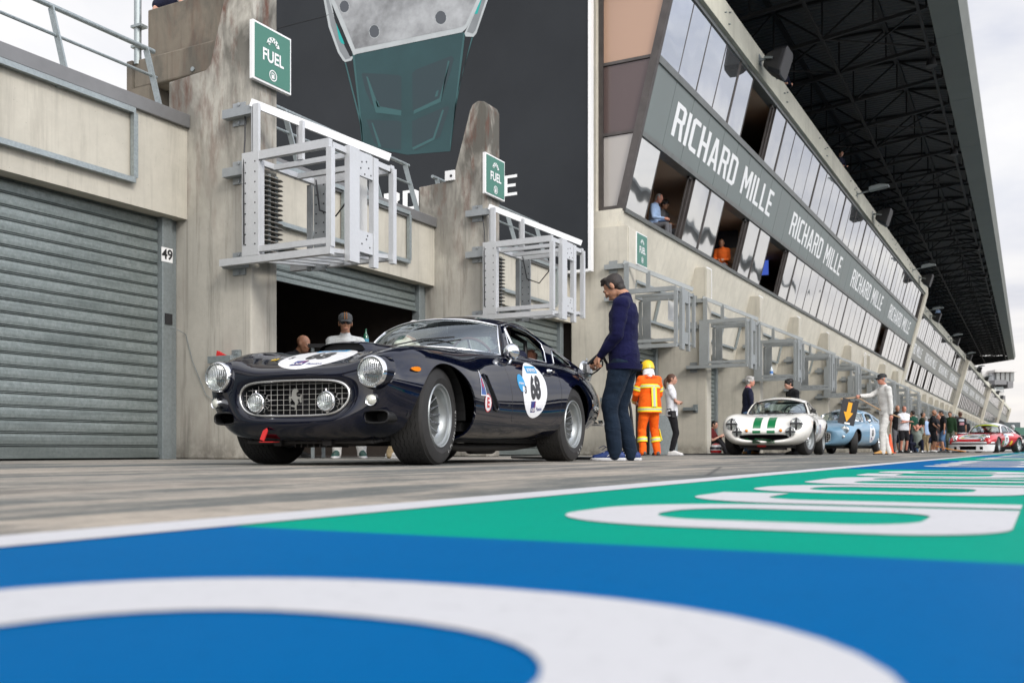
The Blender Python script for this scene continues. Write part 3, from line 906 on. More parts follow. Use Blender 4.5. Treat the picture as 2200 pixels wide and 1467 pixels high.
def lettering(M, w, h, mat, parent, name='lettering'):
    for wd in (TXT[:7], TXT[7:]):      # one mesh for each word
        bm = BM()
        for ps in wd: add_mesh(bm, curve_mesh(ps), M @ Matrix.Diagonal((w / TW, h, 1, 1)))
        rel(build(name, bm, mat), parent)

n_panes = 0
far_glass = BM()
for si, (ya, yb, off) in enumerate(SEG):
    n = int(round((yb - ya) / DW)); d = (yb - ya) / n
    slab = lambda z0, z1, dx0, dx1: [(XL(z0, off) + dx0, z0), (XL(z0, off) + dx1, z0), (XL(z1, off) + dx1, z1), (XL(z1, off) + dx0, z1)]
    # leaning fascia below the windows, straight lintel above the doors
    bm = BM(); prism(bm, [(XL(2.72, off) - 0.5, 2.72), (XL(2.72, off), 2.72), (XL(4.93, off), 4.93), (XL(4.93, off) - 0.5, 4.93)], 'y', ya, yb)
    pp('fascia_wall', bm, M_concm)
    # sill and bands of frame
    bm = BM()
    prism(bm, slab(4.935, 5.01, -0.35, 0.05), 'y', ya - 0.02, yb)
    prism(bm, slab(6.43, 6.53, -0.2, 0.035), 'y', ya, yb)
    prism(bm, slab(7.85, 7.98, -0.2, 0.035), 'y', ya, yb)
    prism(bm, slab(9.42, 9.50, -0.2, 0.03), 'y', ya, yb)
    pp('window_rail', bm, M_framel)
    # grey panels with seams
    bm = BM()
    for i in range(n):
        prism(bm, slab(6.535, 7.845, -0.05, 0.0), 'y', ya + i * d + 0.009, ya + (i + 1) * d - 0.009)
        if si == 0: pp('cladding_panel', bm, M_panel); bm = BM()
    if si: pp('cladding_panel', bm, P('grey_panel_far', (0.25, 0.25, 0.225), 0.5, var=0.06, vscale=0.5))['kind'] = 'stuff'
    bm = BM(); prism(bm, slab(6.54, 7.84, -0.09, -0.056), 'y', ya + 0.01, yb - 0.01); pp('panel_backing', bm, P('seam_rust', (0.10, 0.075, 0.055), 0.8))
    # windows
    for row, (z0, z1) in enumerate(((5.012, 6.428), (7.982, 9.418))):
        if si == 0:
            opens = {0: {1, 2, 5, 6, 9, 10, 28, 29, 37}, 1: {5, 6, 37}}[row]
        elif si == 1:
            opens = {0: {5, 9, 13, 17}, 1: {28, 30}}[row]
        else:
            opens = {0: set(range(0, 60, 2)) if si == 2 else set(range(1, 60, 3)), 1: set()}[row]
        mull = BM()
        for i in range(n + 1):
            y = ya + i * d
            if i < n and (i in opens) and ((i - 1) in opens): continue
            wd = 0.028 if (i % 4) else 0.075
            prism(mull, slab(z0, z1, -0.06, -0.004 if (i % 4) else 0.008), 'y', y - wd / 2 + (wd / 2 if i == 0 else 0), y + wd / 2 - (wd / 2 if i == n else 0))
            if si == 0: pp('window_mullion', mull, M_frame); mull = BM()
        rnd = random.Random(si * 10 + row)
        if si: pp('window_mullion', mull, M_frame)['kind'] = 'stuff'
        for i in range(n):
            if i in opens: continue
            a, b_ = ya + i * d + 0.012, ya + (i + 1) * d - 0.012
            t1, t2 = rnd.uniform(-0.004, 0.004), rnd.uniform(-0.005, 0.005)
            xx = lambda z, y: XL(z, off) - 0.012 + t1 * (z - (z0 + z1) / 2) + t2 * (y - (a + b_) / 2)
            q = [(xx(z0, a), a, z0 + 0.002), (xx(z0, b_), b_, z0 + 0.002), (xx(z1, b_), b_, z1 - 0.002), (xx(z1, a), a, z1 - 0.002)]
            back = [(p[0] - 0.01, p[1], p[2]) for p in q]
            if n_panes < 98:
                rel(mesh_obj('window', q + back, [(0, 1, 2, 3), (7, 6, 5, 4), (0, 4, 5, 1), (1, 5, 6, 2), (2, 6, 7, 3), (3, 7, 4, 0)], M_mirror), pit)
                n_panes += 1
            else:
                v = [far_glass.verts.new(p) for p in q]; far_glass.faces.new(v)
        # sliding sashes pushed aside in the openings
        if si == 0:
            bm = BM()
            for i in sorted(opens):
                if (i - 1) in opens or i == 37 :
                    y = ya + (i + 1) * d
                    prism(bm, slab(z0, z1, -0.14, -0.05), 'y', y - 0.14, y - 0.03)
                    prism(bm, slab(z0, z1, -0.10, -0.07), 'y', y - 0.30, y - 0.27)
                    for z in (z0, z1 - 0.05): prism(bm, slab(z, z + 0.05, -0.12, -0.05), 'y', y - 0.3, y - 0.03)
                    pp('sliding_sash', bm, M_frame); bm = BM()
            bm.free()
        # the room behind
        bm_r = None
        zf, zc = z0 - 0.06, z1 + 0.02
        xb = -13.0
        xf0, xf1 = XL(zf, off) - 0.12, XL(zc, off) - 0.12
        V = [(xf0, ya + 0.1, zf), (xb, ya + 0.1, zf), (xb, yb - 0.1, zf), (xf0, yb - 0.1, zf), (xf1, ya + 0.1, zc), (xb, ya + 0.1, zc), (xb, yb - 0.1, zc), (xf1, yb - 0.1, zc)]
        o = mesh_obj('room_lining', V, [(0, 1, 2, 3), (4, 7, 6, 5), (0, 4, 5, 1), (1, 5, 6, 2), (2, 6, 7, 3)], [M_room, M_ceil])
        o.data.polygons[1].material_index = 1
        rel(o, pit)
        if si == 0:
            for i in (2, 6, 10, 14, 29):
                y = ya + (i + 1) * d + 0.35
                bm = BM(); box(bm, (xb, y, zf + 0.004), (XL(zf, off) - 0.8, y + 0.12, zc - 0.004)); pp('partition', bm, M_room)
            bm = BM(); box(bm, (XL(zc) - 1.9, ya + 0.12, zc - 0.22), (XL(zc) - 1.7, yb - 0.12, zc - 0.003))
            pp('ceiling_beam', bm, M_room)
    # parapet band
    bm = BM()
    i = 0; y = ya
    while y < yb - 0.1:
        e = min(y + 5.7, yb)
        bm = BM(); box(bm, (XL(9.5, off) - 0.25, y + 0.004, 9.503), (XL(9.5, off) + 0.12, e - 0.004, 10.15), bev=0.01); pp('parapet', bm, M_concb)
        y = e
    bm = BM()
    y = ya + 2.9
    while y < min(yb, 120):
        for (dy, z) in ((0, 9.85), (0.35, 9.98), (0.3, 9.7), (-0.9, 9.95)):
            tube(bm, [(XL(9.5, off) + 0.12, y + dy, z), (XL(9.5, off) + 0.17, y + dy, z - 0.01)], 0.018, 6)
        y += 5.7
    if len(bm.verts): pp('parapet_bolts', bm, M_galvd)['kind'] = 'stuff'
    # fin between blocks
    bm = BM()
    yf = yb + 0.02; fo = 0.0 if si == 0 else 0.72
    prism(bm, [(XL(2.8) - 2.2, 2.75), (XL(2.8) + 0.05 - fo, 2.75), (XL(9.6) + 0.10 - fo, 9.6), (XL(9.6) + 0.10 - fo, 10.02), (XL(9.6) - 2.2, 10.02)], 'y', yf, yf + 1.1)
    bmesh.ops.bevel(bm, geom=list(bm.edges), offset=0.03, segments=2, affect='EDGES')
    pp('concrete_fin', bm, M_concm)
    if si < len(SEG) - 1:
        yn = SEG[si + 1][0]
        bm = BM(); prism(bm, [(XL(2.8, -1.05) - 0.6, 2.73), (XL(2.8, -1.05) - 0.1, 2.73), (XL(9.5, -1.05) - 0.1, 9.5), (XL(9.5, -1.05) - 0.6, 9.5)], 'y', yf + 1.11, yn - 0.01); pp('link_wall', bm, M_concm)
    # lettering on the panels
    if si < 3:
        for j in range(4):
            s = (20.4 + 11.1 * j) if si == 0 else ya + 1.6 + 11.2 * j
            zc_, hh = 7.21, 0.70
            nrm = Vector((1, 0, -0.249)).normalized()
            up = Vector((0.249, 0, 1)).normalized()
            M = plane_matrix(Vector((XL(zc_ - hh / 2, off), s, zc_ - hh / 2)) + nrm * 0.006, (0, 1, 0), up)
            lettering(M, 8.6, hh, M_letter, pit)
# far windows as one mass
ob = rel(build('window', far_glass, M_mirror), pit); ob['kind'] = 'stuff'
# back body so nothing shows through
bm = BM(); box(bm, (-22, 19.0, 2.9), (-13.2, 262, 9.9)); box(bm, (-13.2, 19.02, 9.52), (-6.75, 64, 9.6)); box(bm, (-13.2, 66, 9.53), (-7.8, 262, 9.61)); pp('core', bm, M_room)

# end wall facing the camera
ye = Y1 - 0.004
xe0 = -8.02
def tri(z0, z1, mat, nm, inset=0.05, y=None):
    y = ye if y is None else y
    vs = [(xe0 + inset, y, z0), (XL(z0) - 0.16 + 0.0, y, z0), (XL(z1) - 0.16, y, z1), (xe0 + inset, y, z1)]
    bm = BM(); prism(bm, [(v[0], v[2]) for v in vs], 'y', y - 0.02, y); return pp(nm, bm, mat)
tri(5.08, 6.50, M_beigeg, 'end_window')
tri(6.58, 7.94, M_plum, 'end_panel')
tri(8.02, 9.5, M_peach, 'end_window')
bm = BM()
for z0, z1 in ((4.99, 5.07), (6.51, 6.57), (7.95, 8.01), (9.5, 9.56)):
    prism(bm, [(xe0 - 0.05, z0), (XL(z0) - 0.14, z0), (XL(z1) - 0.14, z1), (xe0 - 0.05, z1)], 'y', ye - 0.05, ye - 0.001)
box(bm, (xe0 - 0.05, ye - 0.052, 5.071), (xe0 + 0.045, ye - 0.003, 9.499))
pp('end_frame', bm, M_frame)
bm = BM(); prism(bm, [(XL(4.95) - 0.135, 4.95), (XL(4.95) + 0.03, 4.95), (XL(9.6) + 0.03, 9.6), (XL(9.6) - 0.135, 9.6)], 'y', ye - 0.10, ye + 0.02); pp('corner_mullion', bm, M_frame)
bm = BM()
prism(bm, [(-8.35, 0.0), (XL(3.6) - 0.28, 0.0), (XL(3.6) - 0.28, 3.6), (XL(4.3) - 0.06, 4.2), (XL(4.97) + 0.02, 4.97), (-8.35, 4.97)], 'y', ye - 0.18, ye - 0.006)
box(bm, (-8.35, ye - 0.16, 4.98), (xe0 - 0.06, ye - 0.006, 10.1))
pp('end_wall', bm, M_concm)
bm = BM(); prism(bm, [(XL(9.5) - 1.9, 9.57), (XL(9.5) + 0.1, 9.57), (XL(9.5) + 0.1, 10.15), (XL(9.5) - 1.9, 10.15)], 'y', ye - 0.2, ye - 0.004); pp('end_parapet', bm, M_concb)

# doors and buttresses of the tall building
st = {2: 2.25, 3: 0.86, 4: 1.75, 5: 0.02, 6: 1.9, 7: 0.02, 8: 2.0, 9: 0.02}
M_room2 = P('garage_lining_painted_lit', (0.22, 0.18, 0.14), 0.9, var=0.1)  # paler copy of the garage lining, the lit look is put into its colour
for k in range(2, 50):
    y = Y0 + BAY * k
    off = 0 if y < 64 else -1.05
    if y > 255: break
    bm = BM()
    xw, xp = -8.6 + (off), -7.34 + off
    prof = [(xw, 0), (xp, 0), (xp, 4.57), (xp - 0.03, 4.61), (xw, 4.61)]
    prism(bm, prof, 'y', y, y + TH)
    if k < 12: bmesh.ops.bevel(bm, geom=list(bm.edges), offset=0.02, segments=2, affect='EDGES')
    pp('buttress', bm, M_conc, 35 if k < 12 else None)
    if k < 14:
        sign_frame(y + BAY - 3.6, y + BAY - 0.35, 3.05, 3.75, 0, pit, lean=lambda z, o=off: XL(z, o))
        bm = BM()
        a = XL(4.6) + 0.15 + off
        for (z0, z1, y_) in ((3.95, 4.68, y + TH + 0.04 + (30 if k == 2 else 0)),):
            bar(bm, (a, y_, z0), (a, y_, z1), 0.03); bar(bm, (a, y_ + 0.42, z0), (a, y_ + 0.42, z1), 0.03)
            bar(bm, (a, y_ + 0.014, z0), (a, y_ + 0.406, z0), 0.03); bar(bm, (a, y_ + 0.014, z1), (a, y_ + 0.406, z1), 0.03)
        for z in (4.1, 4.5) if k > 2 else (): bar(bm, (a - 0.35, y + TH + 0.05, z), (a - 0.014, y + TH + 0.05, z), 0.03)
        pp('marker_frame', bm, M_white)
    if k < 20:
        door_set(y, max(0.012, st.get(k, 0.02)), pit, -8.42 + off, 2.72)
    else:
        bm = BM(); box(bm, (-8.75 + off, y + TH, 0), (-8.6 + off, y + BAY, 2.8)); pp('roller_door', bm, M_shut)
for k in (2, 3, 4, 6, 8):
    y = Y0 + BAY * k
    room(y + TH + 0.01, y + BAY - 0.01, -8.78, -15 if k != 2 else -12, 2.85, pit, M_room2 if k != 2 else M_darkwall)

# ---- canopy roof
def EX(y): return -2.10 - 0.01317 * (y - 30)
def ZB(X, y): return 12.45 + 0.0016 * (y - 30) - 0.125 * (EX(y) - X)
def ZT(X, y):
    u = EX(y) - X
    return ZB(X, y) + 0.30 + 1.15 * (1 - math.exp(-u / 2.6))
XB = -21.0
def canopy_metal():
    m, nt, b = new_mat('ribbed_roof_sheet')
    geo = nt.nodes.new('ShaderNodeNewGeometry').outputs['Position']
    wv = nt.nodes.new('ShaderNodeTexWave'); wv.bands_direction = 'Y'; wv.inputs['Scale'].default_value = 1.3; nt.links.new(geo, wv.inputs['Vector'])
    b.inputs['Base Color'].default_value = (0.055, 0.055, 0.056, 1); b.inputs['Roughness'].default_value = 0.65
    nt.links.new(bump_node(nt, wv.outputs['Fac'], 1.0, 0.05), b.inputs['Normal'])
    return m
vs, fs = [], []
ysr = [20 + i * (153.8 - 20) / 24 for i in range(25)]
us = [0.75, 1.5, 2.5, 4, 6, 8, 11, 15, 19]
for y in ysr:
    for u in us: X = EX(y) - u; vs.append((X, y, ZT(X, y) + 0.05))
for i in range(24):
    for j in range(len(us) - 1):
        a = i * len(us) + j; fs.append((a, a + 1, a + 1 + len(us), a + len(us)))
o = mesh_obj('canopy_sheet', vs, fs, canopy_metal())
so = o.modifiers.new('s', 'SOLIDIFY'); so.thickness = 0.06; so.offset = 1
rel(o, pit)
# edge beam
vs, fs = [], []
prof = [(0.0, -0.05), (-0.74, -0.10), (-0.78, 0.75), (-0.3, 0.95), (0.12, 0.85), (0.16, 0.35)]
yse = [20 + i * (153.8 - 20) / 22 for i in range(23)]
bm = BM()
for i in range(22):
    a, b_ = yse[i] + 0.006, yse[i + 1] - 0.006
    A = [bm.verts.new((EX(a) + p[0], a, 12.45 + 0.0016 * (a - 30) + p[1])) for p in prof]
    B = [bm.verts.new((EX(b_) + p[0], b_, 12.45 + 0.0016 * (b_ - 30) + p[1])) for p in prof]
    for j in range(len(prof)): bm.faces.new((A[j], A[(j + 1) % 6], B[(j + 1) % 6], B[j]))
    bm.faces.new(A); bm.faces.new(B[::-1])
    pp('fascia_beam', bm, M_soffit); bm = BM()
bm = BM()
for i in range(40):
    pass
for u in (1.0, 3.6, 6.4, 9.2, 12.5): bm = BM(); bar(bm, (EX(20) - u, 20, ZB(EX(20) - u, 20) - 0.02), (EX(153) - u, 153.0, ZB(EX(153) - u, 153) - 0.02), 0.08); pp('purlin', bm, M_truss)
for u in (2.2, 5.0, 7.8, 10.8): bm = BM(); bar(bm, (EX(20) - u, 20, ZT(EX(20) - u, 20) - 0.05), (EX(153) - u, 153.0, ZT(EX(153) - u, 153) - 0.05), 0.14); pp('purlin', bm, M_truss)

# one truss, copied
yt = 30.0
bm = BM()
nodes = [0.8, 2.2, 3.6, 5.0, 6.4, 7.8, 9.2, 10.8, 12.5, 14.5, 16.5]
def b3(u): return Vector((EX(yt) - u, 0, ZB(EX(yt) - u, yt)))
def t3(u): return Vector((EX(yt) - u, 0, ZT(EX(yt) - u, yt) - 0.04))
for i in range(len(nodes) - 1):
    bar(bm, b3(nodes[i]), b3(nodes[i + 1]), 0.10, 0.10)
    bar(bm, t3(nodes[i]), t3(nodes[i + 1]), 0.10, 0.10)
    if i % 2 == 0: bar(bm, b3(nodes[i]), t3(nodes[i + 1]), 0.055)
    else: bar(bm, t3(nodes[i]), b3(nodes[i + 1]), 0.055)
    bar(bm, b3(nodes[i]), t3(nodes[i]), 0.045)
T0 = build('roof_truss', bm, M_truss, pit)
T0.location = (0 - pit.location.x, 21.0 - pit.location.y, 0)
y = 21.0; k = 0
off0 = EX(yt)
while y < 153.6:
    if k: T = T0.copy(); C.objects.link(T)
    else: T = T0
    T.location = (EX(y) - off0 - pit.location.x, y - pit.location.y, 0.0016 * (y - 30))
    y += 2.9; k += 1
bm = BM()
yy = 21.0; k = 0
while yy < 150:
    for (u0, u1) in ((1.0, 3.6), (3.6, 6.4)) if k % 3 == 0 else (((6.4, 9.2),) if k % 3 == 1 else ()):
        bar(bm, (EX(yy) - u0, yy, ZB(EX(yy) - u0, yy)), (EX(yy + 2.9) - u1, yy + 2.9, ZB(EX(yy + 2.9) - u1, yy + 2.9)), 0.045)
        bar(bm, (EX(yy) - u1, yy, ZB(EX(yy) - u1, yy)), (EX(yy + 2.9) - u0, yy + 2.9, ZB(EX(yy + 2.9) - u0, yy + 2.9)), 0.045)
    yy += 2.9; k += 1
pp('wind_bracing', bm, M_truss)['kind'] = 'stuff'
bm = BM(); box(bm, (XB - 0.3, 20, 9.9), (XB, 153, 13)); 
for i in range(9): box(bm, (-8.6 - i * 1.3, 20, 9.65), (-9.9 - i * 1.3, 153, 9.7 + 0.10 * (i + 1)))
pp('grandstand_tier', bm, P('stand_concrete', (0.05, 0.048, 0.045), 0.9))

bm = BM(); bm.faces.new([bm.verts.new((EX(153.7) - u, 153.7, ZB(EX(153.7) - u, 153.7) - 0.05)) for u in (0.5, 5, 10, 18)] + [bm.verts.new((EX(153.7) - u, 153.7, ZT(EX(153.7) - u, 153.7))) for u in (18, 10, 5, 0.5)]); pp('gable_sheet', bm, M_truss)
# ---- loudspeakers and lamps on the parapet
def speaker():
    s = bpy.data.objects.new('loudspeaker', None); C.objects.link(s)
    M = Matrix.Rotation(math.radians(18), 4, 'Y')
    bm = BM()
    # horn cabinet: octagonal mouth tapering back
    def ring(x, w, h, c):
        return [bm.verts.new(M @ Vector((x, a, b))) for a, b in ((-w + c, -h), (w - c, -h), (w, -h + c), (w, h - c), (w - c, h), (-w + c, h), (-w, h - c), (-w, -h + c))]
    rs = [ring(0.17, 0.16, 0.16, 0.05), ring(0.34, 0.27, 0.27, 0.09), ring(0.60, 0.36, 0.34, 0.09), ring(0.68, 0.37, 0.35, 0.09), ring(0.70, 0.34, 0.32, 0.08)]
    bm.faces.new(rs[0][::-1]); bm.faces.new(rs[-1])
    for a, b in zip(rs, rs[1:]):
        for k in range(8): bm.faces.new((a[k], a[(k + 1) % 8], b[(k + 1) % 8], b[k]))
    build('cabinet', bm, M_black, s)
    bm = BM()
    bar(bm, (0, 0.0, 0.0), (0.22, 0.0, 0.02), 0.06, 0.06)
    bar(bm, M @ Vector((0.2, -0.30, 0)), M @ Vector((0.42, -0.37, 0.0)), 0.03, 0.05); bar(bm, M @ Vector((0.2, 0.30, 0)), M @ Vector((0.42, 0.37, 0.0)), 0.03, 0.05)
    bar(bm, M @ Vector((0.2, -0.30, 0)), M @ Vector((0.2, 0.30, 0)), 0.03, 0.05)
    box(bm, (-0.01, -0.12, -0.12), (0.015, 0.12, 0.12))
    build('bracket', bm, M_galvd, s)
    return s
s0 = speaker()
slab_ = ['large black loudspeaker on the parapet, nearest the camera, against the dark roof', 'black loudspeaker on the parapet beyond the first floodlight', 'black loudspeaker on the parapet just beyond the first concrete fin']
for i, y in enumerate((24.9, 43.4, 60.6, 78, 96, 113, 131, 148, 166, 184, 201)):
    o = s0 if i == 0 else copy_tree(s0)
    o.location = (XL(9.5, 0 if y < 65 else -1.05) + 0.12, y, 9.85)
    tag(o, slab_[i] if i < 3 else 'small far black loudspeaker on the receding parapet', 'loudspeaker', 'loudspeakers on the parapet' if i < 3 else 'far loudspeakers on the parapet')
def lamp():
    s = bpy.data.objects.new('floodlight', None); C.objects.link(s)
    bm = BM(); bar(bm, (0, 0, 0), (0.55, 0, 0.10), 0.05, 0.05); box(bm, (-0.005, -0.08, -0.1), (0.015, 0.08, 0.1)); build('arm', bm, M_galvd, s)
    bm = BM(); prism(bm, [(0.45, 0.06), (1.15, 0.16), (1.15, 0.21), (0.85, 0.27), (0.45, 0.20)], 'y', -0.16, 0.16); build('housing', bm, M_galvd, s)
    bm = BM(); box(bm, (0.65, -0.13, 0.074), (1.1, 0.13, 0.082)); o = build('lens', bm, M_white, s); o.rotation_euler = (0, -0.141, 0); o.location = (0.0, 0, -0.015)
    return s
l0 = lamp()
for i, y in enumerate((39.5, 57.5, 75, 93, 111, 129, 147)):
    o = l0 if i == 0 else copy_tree(l0)
    o.location = (XL(9.5, 0 if y < 65 else -1.05) + 0.12, y, 9.8)
    tag(o, ['grey floodlight arm on the parapet between the first two loudspeakers', 'grey floodlight arm on the parapet near the first concrete fin'][i] if i < 2 else 'far grey floodlight arm on the receding parapet', 'floodlight', 'floodlights on the parapet' if i < 2 else 'far floodlights on the parapet')
# lamps under the roof edge
def hung():
    s = bpy.data.objects.new('roof_lamp', None); C.objects.link(s)
    bm = BM(); lathe(bm, [(0, 0.25), (0.08, 0.24), (0.13, 0.05), (0.17, -0.12), (0.0, -0.12)], 12); build('shade', bm, M_black, s, 40)
    bm = BM(); bar(bm, (0, 0, 0.25), (0, 0, 0.5), 0.03); build('hanger', bm, M_truss, s)
    return s
h0 = hung()
for i, y in enumerate((33.6, 44.2, 55, 66, 77, 88, 99)):
    o = h0 if i == 0 else copy_tree(h0)
    o.location = (EX(y) - 0.98, y, 12.2 + 0.0016 * (y - 30))
    tag(o, ['round black lamp under the roof edge at the top of the picture', 'black lamp under the roof edge, second in the row'][i] if i < 2 else 'tiny black lamp in the row under the receding roof edge', 'lamp', 'lamps under the roof edge' if i < 2 else 'far lamps under the roof edge')

# ================================================================== big banner
YB = 18.36
bb = thing('banner', 'huge dark banner with a printed watch strap on the end of the stand', 'banner', (-12.6, YB, 3.7))
def bp(name, bm, mat): return rel(build(name, bm, mat), bb)
bm = BM(); box(bm, (-18.0, YB + 0.03, 3.75), (-8.10, YB + 0.12, 16.0)); bp('fabric', bm, M_banner)
bm = BM(); box(bm, (-8.096, YB, 3.70), (-8.03, YB + 0.13, 16.0)); box(bm, (-18.0, YB, 3.69), (-8.097, YB + 0.13, 3.745)); bp('frame', bm, M_white)
bm = BM()
box(bm, (-18, YB + 0.022, 10.2), (-8.1, YB + 0.029, 10.21)); bp('seam', bm, P('seam_dark', (0.025, 0.027, 0.03), 0.7))
def art(name, px, mat, d, holes=()):
    def m(p): v = on_y(660 + p[0] / 3.259, p[1] / 3.259, YB + 0.028 - d); return (v.x, v.z)
    me = curve_mesh([[m(p) for p in px]] + [[m(p) for p in h] for h in holes])
    M = Matrix(((1, 0, 0, 0), (0, 0, -1, YB + 0.028 - d), (0, 1, 0, 0), (0, 0, 0, 1)))
    return rel(place_mesh(name, me, M, mat), bb)
A_strap = P('print_teal', (0.018, 0.056, 0.062), 0.7, var=0.22, vscale=0.5)
A_strapd = P('print_teal_dark', (0.022, 0.042, 0.050), 0.7)
A_stripe = P('print_teal_pale', (0.033, 0.095, 0.10), 0.7)
A_metal = P('print_metal', (0.30, 0.31, 0.32), 0.6, var=0.5, vscale=1.1)
A_rim = P('print_rim', (0.42, 0.45, 0.46), 0.6, var=0.2, vscale=0.6)
A_side = P('print_side', (0.20, 0.215, 0.225), 0.6, var=0.2, vscale=0.8)
A_teal = P('print_turquoise', (0.01, 0.33, 0.31), 0.6)
art('print_strap', [(315, 375), (1095, 225), (1085, 350), (1060, 560), (1030, 800), (1000, 1060), (700, 1085), (395, 1025), (378, 820), (345, 600), (325, 460)], A_strap, 0.002)
for p in ([(380, 520), (395, 512), (640, 528), (660, 540), (660, 770), (500, 765), (450, 735), (410, 640)], [(415, 840), (640, 848), (660, 860), (658, 1050), (510, 1035), (470, 1000)], [(735, 515), (760, 490), (1010, 393), (1028, 410), (1000, 520), (940, 690), (770, 790), (738, 780)], [(735, 850), (985, 742), (995, 760), (930, 960), (760, 1055), (735, 1050)]):
    art('print_window', p, A_strapd, 0.004)
for p in ([(412, 535), (425, 540), (500, 745), (660, 775), (658, 812), (480, 790)], [(985, 425), (998, 430), (925, 690), (745, 775), (745, 800), (935, 715)], [(450, 860), (460, 862), (520, 1030), (500, 1030)], [(945, 770), (958, 772), (890, 980), (740, 1052), (735, 1035), (880, 965)], [(480, 710), (495, 708), (508, 752), (490, 748)], [(905, 640), (920, 632), (912, 675), (893, 680)]):
    art('print_bevel', p, A_stripe, 0.005)
for p in ([(262, 440), (272, 440), (380, 860), (395, 1025), (385, 1020), (368, 860)], [(1150, 265), (1162, 262), (1090, 500), (1040, 760), (1002, 1060), (1000, 1000), (1035, 740)], [(315, 375), (330, 380), (400, 1025), (390, 1025)], [(1095, 228), (1105, 240), (1085, 420), (1000, 1060), (1072, 400)]):
    art('print_edge', p, A_stripe, 0.006)
art('print_arm', [(85, -150), (115, 0), (150, 190), (215, 370), (250, 425), (265, 437), (310, 425), (325, 395), (300, 400), (250, 300), (200, 180), (165, 0), (140, -150)], A_rim, 0.005)
art('print_arm_shade', [(112, -140), (135, 20), (165, 180), (228, 360), (268, 420), (305, 408), (292, 385), (245, 290), (196, 150), (150, 0), (130, -140)], A_side, 0.007)
art('print_arm', [(1100, 235), (1110, 258), (1165, 260), (1185, 235), (1265, 0), (1320, -150), (1270, -150), (1200, 0), (1118, 200)], A_rim, 0.005)
art('print_arm_shade', [(1118, 225), (1160, 238), (1178, 215), (1250, 0), (1300, -140), (1280, -140), (1218, 0), (1150, 150)], A_side, 0.007)
art('print_inlay', [(202, 165), (222, 275), (238, 305), (262, 312), (250, 280)], A_teal, 0.009)
art('print_inlay', [(1172, 100), (1192, 100), (1222, 0), (1206, 0)], A_teal, 0.009)
art('print_clasp_rim', [(110, -150), (160, 0), (240, 190), (325, 390), (345, 380), (1085, 228), (1115, 200), (1175, 90), (1215, 0), (1270, -150)], A_rim, 0.010)
hl = [circle_pts(260, 48, 36, 44, 26), circle_pts(470, 222, 38, 48, 26), circle_pts(935, 125, 42, 50, 26)]
art('print_clasp', [(140, -150), (190, 0), (262, 160), (335, 345), (1085, 190), (1110, 170), (1160, 60), (1190, -10), (1240, -150)], A_metal, 0.013, hl)
for h in hl:
    cx_ = sum(p[0] for p in h) / len(h); cy_ = sum(p[1] for p in h) / len(h)
    art('print_screw', [(cx_ + (p[0] - cx_) * 0.93 * (1 - 0.07 * (i % 4 == 0)), cy_ + (p[1] - cy_) * 0.93) for i, p in enumerate(h)], P('print_screw', (0.07, 0.078, 0.09), 0.6), 0.011)
Mx = Matrix(((1, 0, 0, -15.32), (0, 0, -1, YB + 0.022), (0, 1, 0, 5.43), (0, 0, 0, 1)))
lettering(Mx, 5.6, 0.43, M_letter, bb)

# ================================================================== what stands at the far end
tw = thing('control_tower', 'pale control tower with glazed gallery and flat roof beyond the far end of the stand', 'tower', wg(2150, 250))
def tb(name, px0, px1, py0, py1, mat, Z=250.0, dep=8.0, bev=0):
    a, b_ = wp(px0, py1, Z), wp(px1, py0, Z)
    bm = BM(); w = (Vector((b_.x, b_.y, 0)) - Vector((a.x, a.y, 0))).length
    box(bm, (0, 0, 0), (w, dep, b_.z - a.z), bev=bev)
    o = build(name, bm, mat); o.rotation_euler = (0, 0, PSI); o.location = a
    o.parent = tw; o.location = a - tw.location
    return o
M_twhite = P('tower_white', (0.55, 0.54, 0.52), 0.6, var=0.1, vscale=0.3)
M_tgrey = P('tower_grey', (0.16, 0.16, 0.165), 0.5)
M_tglass = P('tower_glass', (0.20, 0.21, 0.21), 0.25, 0.3)
tb('tower_wall', 2110, 2134, 797, 962, M_twhite)
tb('edge_column', 2132, 2138, 795, 960, P('tower_col', (0.5, 0.52, 0.53), 0.5), 248, 2)
tb('flat_roof', 2138, 2184, 794, 799, M_twhite, 246, 10)
tb('gallery_glass', 2141, 2179, 799, 819, M_tglass, 247, 8)
tb('gallery_base', 2165, 2177, 819, 833, M_tgrey, 246, 6)
for x in (2150, 2160, 2170): tb('glazing_bar', x, x + 1, 799, 819, M_frame, 246.8, 0.2)
tb('balcony_box', 2137, 2163, 816, 826, M_tgrey, 245, 6)
tb('dark_opening', 2116, 2132, 826, 834, M_black, 249.5, 1)
tb('dark_opening', 2137, 2156, 826, 833, M_black, 247, 1)
tb('balcony_floor', 2137, 2158, 842, 849, M_twhite, 246, 5)
tb('balcony_rail', 2137, 2156, 832, 833, M_galv, 245.5, 0.3)
for x in range(2138, 2157, 3): tb('balcony_post', x, x + 0.6, 833, 842, M_galv, 245.5, 0.2)
tb('tower_foot', 2134, 2160, 849, 962, M_twhite, 252, 6)
tb('stair_block', 2146, 2160, 850, 884, M_tgrey, 249, 3)
fb = thing('far_pavilion', 'low dark green pavilion on the horizon at the right edge', 'building', wg(2180, 230))
tw2 = tw; tw = fb
tb('upper_storey', 2146, 2192, 907, 921, P('slate', (0.07, 0.085, 0.09), 0.6), 230)
tb('green_band', 2148, 2260, 918, 934, P('dark_green_cladding', (0.045, 0.13, 0.095), 0.6), 228)
tb('lower_storey', 2148, 2260, 934, 966, P('storey_grey', (0.06, 0.075, 0.08), 0.6), 229)  # lower storey in one plain dark grey
tb('white_strip', 2176, 2196, 938, 942, M_twhite, 227, 0.3)
tb('pale_door', 2196, 2215, 944, 964, M_twhite, 227, 0.3)
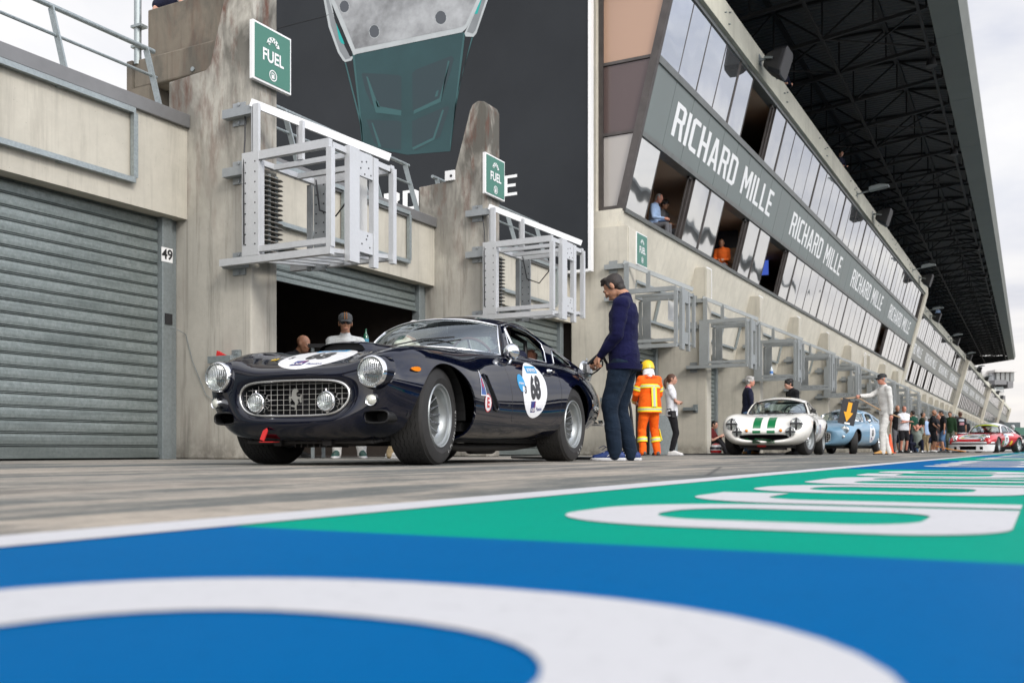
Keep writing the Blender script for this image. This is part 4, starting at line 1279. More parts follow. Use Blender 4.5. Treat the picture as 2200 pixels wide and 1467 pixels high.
# ================================================================== the other side of the lane (seen only as reflections)
ps = thing('pit_wall', 'concrete pit wall on the far side of the lane', 'wall', (13, 20, 0))
bm = BM(); box(bm, (0, -60, 0), (0.4, 240, 1.1)); build('wall', bm, M_conc, ps)
bm = BM()
for i in range(40): box(bm, (0.15, -60 + i * 7, 1.1), (0.25, -59.9 + i * 7, 3.2))
box(bm, (0.15, -60, 3.15), (0.22, 240, 3.25)); build('fence_post', bm, M_galvd, ps)
gs = thing('grandstand', 'distant grandstand on the far side of the track', 'grandstand', (42, 20, 0))
bm = BM(); prism(bm, [(0, 0), (0, 2.5), (14, 9.5), (14, 0)], 'y', -70, 220); build('tier', bm, P('far_stand', (0.10, 0.11, 0.12), 0.8, var=0.5, vscale=0.4), gs)
bm = BM()
for i in range(24): box(bm, (-0.1, -66 + i * 12, 0.9), (0.0, -60 + i * 12, 2.2))
build('advert_board', bm, P('advert_blue', (0.03, 0.12, 0.4), 0.5), gs)
bm = BM(); box(bm, (4, -70, 12.6), (17, 220, 13.2)); build('roof', bm, M_galvd, gs)
# ================================================================== car machinery
def bspline(t, n, clamp=True):
    """cubic B-spline weights: returns list of (index, weight) for parameter t in [0, n-1]"""
    i = int(math.floor(t)); i = min(i, n - 2) if clamp else i
    f = t - i
    w = ((1 - f) ** 3 / 6, (3 * f ** 3 - 6 * f ** 2 + 4) / 6, (-3 * f ** 3 + 3 * f ** 2 + 3 * f + 1) / 6, f ** 3 / 6)
    return [(i - 1 + k, w[k]) for k in range(4)]

def loft_body(st, nu=10, nv=8):
    """st: stations, each a list of key points (x, y>=0, z) from bottom centre round the side to top centre.
    returns verts grid as numpy (rows, cols, 3); columns go full circle (closed)"""
    S = np.array(st, float)                       # (m, k, 3)
    m, k, _ = S.shape
    mir = S[:, 1:-1][:, ::-1].copy(); mir[:, :, 1] *= -1
    R = np.concatenate([S, mir], axis=1)          # closed ring
    n = R.shape[1]
    # pad ends by linear extrapolation so the surface reaches the first/last station
    R = np.concatenate([(2 * R[:1] - R[1:2]), R, (2 * R[-1:] - R[-2:-1])], axis=0)
    rows = []
    for a in range((m - 1) * nu + 1):
        t = a / nu
        w = bspline(t, m)
        rows.append(sum(wt * R[i + 1] for i, wt in w))
    Rr = np.array(rows)
    cols = []
    for b in range(n * nv):
        t = b / nv
        w = bspline(t, n, False)
        cols.append(sum(wt * Rr[:, i % n] for i, wt in w))
    return np.stack(cols, axis=1)

def grid_mesh(G, closed_v=True, keep=None):
    r, c, _ = G.shape
    vs = G.reshape(-1, 3).tolist()
    fs = []
    for i in range(r - 1):
        for j in range(c if closed_v else c - 1):
            j2 = (j + 1) % c
            f = (i * c + j, i * c + j2, (i + 1) * c + j2, (i + 1) * c + j)
            if keep is not None:
                cx = (G[i, j] + G[i, j2] + G[i + 1, j2] + G[i + 1, j]) / 4
                if not keep(cx): continue
            fs.append(f)
    me = bpy.data.meshes.new('loft')
    me.from_pydata(vs, [], fs)
    me.update()
    bm = BM(); bm.from_mesh(me)
    loose = [v for v in bm.verts if not v.link_faces]
    bmesh.ops.delete(bm, geom=loose, context='VERTS')
    bmesh.ops.remove_doubles(bm, verts=bm.verts, dist=1e-5)
    bmesh.ops.recalc_face_normals(bm, faces=bm.faces)
    bm.to_mesh(me); bm.free()
    return me

def smooth_source(me):
    """BVH + per-vertex normals of a mesh for later use"""
    bm = BM(); bm.from_mesh(me); bm.normal_update()
    bvh = BVHTree.FromBMesh(bm)
    tris = [[v.index for v in f.verts] for f in bm.faces]
    co = [v.co.copy() for v in bm.verts]; no = [v.normal.copy() for v in bm.verts]
    bm.free()
    return bvh, tris, co, no

def src_normal(src, p):
    bvh, tris, co, no = src
    loc, nrm, idx, d = bvh.find_nearest(p)
    if idx is None: return None, 1e9
    ids = tris[idx]
    ws = [1.0 / ((co[i] - loc).length + 1e-5) ** 2 for i in ids]
    n = Vector((0, 0, 0))
    for i, wgt in zip(ids, ws): n += no[i] * wgt
    return n.normalized(), d

def shell_cut(name, me, thick, cutters, mat, parent, src=None):
    """thicken a sheet, subtract cutter bmeshes, then re-shade with the normals of the uncut sheet"""
    src = src or smooth_source(me)
    o = bpy.data.objects.new(name, me); TC.objects.link(o)
    s = o.modifiers.new('s', 'SOLIDIFY'); s.thickness = thick; s.offset = -1; s.use_even_offset = False
    cuts = []
    for i, cb_ in enumerate(cutters):
        cm = bpy.data.meshes.new('cut'); bmesh.ops.recalc_face_normals(cb_, faces=cb_.faces); cb_.to_mesh(cm); cb_.free()
        co_ = bpy.data.objects.new('cut', cm); TC.objects.link(co_); cuts.append(co_)
        b = o.modifiers.new('b%d' % i, 'BOOLEAN'); b.operation = 'DIFFERENCE'; b.object = co_; b.solver = 'EXACT'
    me2 = eval_mesh(o)
    bpy.data.objects.remove(o)
    for c_ in cuts: bpy.data.objects.remove(c_)
    me2.materials.clear()
    setup_mesh(me2, mat, True)
    me2.name = name
    nl = []
    cache = {}
    polys = me2.polygons
    vcos = [v.co.copy() for v in me2.vertices]
    for p in polys:
        pn = p.normal
        for li in p.loop_indices:
            vi = me2.loops[li].vertex_index
            if vi not in cache: cache[vi] = src_normal(src, vcos[vi])
            n, d = cache[vi]
            if n is None: nl.append(pn[:]); continue
            if n.dot(pn) > 0.55 and d < 0.003: nl.append(n[:])
            elif n.dot(pn) < -0.55: nl.append((-n)[:])
            else: nl.append(pn[:])
    me2.normals_split_custom_set(nl)
    return link(bpy.data.objects.new(name, me2), parent), src

def project_onto(me, src, dirv, off, maxd=1.0):
    """push every vertex along dirv until it meets the surface, then lift by off"""
    bvh = src[0]; dirv = Vector(dirv).normalized()
    for v in me.vertices:
        loc, nrm, idx, d = bvh.ray_cast(v.co, dirv, maxd)
        if loc is not None: v.co = loc - dirv * off
    me.update()

def disc_grid(rx, ry, nr=10, na=40):
    vs = [(0, 0, 0)]; fs = []
    for i in range(1, nr + 1):
        for k in range(na):
            a = 2 * PI * k / na; vs.append((rx * i / nr * math.cos(a), ry * i / nr * math.sin(a), 0))
    for k in range(na): fs.append((0, 1 + k, 1 + (k + 1) % na))
    for i in range(nr - 1):
        for k in range(na):
            a = 1 + i * na; b = 1 + (i + 1) * na
            fs.append((a + k, b + k, b + (k + 1) % na, a + (k + 1) % na))
    me = bpy.data.meshes.new('disc'); me.from_pydata(vs, [], fs); return me

def rect_grid(w, h, nx=12, ny=8):
    vs = [(-w / 2 + w * i / nx, -h / 2 + h * j / ny, 0) for j in range(ny + 1) for i in range(nx + 1)]
    fs = [(j * (nx + 1) + i, j * (nx + 1) + i + 1, (j + 1) * (nx + 1) + i + 1, (j + 1) * (nx + 1) + i) for j in range(ny) for i in range(nx)]
    me = bpy.data.meshes.new('rect'); me.from_pydata(vs, [], fs); return me

def subdiv_mesh(me, ln):
    bm = BM(); bm.from_mesh(me)
    bmesh.ops.triangulate(bm, faces=bm.faces)
    for _ in range(3):
        es = [e for e in bm.edges if e.calc_length() > ln]
        if not es: break
        bmesh.ops.subdivide_edges(bm, edges=es, cuts=1)
        bmesh.ops.triangulate(bm, faces=bm.faces)
    bm.to_mesh(me); bm.free()
    return me

def decal(name, me, M, src, dirv, off, mat, parent, ln=None):
    if ln: subdiv_mesh(me, ln)
    me.transform(M)
    project_onto(me, src, dirv, off, 2.5)
    me.materials.clear(); setup_mesh(me, mat, True); me.name = name
    return link(bpy.data.objects.new(name, me), parent)

# ---- wheel (axle along y, outer face towards +y, centred on the hub)
M_rubber = P('tyre_rubber', (0.022, 0.021, 0.020), 0.75, var=0.2, vscale=12, bump=0.15, bscale=120)
M_rimm = P('painted_rim', (0.34, 0.36, 0.36), 0.35, 0.6)
M_chrome = P('chrome', (0.85, 0.86, 0.87), 0.06, 1.0)
M_spoke = P('wire_spoke', (0.38, 0.39, 0.40), 0.25, 0.9)
M_brake = P('brake_dark', (0.045, 0.042, 0.04), 0.6, 0.4)
def wheel(R=0.325, rim=0.205, w=0.20, spokes=True, tread=True, dish=0.07, hub=0.05, seg=64, steer=0.0, side=1):
    e = bpy.data.objects.new('wheel', None); C.objects.link(e)
    Mr = axis_matrix((0, 0, 0), (0, 1, 0))          # local z -> +y (outer)
    h = w / 2
    bm = BM()
    if tread:
        # ribs separated by wavy circumferential grooves
        ribs = 7; a = h - 0.022
        n = 144
        prof = [(rim - 0.004, -h + 0.012), (rim + 0.012, -h + 0.004), (rim + 0.045, -h - 0.010), (R - 0.045, -h - 0.006), (R - 0.016, -h + 0.006)]
        cols = []
        for r_, y_ in prof: cols.append((r_, y_, 0))
        for i in range(ribs):
            y0_ = -a + 2 * a * i / ribs; y1_ = -a + 2 * a * (i + 1) / ribs
            cr = 0.006 * ((abs((y0_ + y1_) / 2) / h) ** 2)
            cols += [(R - cr - (0.007 if i else 0.004), y0_ + 0.0005, 1 if i else 0), (R - cr, y0_ + 0.0025, 1 if i else 0), (R - cr, y1_ - 0.0025, 1 if i < ribs - 1 else 0), (R - cr - (0.007 if i < ribs - 1 else 0.004), y1_ - 0.0005, 1 if i < ribs - 1 else 0)]
        for r_, y_ in prof[::-1]: cols.append((r_, -y_, 0))
        rings = []
        for (r_, y_, wv) in cols:
            ring = []
            for k in range(n):
                t = 2 * PI * k / n
                yy = y_ + wv * 0.0045 * (1 if (k % 4) in (0, 1) else -1)
                ring.append(bm.verts.new(Mr @ Vector((r_ * math.cos(t), r_ * math.sin(t), yy))))
            rings.append(ring)
        for A, B in zip(rings, rings[1:]):
            for k in range(n): bm.faces.new((A[k], A[(k + 1) % n], B[(k + 1) % n], B[k]))
        build('tyre', bm, M_rubber, e, 28)
    else:
        lathe(bm, [(rim - 0.004, -h + 0.012), (rim + 0.012, -h + 0.002), (rim + 0.045, -h - 0.008), (R - 0.045, -h - 0.004), (R - 0.014, -h + 0.010), (R - 0.002, -h + 0.035), (R, 0), (R - 0.002, h - 0.035), (R - 0.014, h - 0.010), (R - 0.045, h + 0.004), (rim + 0.045, h + 0.008), (rim + 0.012, h - 0.002), (rim - 0.004, h - 0.012)], seg, Mr)
        build('tyre', bm, M_rubber, e, 40)
    bm = BM()
    lathe(bm, [(rim + 0.010, h - 0.004), (rim + 0.004, h + 0.003), (rim - 0.004, h), (rim - 0.008, h - 0.014), (rim - 0.022, h - 0.02), (rim - 0.026, h - 0.06), (rim - 0.045, h - 0.075), (rim - 0.048, -h + 0.06), (rim - 0.02, -h + 0.02), (rim + 0.008, -h + 0.002)], seg, Mr)
    build('rim', bm, M_rimm, e, 50)
    yh = h - dish
    bm = BM()
    lathe(bm, [(0, yh + 0.035), (0.018, yh + 0.035), (0.022, yh + 0.028), (0.030, yh + 0.02), (hub - 0.014, yh + 0.005), (hub, yh - 0.01), (hub, yh - 0.03), (hub * 0.7, yh - 0.06), (hub * 0.9, yh - 0.10)], 20, Mr)
    if spokes:
        for a in (90, 210, 330):   # knock-off spinner ears
            t = math.radians(a); d = Vector((math.cos(t), 0, math.sin(t)))
            bar(bm, Vector((0, yh + 0.02, 0)) + d * 0.02, Vector((0, yh + 0.012, 0)) + d * 0.062, 0.02, 0.012)
    build('hub', bm, M_chrome, e, 40)
    bm = BM()
    if spokes:
        for k in range(30):
            t = 2 * PI * k / 30; s = 1 if k % 2 else -1
            for (ya, yb_, tw, ra) in ((yh - 0.012, h - 0.068, 0.34, hub * 0.98), (yh - 0.06, -0.01, 0.5, hub * 0.85)):
                t2 = t + s * tw
                bar(bm, (ra * math.cos(t), ya, ra * math.sin(t)), ((rim - 0.044) * math.cos(t2), yb_, (rim - 0.044) * math.sin(t2)), 0.0045)
        build('spokes', bm, M_spoke, e)
    else:
        lathe(bm, [(hub * 0.9, yh), (hub * 1.2, yh - 0.004), (rim * 0.55, yh + 0.012), (rim - 0.046, yh - 0.02)], seg, Mr)
        build('wheel_disc', bm, M_rimm, e, 40)
    bm = BM(); lathe(bm, [(0, -h + 0.03), (rim - 0.055, -h + 0.03), (rim - 0.055, -h + 0.05), (0, -h + 0.05)], 32, Mr); build('brake_disc', bm, M_brake, e)
    return e
def put_wheel(src_w, parent, x, y, z, steer=0.0, first=False):
    w_ = src_w if first else copy_tree(src_w)
    w_.parent = parent; w_.location = (x, y, z)
    w_.rotation_euler = (0, 0, steer if y > 0 else PI + steer)
    return w_

M_refl = P('lamp_reflector', (0.78, 0.80, 0.79), 0.28, 0.85, bump=0.5, bscale=30)
def lens_mat():
    m, nt, b = new_mat('lamp_glass')
    N_, L_ = nt.nodes, nt.links
    tr = N_.new('ShaderNodeBsdfTransparent'); tr.inputs['Color'].default_value = (0.93, 0.95, 0.94, 1)
    gl = N_.new('ShaderNodeBsdfGlossy'); gl.inputs['Roughness'].default_value = 0.06
    df = N_.new('ShaderNodeBsdfTranslucent'); df.inputs['Color'].default_value = (0.9, 0.92, 0.9, 1)
    tcn = N_.new('ShaderNodeTexCoord'); wv = N_.new('ShaderNodeTexWave'); wv.bands_direction = 'Y'; wv.inputs['Scale'].default_value = 22; L_.new(tcn.outputs['Object'], wv.inputs['Vector'])
    L_.new(bump_node(nt, wv.outputs['Fac'], 0.6, 0.01), gl.inputs['Normal'])
    m1 = N_.new('ShaderNodeMixShader'); m1.inputs[0].default_value = 0.30; L_.new(tr.outputs[0], m1.inputs[1]); L_.new(gl.outputs[0], m1.inputs[2])
    m2 = N_.new('ShaderNodeMixShader'); m2.inputs[0].default_value = 0.15; L_.new(m1.outputs[0], m2.inputs[1]); L_.new(df.outputs[0], m2.inputs[2])
    L_.new(m2.outputs[0], N_['Material Output'].inputs['Surface'])
    return m
M_lens = lens_mat()
M_glass = None
def car_glass():
    m, nt, b = new_mat('car_glass')
    N_, L_ = nt.nodes, nt.links
    out = N_['Material Output']
    tr = N_.new('ShaderNodeBsdfTransparent'); tr.inputs['Color'].default_value = (0.72, 0.82, 0.80, 1)
    gl = N_.new('ShaderNodeBsdfGlossy'); gl.inputs['Roughness'].default_value = 0.02; gl.inputs['Color'].default_value = (0.9, 0.97, 0.97, 1)
    fr = N_.new('ShaderNodeFresnel'); fr.inputs['IOR'].default_value = 1.5
    f2 = mapr(nt, fr.outputs[0], 0.03, 1.0, 0.20, 1.0)
    mx = N_.new('ShaderNodeMixShader')
    L_.new(f2, mx.inputs[0]); L_.new(tr.outputs[0], mx.inputs[1]); L_.new(gl.outputs[0], mx.inputs[2]); L_.new(mx.outputs[0], out.inputs['Surface'])
    return m
M_glass = car_glass()

def headlamp(parent, c, r, dirv=(-1, 0, 0.03), ring=True, name='headlight', depth=0.10, cross=False, bodymat=None):
    e = bpy.data.objects.new(name, None); C.objects.link(e); e.parent = parent
    M = axis_matrix((0, 0, 0), dirv); e.location = c
    bm = BM()
    lathe(bm, [(r * 0.90, 0.0), (r * 0.93, 0.014), (r * 1.0, 0.012), (r * 1.05, -0.004), (r * 1.07, -0.03), (r * 1.07, -depth)], 40, M)
    build('trim_ring', bm, M_chrome, e, 60)
    bm = BM()
    lathe(bm, [(0, -r * 0.75), (r * 0.25, -r * 0.70), (r * 0.6, -r * 0.45), (r * 0.93, -0.005)], 36, M)
    build('reflector', bm, M_refl, e, 60)
    bm = BM()
    lathe(bm, [(r * 0.92, 0.002), (r * 0.75, r * 0.12), (r * 0.5, r * 0.20), (r * 0.25, r * 0.24), (0, r * 0.255)], 36, M)
    lathe(bm, [(r * 0.92, 0.0), (r * 0.75, r * 0.10), (r * 0.5, r * 0.17), (r * 0.25, r * 0.21), (0, r * 0.225)], 36, M)
    build('lens', bm, M_lens, e, 60)
    bm = BM(); ball(bm, M @ Vector((0, 0, -r * 0.35)), r * 0.13, 10, 6); bar(bm, M @ Vector((0, 0, -r * 0.7)), M @ Vector((0, 0, -r * 0.35)), r * 0.12)
    build('bulb', bm, M_chrome, e, 60)
    if cross:
        bm = BM()
        for a in (0, 90):
            t = math.radians(a); p, q = (r * 1.0 * math.cos(t), r * 1.0 * math.sin(t)), (-r * 1.0 * math.cos(t), -r * 1.0 * math.sin(t))
            hh = 0.02
            pts = [M @ Vector((p[0] * k, p[1] * k, 0.012 + r * 0.27 * (1 - k * k))) for k in (-1, -0.7, -0.35, 0, 0.35, 0.7, 1)]
            for a_, b_ in zip(pts, pts[1:]): bar(bm, a_, b_, 0.030, 0.010) if a == 90 else bar(bm, a_, b_, 0.010, 0.030)
        build('tape_cross', bm, M_black, e)
    return e
# ================================================================== the dark blue coupe
def paint(name, col, spec=0.0, rough=0.32):
    m, nt, b = new_mat(name)
    b.inputs['Base Color'].default_value = (*col, 1)
    b.inputs['Roughness'].default_value = rough
    b.inputs['Specular IOR Level'].default_value = spec
    b.inputs['Coat Weight'].default_value = 1.0; b.inputs['Coat Roughness'].default_value = 0.015; b.inputs['Coat IOR'].default_value = 1.6
    geo = nt.nodes.new('ShaderNodeTexCoord').outputs['Object']
    n = noise(nt, geo, 2.2, 3, 0.5)
    nt.links.new(bump_node(nt, n, 0.10, 0.012), b.inputs['Coat Normal'])
    return m
M_navy = paint('navy_paint', (0.0012, 0.0022, 0.0095))
M_under = P('underbody', (0.012, 0.012, 0.012), 0.6, 0.2)
M_trimb = P('black_trim', (0.01, 0.01, 0.01), 0.5)
M_leather = P('tan_leather', (0.12, 0.05, 0.03), 0.5, var=0.2, vscale=10)
car = thing('race_car', 'glossy dark blue coupe with white number 68 roundels, being refuelled in front', 'car', wg(CX + F * -1.177 / 7.013, 7.013))
CPHI = 0.42
# car local axes: +x towards the tail, +y the near flank, z up
u_w = Vector((RX * math.sin(CPHI) + FX * math.cos(CPHI), RY * math.sin(CPHI) + FY * math.cos(CPHI), 0))
v_w = Vector((RX * math.cos(CPHI) - FX * math.sin(CPHI), RY * math.cos(CPHI) - FY * math.sin(CPHI), 0))
# (u, v, z) is left-handed, so the model is built with y mirrored: local +y = far flank
car.rotation_euler = (0, 0, math.atan2(u_w.y, u_w.x))
# near flank is local -y.  All shape code below uses n(y) = -y for near side
G_hw = 0.415
ST = [
 # grille mouth (bottom centre -> side -> top centre)
 [(-.60,0,.328),(-.60,.20,.327),(-.598,.355,.340),(-.585,.432,.43),(-.585,.41,.505),(-.592,.345,.534),(-.598,.26,.541),(-.60,.14,.545),(-.60,0,.546)],
 [(-.645,0,.306),(-.643,.22,.305),(-.632,.395,.318),(-.605,.475,.425),(-.605,.452,.524),(-.615,.375,.556),(-.625,.28,.566),(-.635,.14,.570),(-.638,0,.571)],
 [(-.66,0,.262),(-.655,.24,.262),(-.63,.45,.280),(-.585,.58,.42),(-.59,.56,.56),(-.605,.43,.590),(-.62,.30,.598),(-.63,.15,.604),(-.635,0,.605)],
 [(-.61,0,.185),(-.60,.30,.190),(-.56,.58,.225),(-.53,.745,.40),(-.575,.745,.60),(-.575,.60,.715),(-.57,.43,.650),(-.585,.22,.642),(-.59,0,.644)],
 [(-.48,0,.150),(-.47,.34,.155),(-.44,.67,.185),(-.40,.815,.41),(-.42,.79,.635),(-.40,.62,.785),(-.40,.44,.705),(-.41,.22,.705),(-.41,0,.71)],
 [(-.28,0,.155),(-.28,.36,.157),(-.28,.75,.170),(-.26,.865,.41),(-.26,.825,.665),(-.24,.635,.820),(-.24,.45,.760),(-.24,.23,.765),(-.24,0,.77)],
 [(0,0,.155),(0,.36,.155),(0,.80,.165),(0,.89,.41),(0,.845,.69),(0,.65,.838),(0,.46,.80),(0,.24,.808),(0,0,.815)],
 [(.3,0,.155),(.3,.36,.155),(.3,.80,.165),(.3,.885,.43),(.3,.84,.69),(.3,.65,.838),(.3,.48,.82),(.3,.25,.828),(.3,0,.835)],
 [(.6,0,.155),(.6,.36,.155),(.6,.78,.165),(.6,.865,.44),(.6,.79,.71),(.6,.655,.84),(.6,.49,.845),(.6,.25,.862),(.6,0,.87)],
 [(.95,0,.155),(.95,.36,.155),(.95,.78,.165),(.95,.85,.44),(.95,.785,.73),(.95,.665,.855),(.95,.50,.875),(.95,.26,.90),(.95,0,.91)],
 [(1.3,0,.16),(1.3,.34,.16),(1.3,.78,.17),(1.3,.845,.45),(1.3,.785,.74),(1.3,.675,.865),(1.3,.52,.885),(1.3,.27,.905),(1.3,0,.91)],
 [(1.7,0,.165),(1.7,.34,.165),(1.7,.78,.175),(1.7,.85,.45),(1.7,.79,.74),(1.7,.675,.862),(1.7,.53,.88),(1.7,.28,.90),(1.7,0,.905)],
 [(2.05,0,.17),(2.05,.34,.17),(2.05,.78,.18),(2.05,.865,.45),(2.05,.825,.74),(2.05,.69,.865),(2.05,.55,.88),(2.05,.29,.90),(2.05,0,.905)],
 [(2.4,0,.17),(2.4,.34,.17),(2.4,.79,.19),(2.4,.885,.46),(2.4,.85,.73),(2.4,.72,.872),(2.4,.56,.885),(2.4,.30,.90),(2.4,0,.905)],
 [(2.75,0,.19),(2.75,.34,.19),(2.75,.76,.21),(2.75,.86,.47),(2.75,.83,.71),(2.75,.705,.868),(2.75,.56,.885),(2.75,.30,.895),(2.75,0,.90)],
 [(3.1,0,.24),(3.1,.34,.24),(3.1,.71,.26),(3.1,.81,.48),(3.1,.78,.69),(3.1,.665,.84),(3.1,.52,.865),(3.1,.28,.875),(3.1,0,.88)],
 [(3.4,0,.27),(3.4,.34,.27),(3.4,.66,.30),(3.4,.755,.49),(3.4,.72,.66),(3.4,.60,.79),(3.4,.46,.815),(3.4,.25,.825),(3.4,0,.83)],
 [(3.6,0,.32),(3.6,.30,.32),(3.6,.56,.35),(3.53,.65,.50),(3.53,.62,.62),(3.51,.50,.725),(3.51,.38,.745),(3.51,.2,.755),(3.51,0,.76)],
 [(3.61,0,.40),(3.61,.22,.40),(3.61,.40,.42),(3.63,.46,.51),(3.63,.43,.60),(3.62,.34,.65),(3.62,.26,.66),(3.62,.14,.665),(3.62,0,.668)],
 [(3.65,0,.50),(3.65,.05,.50),(3.65,.1,.51),(3.65,.12,.53),(3.65,.11,.55),(3.65,.08,.57),(3.65,.06,.575),(3.65,.03,.578),(3.65,0,.58)],
]
G = loft_body(ST, 8, 7)
# cockpit is cut out of the top
me_body = grid_mesh(G, True, keep=lambda c: not (0.98 < c[0] < 2.62 and abs(c[1]) < 0.56 and c[2] > 0.6))
full_src = smooth_source(grid_mesh(G, True))
def cyl_cut(x, z, r, y0, y1, n=64, rear_drop=None):
    bm = BM()
    poly = circle_pts(x, z, r, r, n)
    prism(bm, poly, 'y', y0, y1)
    return bm
def arch_poly(x, z, r, dropf, dropr, n=40):
    """wheel opening: round top, sides run down past the sill"""
    pts = arc(x, z, r, r, -dropr, 180 + dropf, n)
    pts = pts + [(pts[-1][0] - 0.0, -0.2), (pts[0][0], -0.2)]
    return pts
cut = []
for sgn in (1, -1):
    a, b_ = (0.50, 1.1) if sgn > 0 else (-1.1, -0.50)
    bm = BM(); prism(bm, [(-0.37, -0.1)] + [(-0.385, 0.16), (-0.395, 0.30)] + arc(-0.015, 0.305, 0.385, 0.375, 172, 12, 30) + [(0.395, 0.20), (0.40, -0.1)], 'y', a, b_); cut.append(bm)
    bm = BM(); prism(bm, [(2.02, -0.1), (2.06, 0.22), (2.09, 0.34)] + arc(2.455, 0.305, 0.37, 0.38, 165, 15, 30) + [(2.84, 0.26), (2.88, -0.1)], 'y', a, b_); cut.append(bm)
    # cooling slots in the nose
    bm = BM(); prism(bm, circle_pts(0.555 if sgn > 0 else -0.615, 0.312, 0.085, 0.036, 28, 3.2), 'x', -0.85, -0.45); cut.append(bm)
body, src = shell_cut('body', me_body, 0.014, cut, M_navy, car, full_src)
# dark liner inside the nose, wheel wells and floor
bm = BM()
box(bm, (-0.35, -0.55, 0.16), (3.3, 0.55, 0.235))
box(bm, (0.42, -0.70, 0.236), (1.95, 0.70, 0.30))
build('floor_pan', bm, M_under, car)
bm = BM()
for sgn in (1, -1):
    for x0 in (-0.02, 2.46):
        pl = arc(x0, 0.31, 0.40, 0.40, 0, 180, 20)
        A = [bm.verts.new((p[0], sgn * 0.42, p[1])) for p in pl]; B = [bm.verts.new((p[0], sgn * 0.76, p[1])) for p in pl]
        for i in range(20): bm.faces.new((A[i], A[i + 1], B[i + 1], B[i]))
        bm.faces.new(A)
        build('wheel_well', bm, M_trimb, car); bm = BM()
bm = BM()   # front subframe, anti-roll bar, arms, oil cooler hoses
box(bm, (-0.30, -0.36, 0.13), (0.3, 0.36, 0.17)); 
tube(bm, [(-0.42, -0.5, 0.155), (-0.42, 0.5, 0.155)], 0.013, 8)
tube(bm, [(-0.42, -0.5, 0.155), (-0.1, -0.56, 0.19)], 0.012, 8); tube(bm, [(-0.42, 0.5, 0.155), (-0.1, 0.56, 0.19)], 0.012, 8)
for s in (-1, 1):
    bar(bm, (-0.15, s * 0.3, 0.19), (0, s * 0.62, 0.20), 0.035, 0.05); bar(bm, (0.2, s * 0.3, 0.19), (0, s * 0.62, 0.20), 0.035, 0.05)
    tube(bm, [(-0.22, s * 0.25, 0.2), (-0.18, s * 0.6, 0.22)], 0.014, 8)
    tube(bm, [(0.0, s * 0.55, 0.2), (0.05, s * 0.42, 0.5)], 0.03, 10)
for i in range(7): box(bm, (-0.38, -0.16 + i * 0.05, 0.12), (-0.2, -0.15 + i * 0.05, 0.19))
box(bm, (-0.46, -0.2, 0.13), (-0.40, -0.13, 0.19)); box(bm, (-0.46, 0.2, 0.13), (-0.40, 0.26, 0.19))
build('front_suspension', bm, M_brake, car)
bm = BM()
for s, yy in ((1, -0.45), (1, -0.36)):
    tube(bm, [(0.4, yy, 0.15), (0.8, yy, 0.125), (1.1, yy, 0.12), (1.9, yy, 0.13), (3.5, yy, 0.24)], 0.032, 10)
lathe(bm, [(0, 0), (0.05, 0), (0.062, 0.03), (0.062, 0.40), (0.05, 0.43), (0, 0.43)], 14, axis_matrix((1.15, -0.40, 0.13), (1, 0, 0)))
box(bm, (1.0, -0.5, 0.175), (1.02, -0.3, 0.21)); box(bm, (1.7, -0.5, 0.175), (1.72, -0.3, 0.21))
build('exhaust', bm, M_brake, car, 40)

# wheels: near = local -y
wf = wheel(R=0.332, rim=0.207, w=0.26, dish=0.13)
put_wheel(wf, car, 0.0, 0.615, 0.332, math.radians(7), True)
put_wheel(wf, car, 0.0, -0.625, 0.332, math.radians(7))
wr = copy_tree(wf)
put_wheel(wr, car, 2.46, 0.61, 0.332, 0, True)
put_wheel(wr, car, 2.46, -0.665, 0.332)
# tyre-wall scribbles
for (wx, wy, st_, a0, txt) in ((0.0, -0.625, math.radians(7), -62, 'L.FL 250-101/A'), (2.46, -0.665, 0, -70, 'L.R 2')):
    h = 0.26 / 2 + 0.005
    bm = BM()
    for i, ch in enumerate(txt):
        if ch == ' ': continue
        me = text_mesh(ch, 0.034, 0.0008)
        t = math.radians(a0 + i * 5.4)
        r_ = 0.262
        # on the outer wall (local -y of the car after the half turn)
        up = Vector((-math.cos(t), 0, -math.sin(t))); right = Vector((-math.sin(t), 0, math.cos(t)))
        M = plane_matrix(Vector((r_ * math.cos(t), -h - 0.006, r_ * math.sin(t))), right, up)
        add_mesh(bm, me, Matrix.Translation((wx, wy, 0.327)) @ Matrix.Rotation(st_, 4, 'Z') @ M)
    build('tyre_marking', bm, P('chalk', (0.42, 0.42, 0.40), 0.8), car)

# ---- nose
# grille: surround ring, egg-crate bars, horse emblem, two lamps
gr = bpy.data.objects.new('grille', None); C.objects.link(gr); gr.parent = car
ring = []
c0 = G.shape[1]
row = G[2]
for j in range(0, c0): ring.append(Vector(row[j]) + Vector((-0.006, 0, 0)))
bm = BM(); tube(bm, ring, 0.0085, 8, closed=True); build('grille_surround', bm, P('satin_trim', (0.70, 0.69, 0.67), 0.22, 0.95), gr, 60)
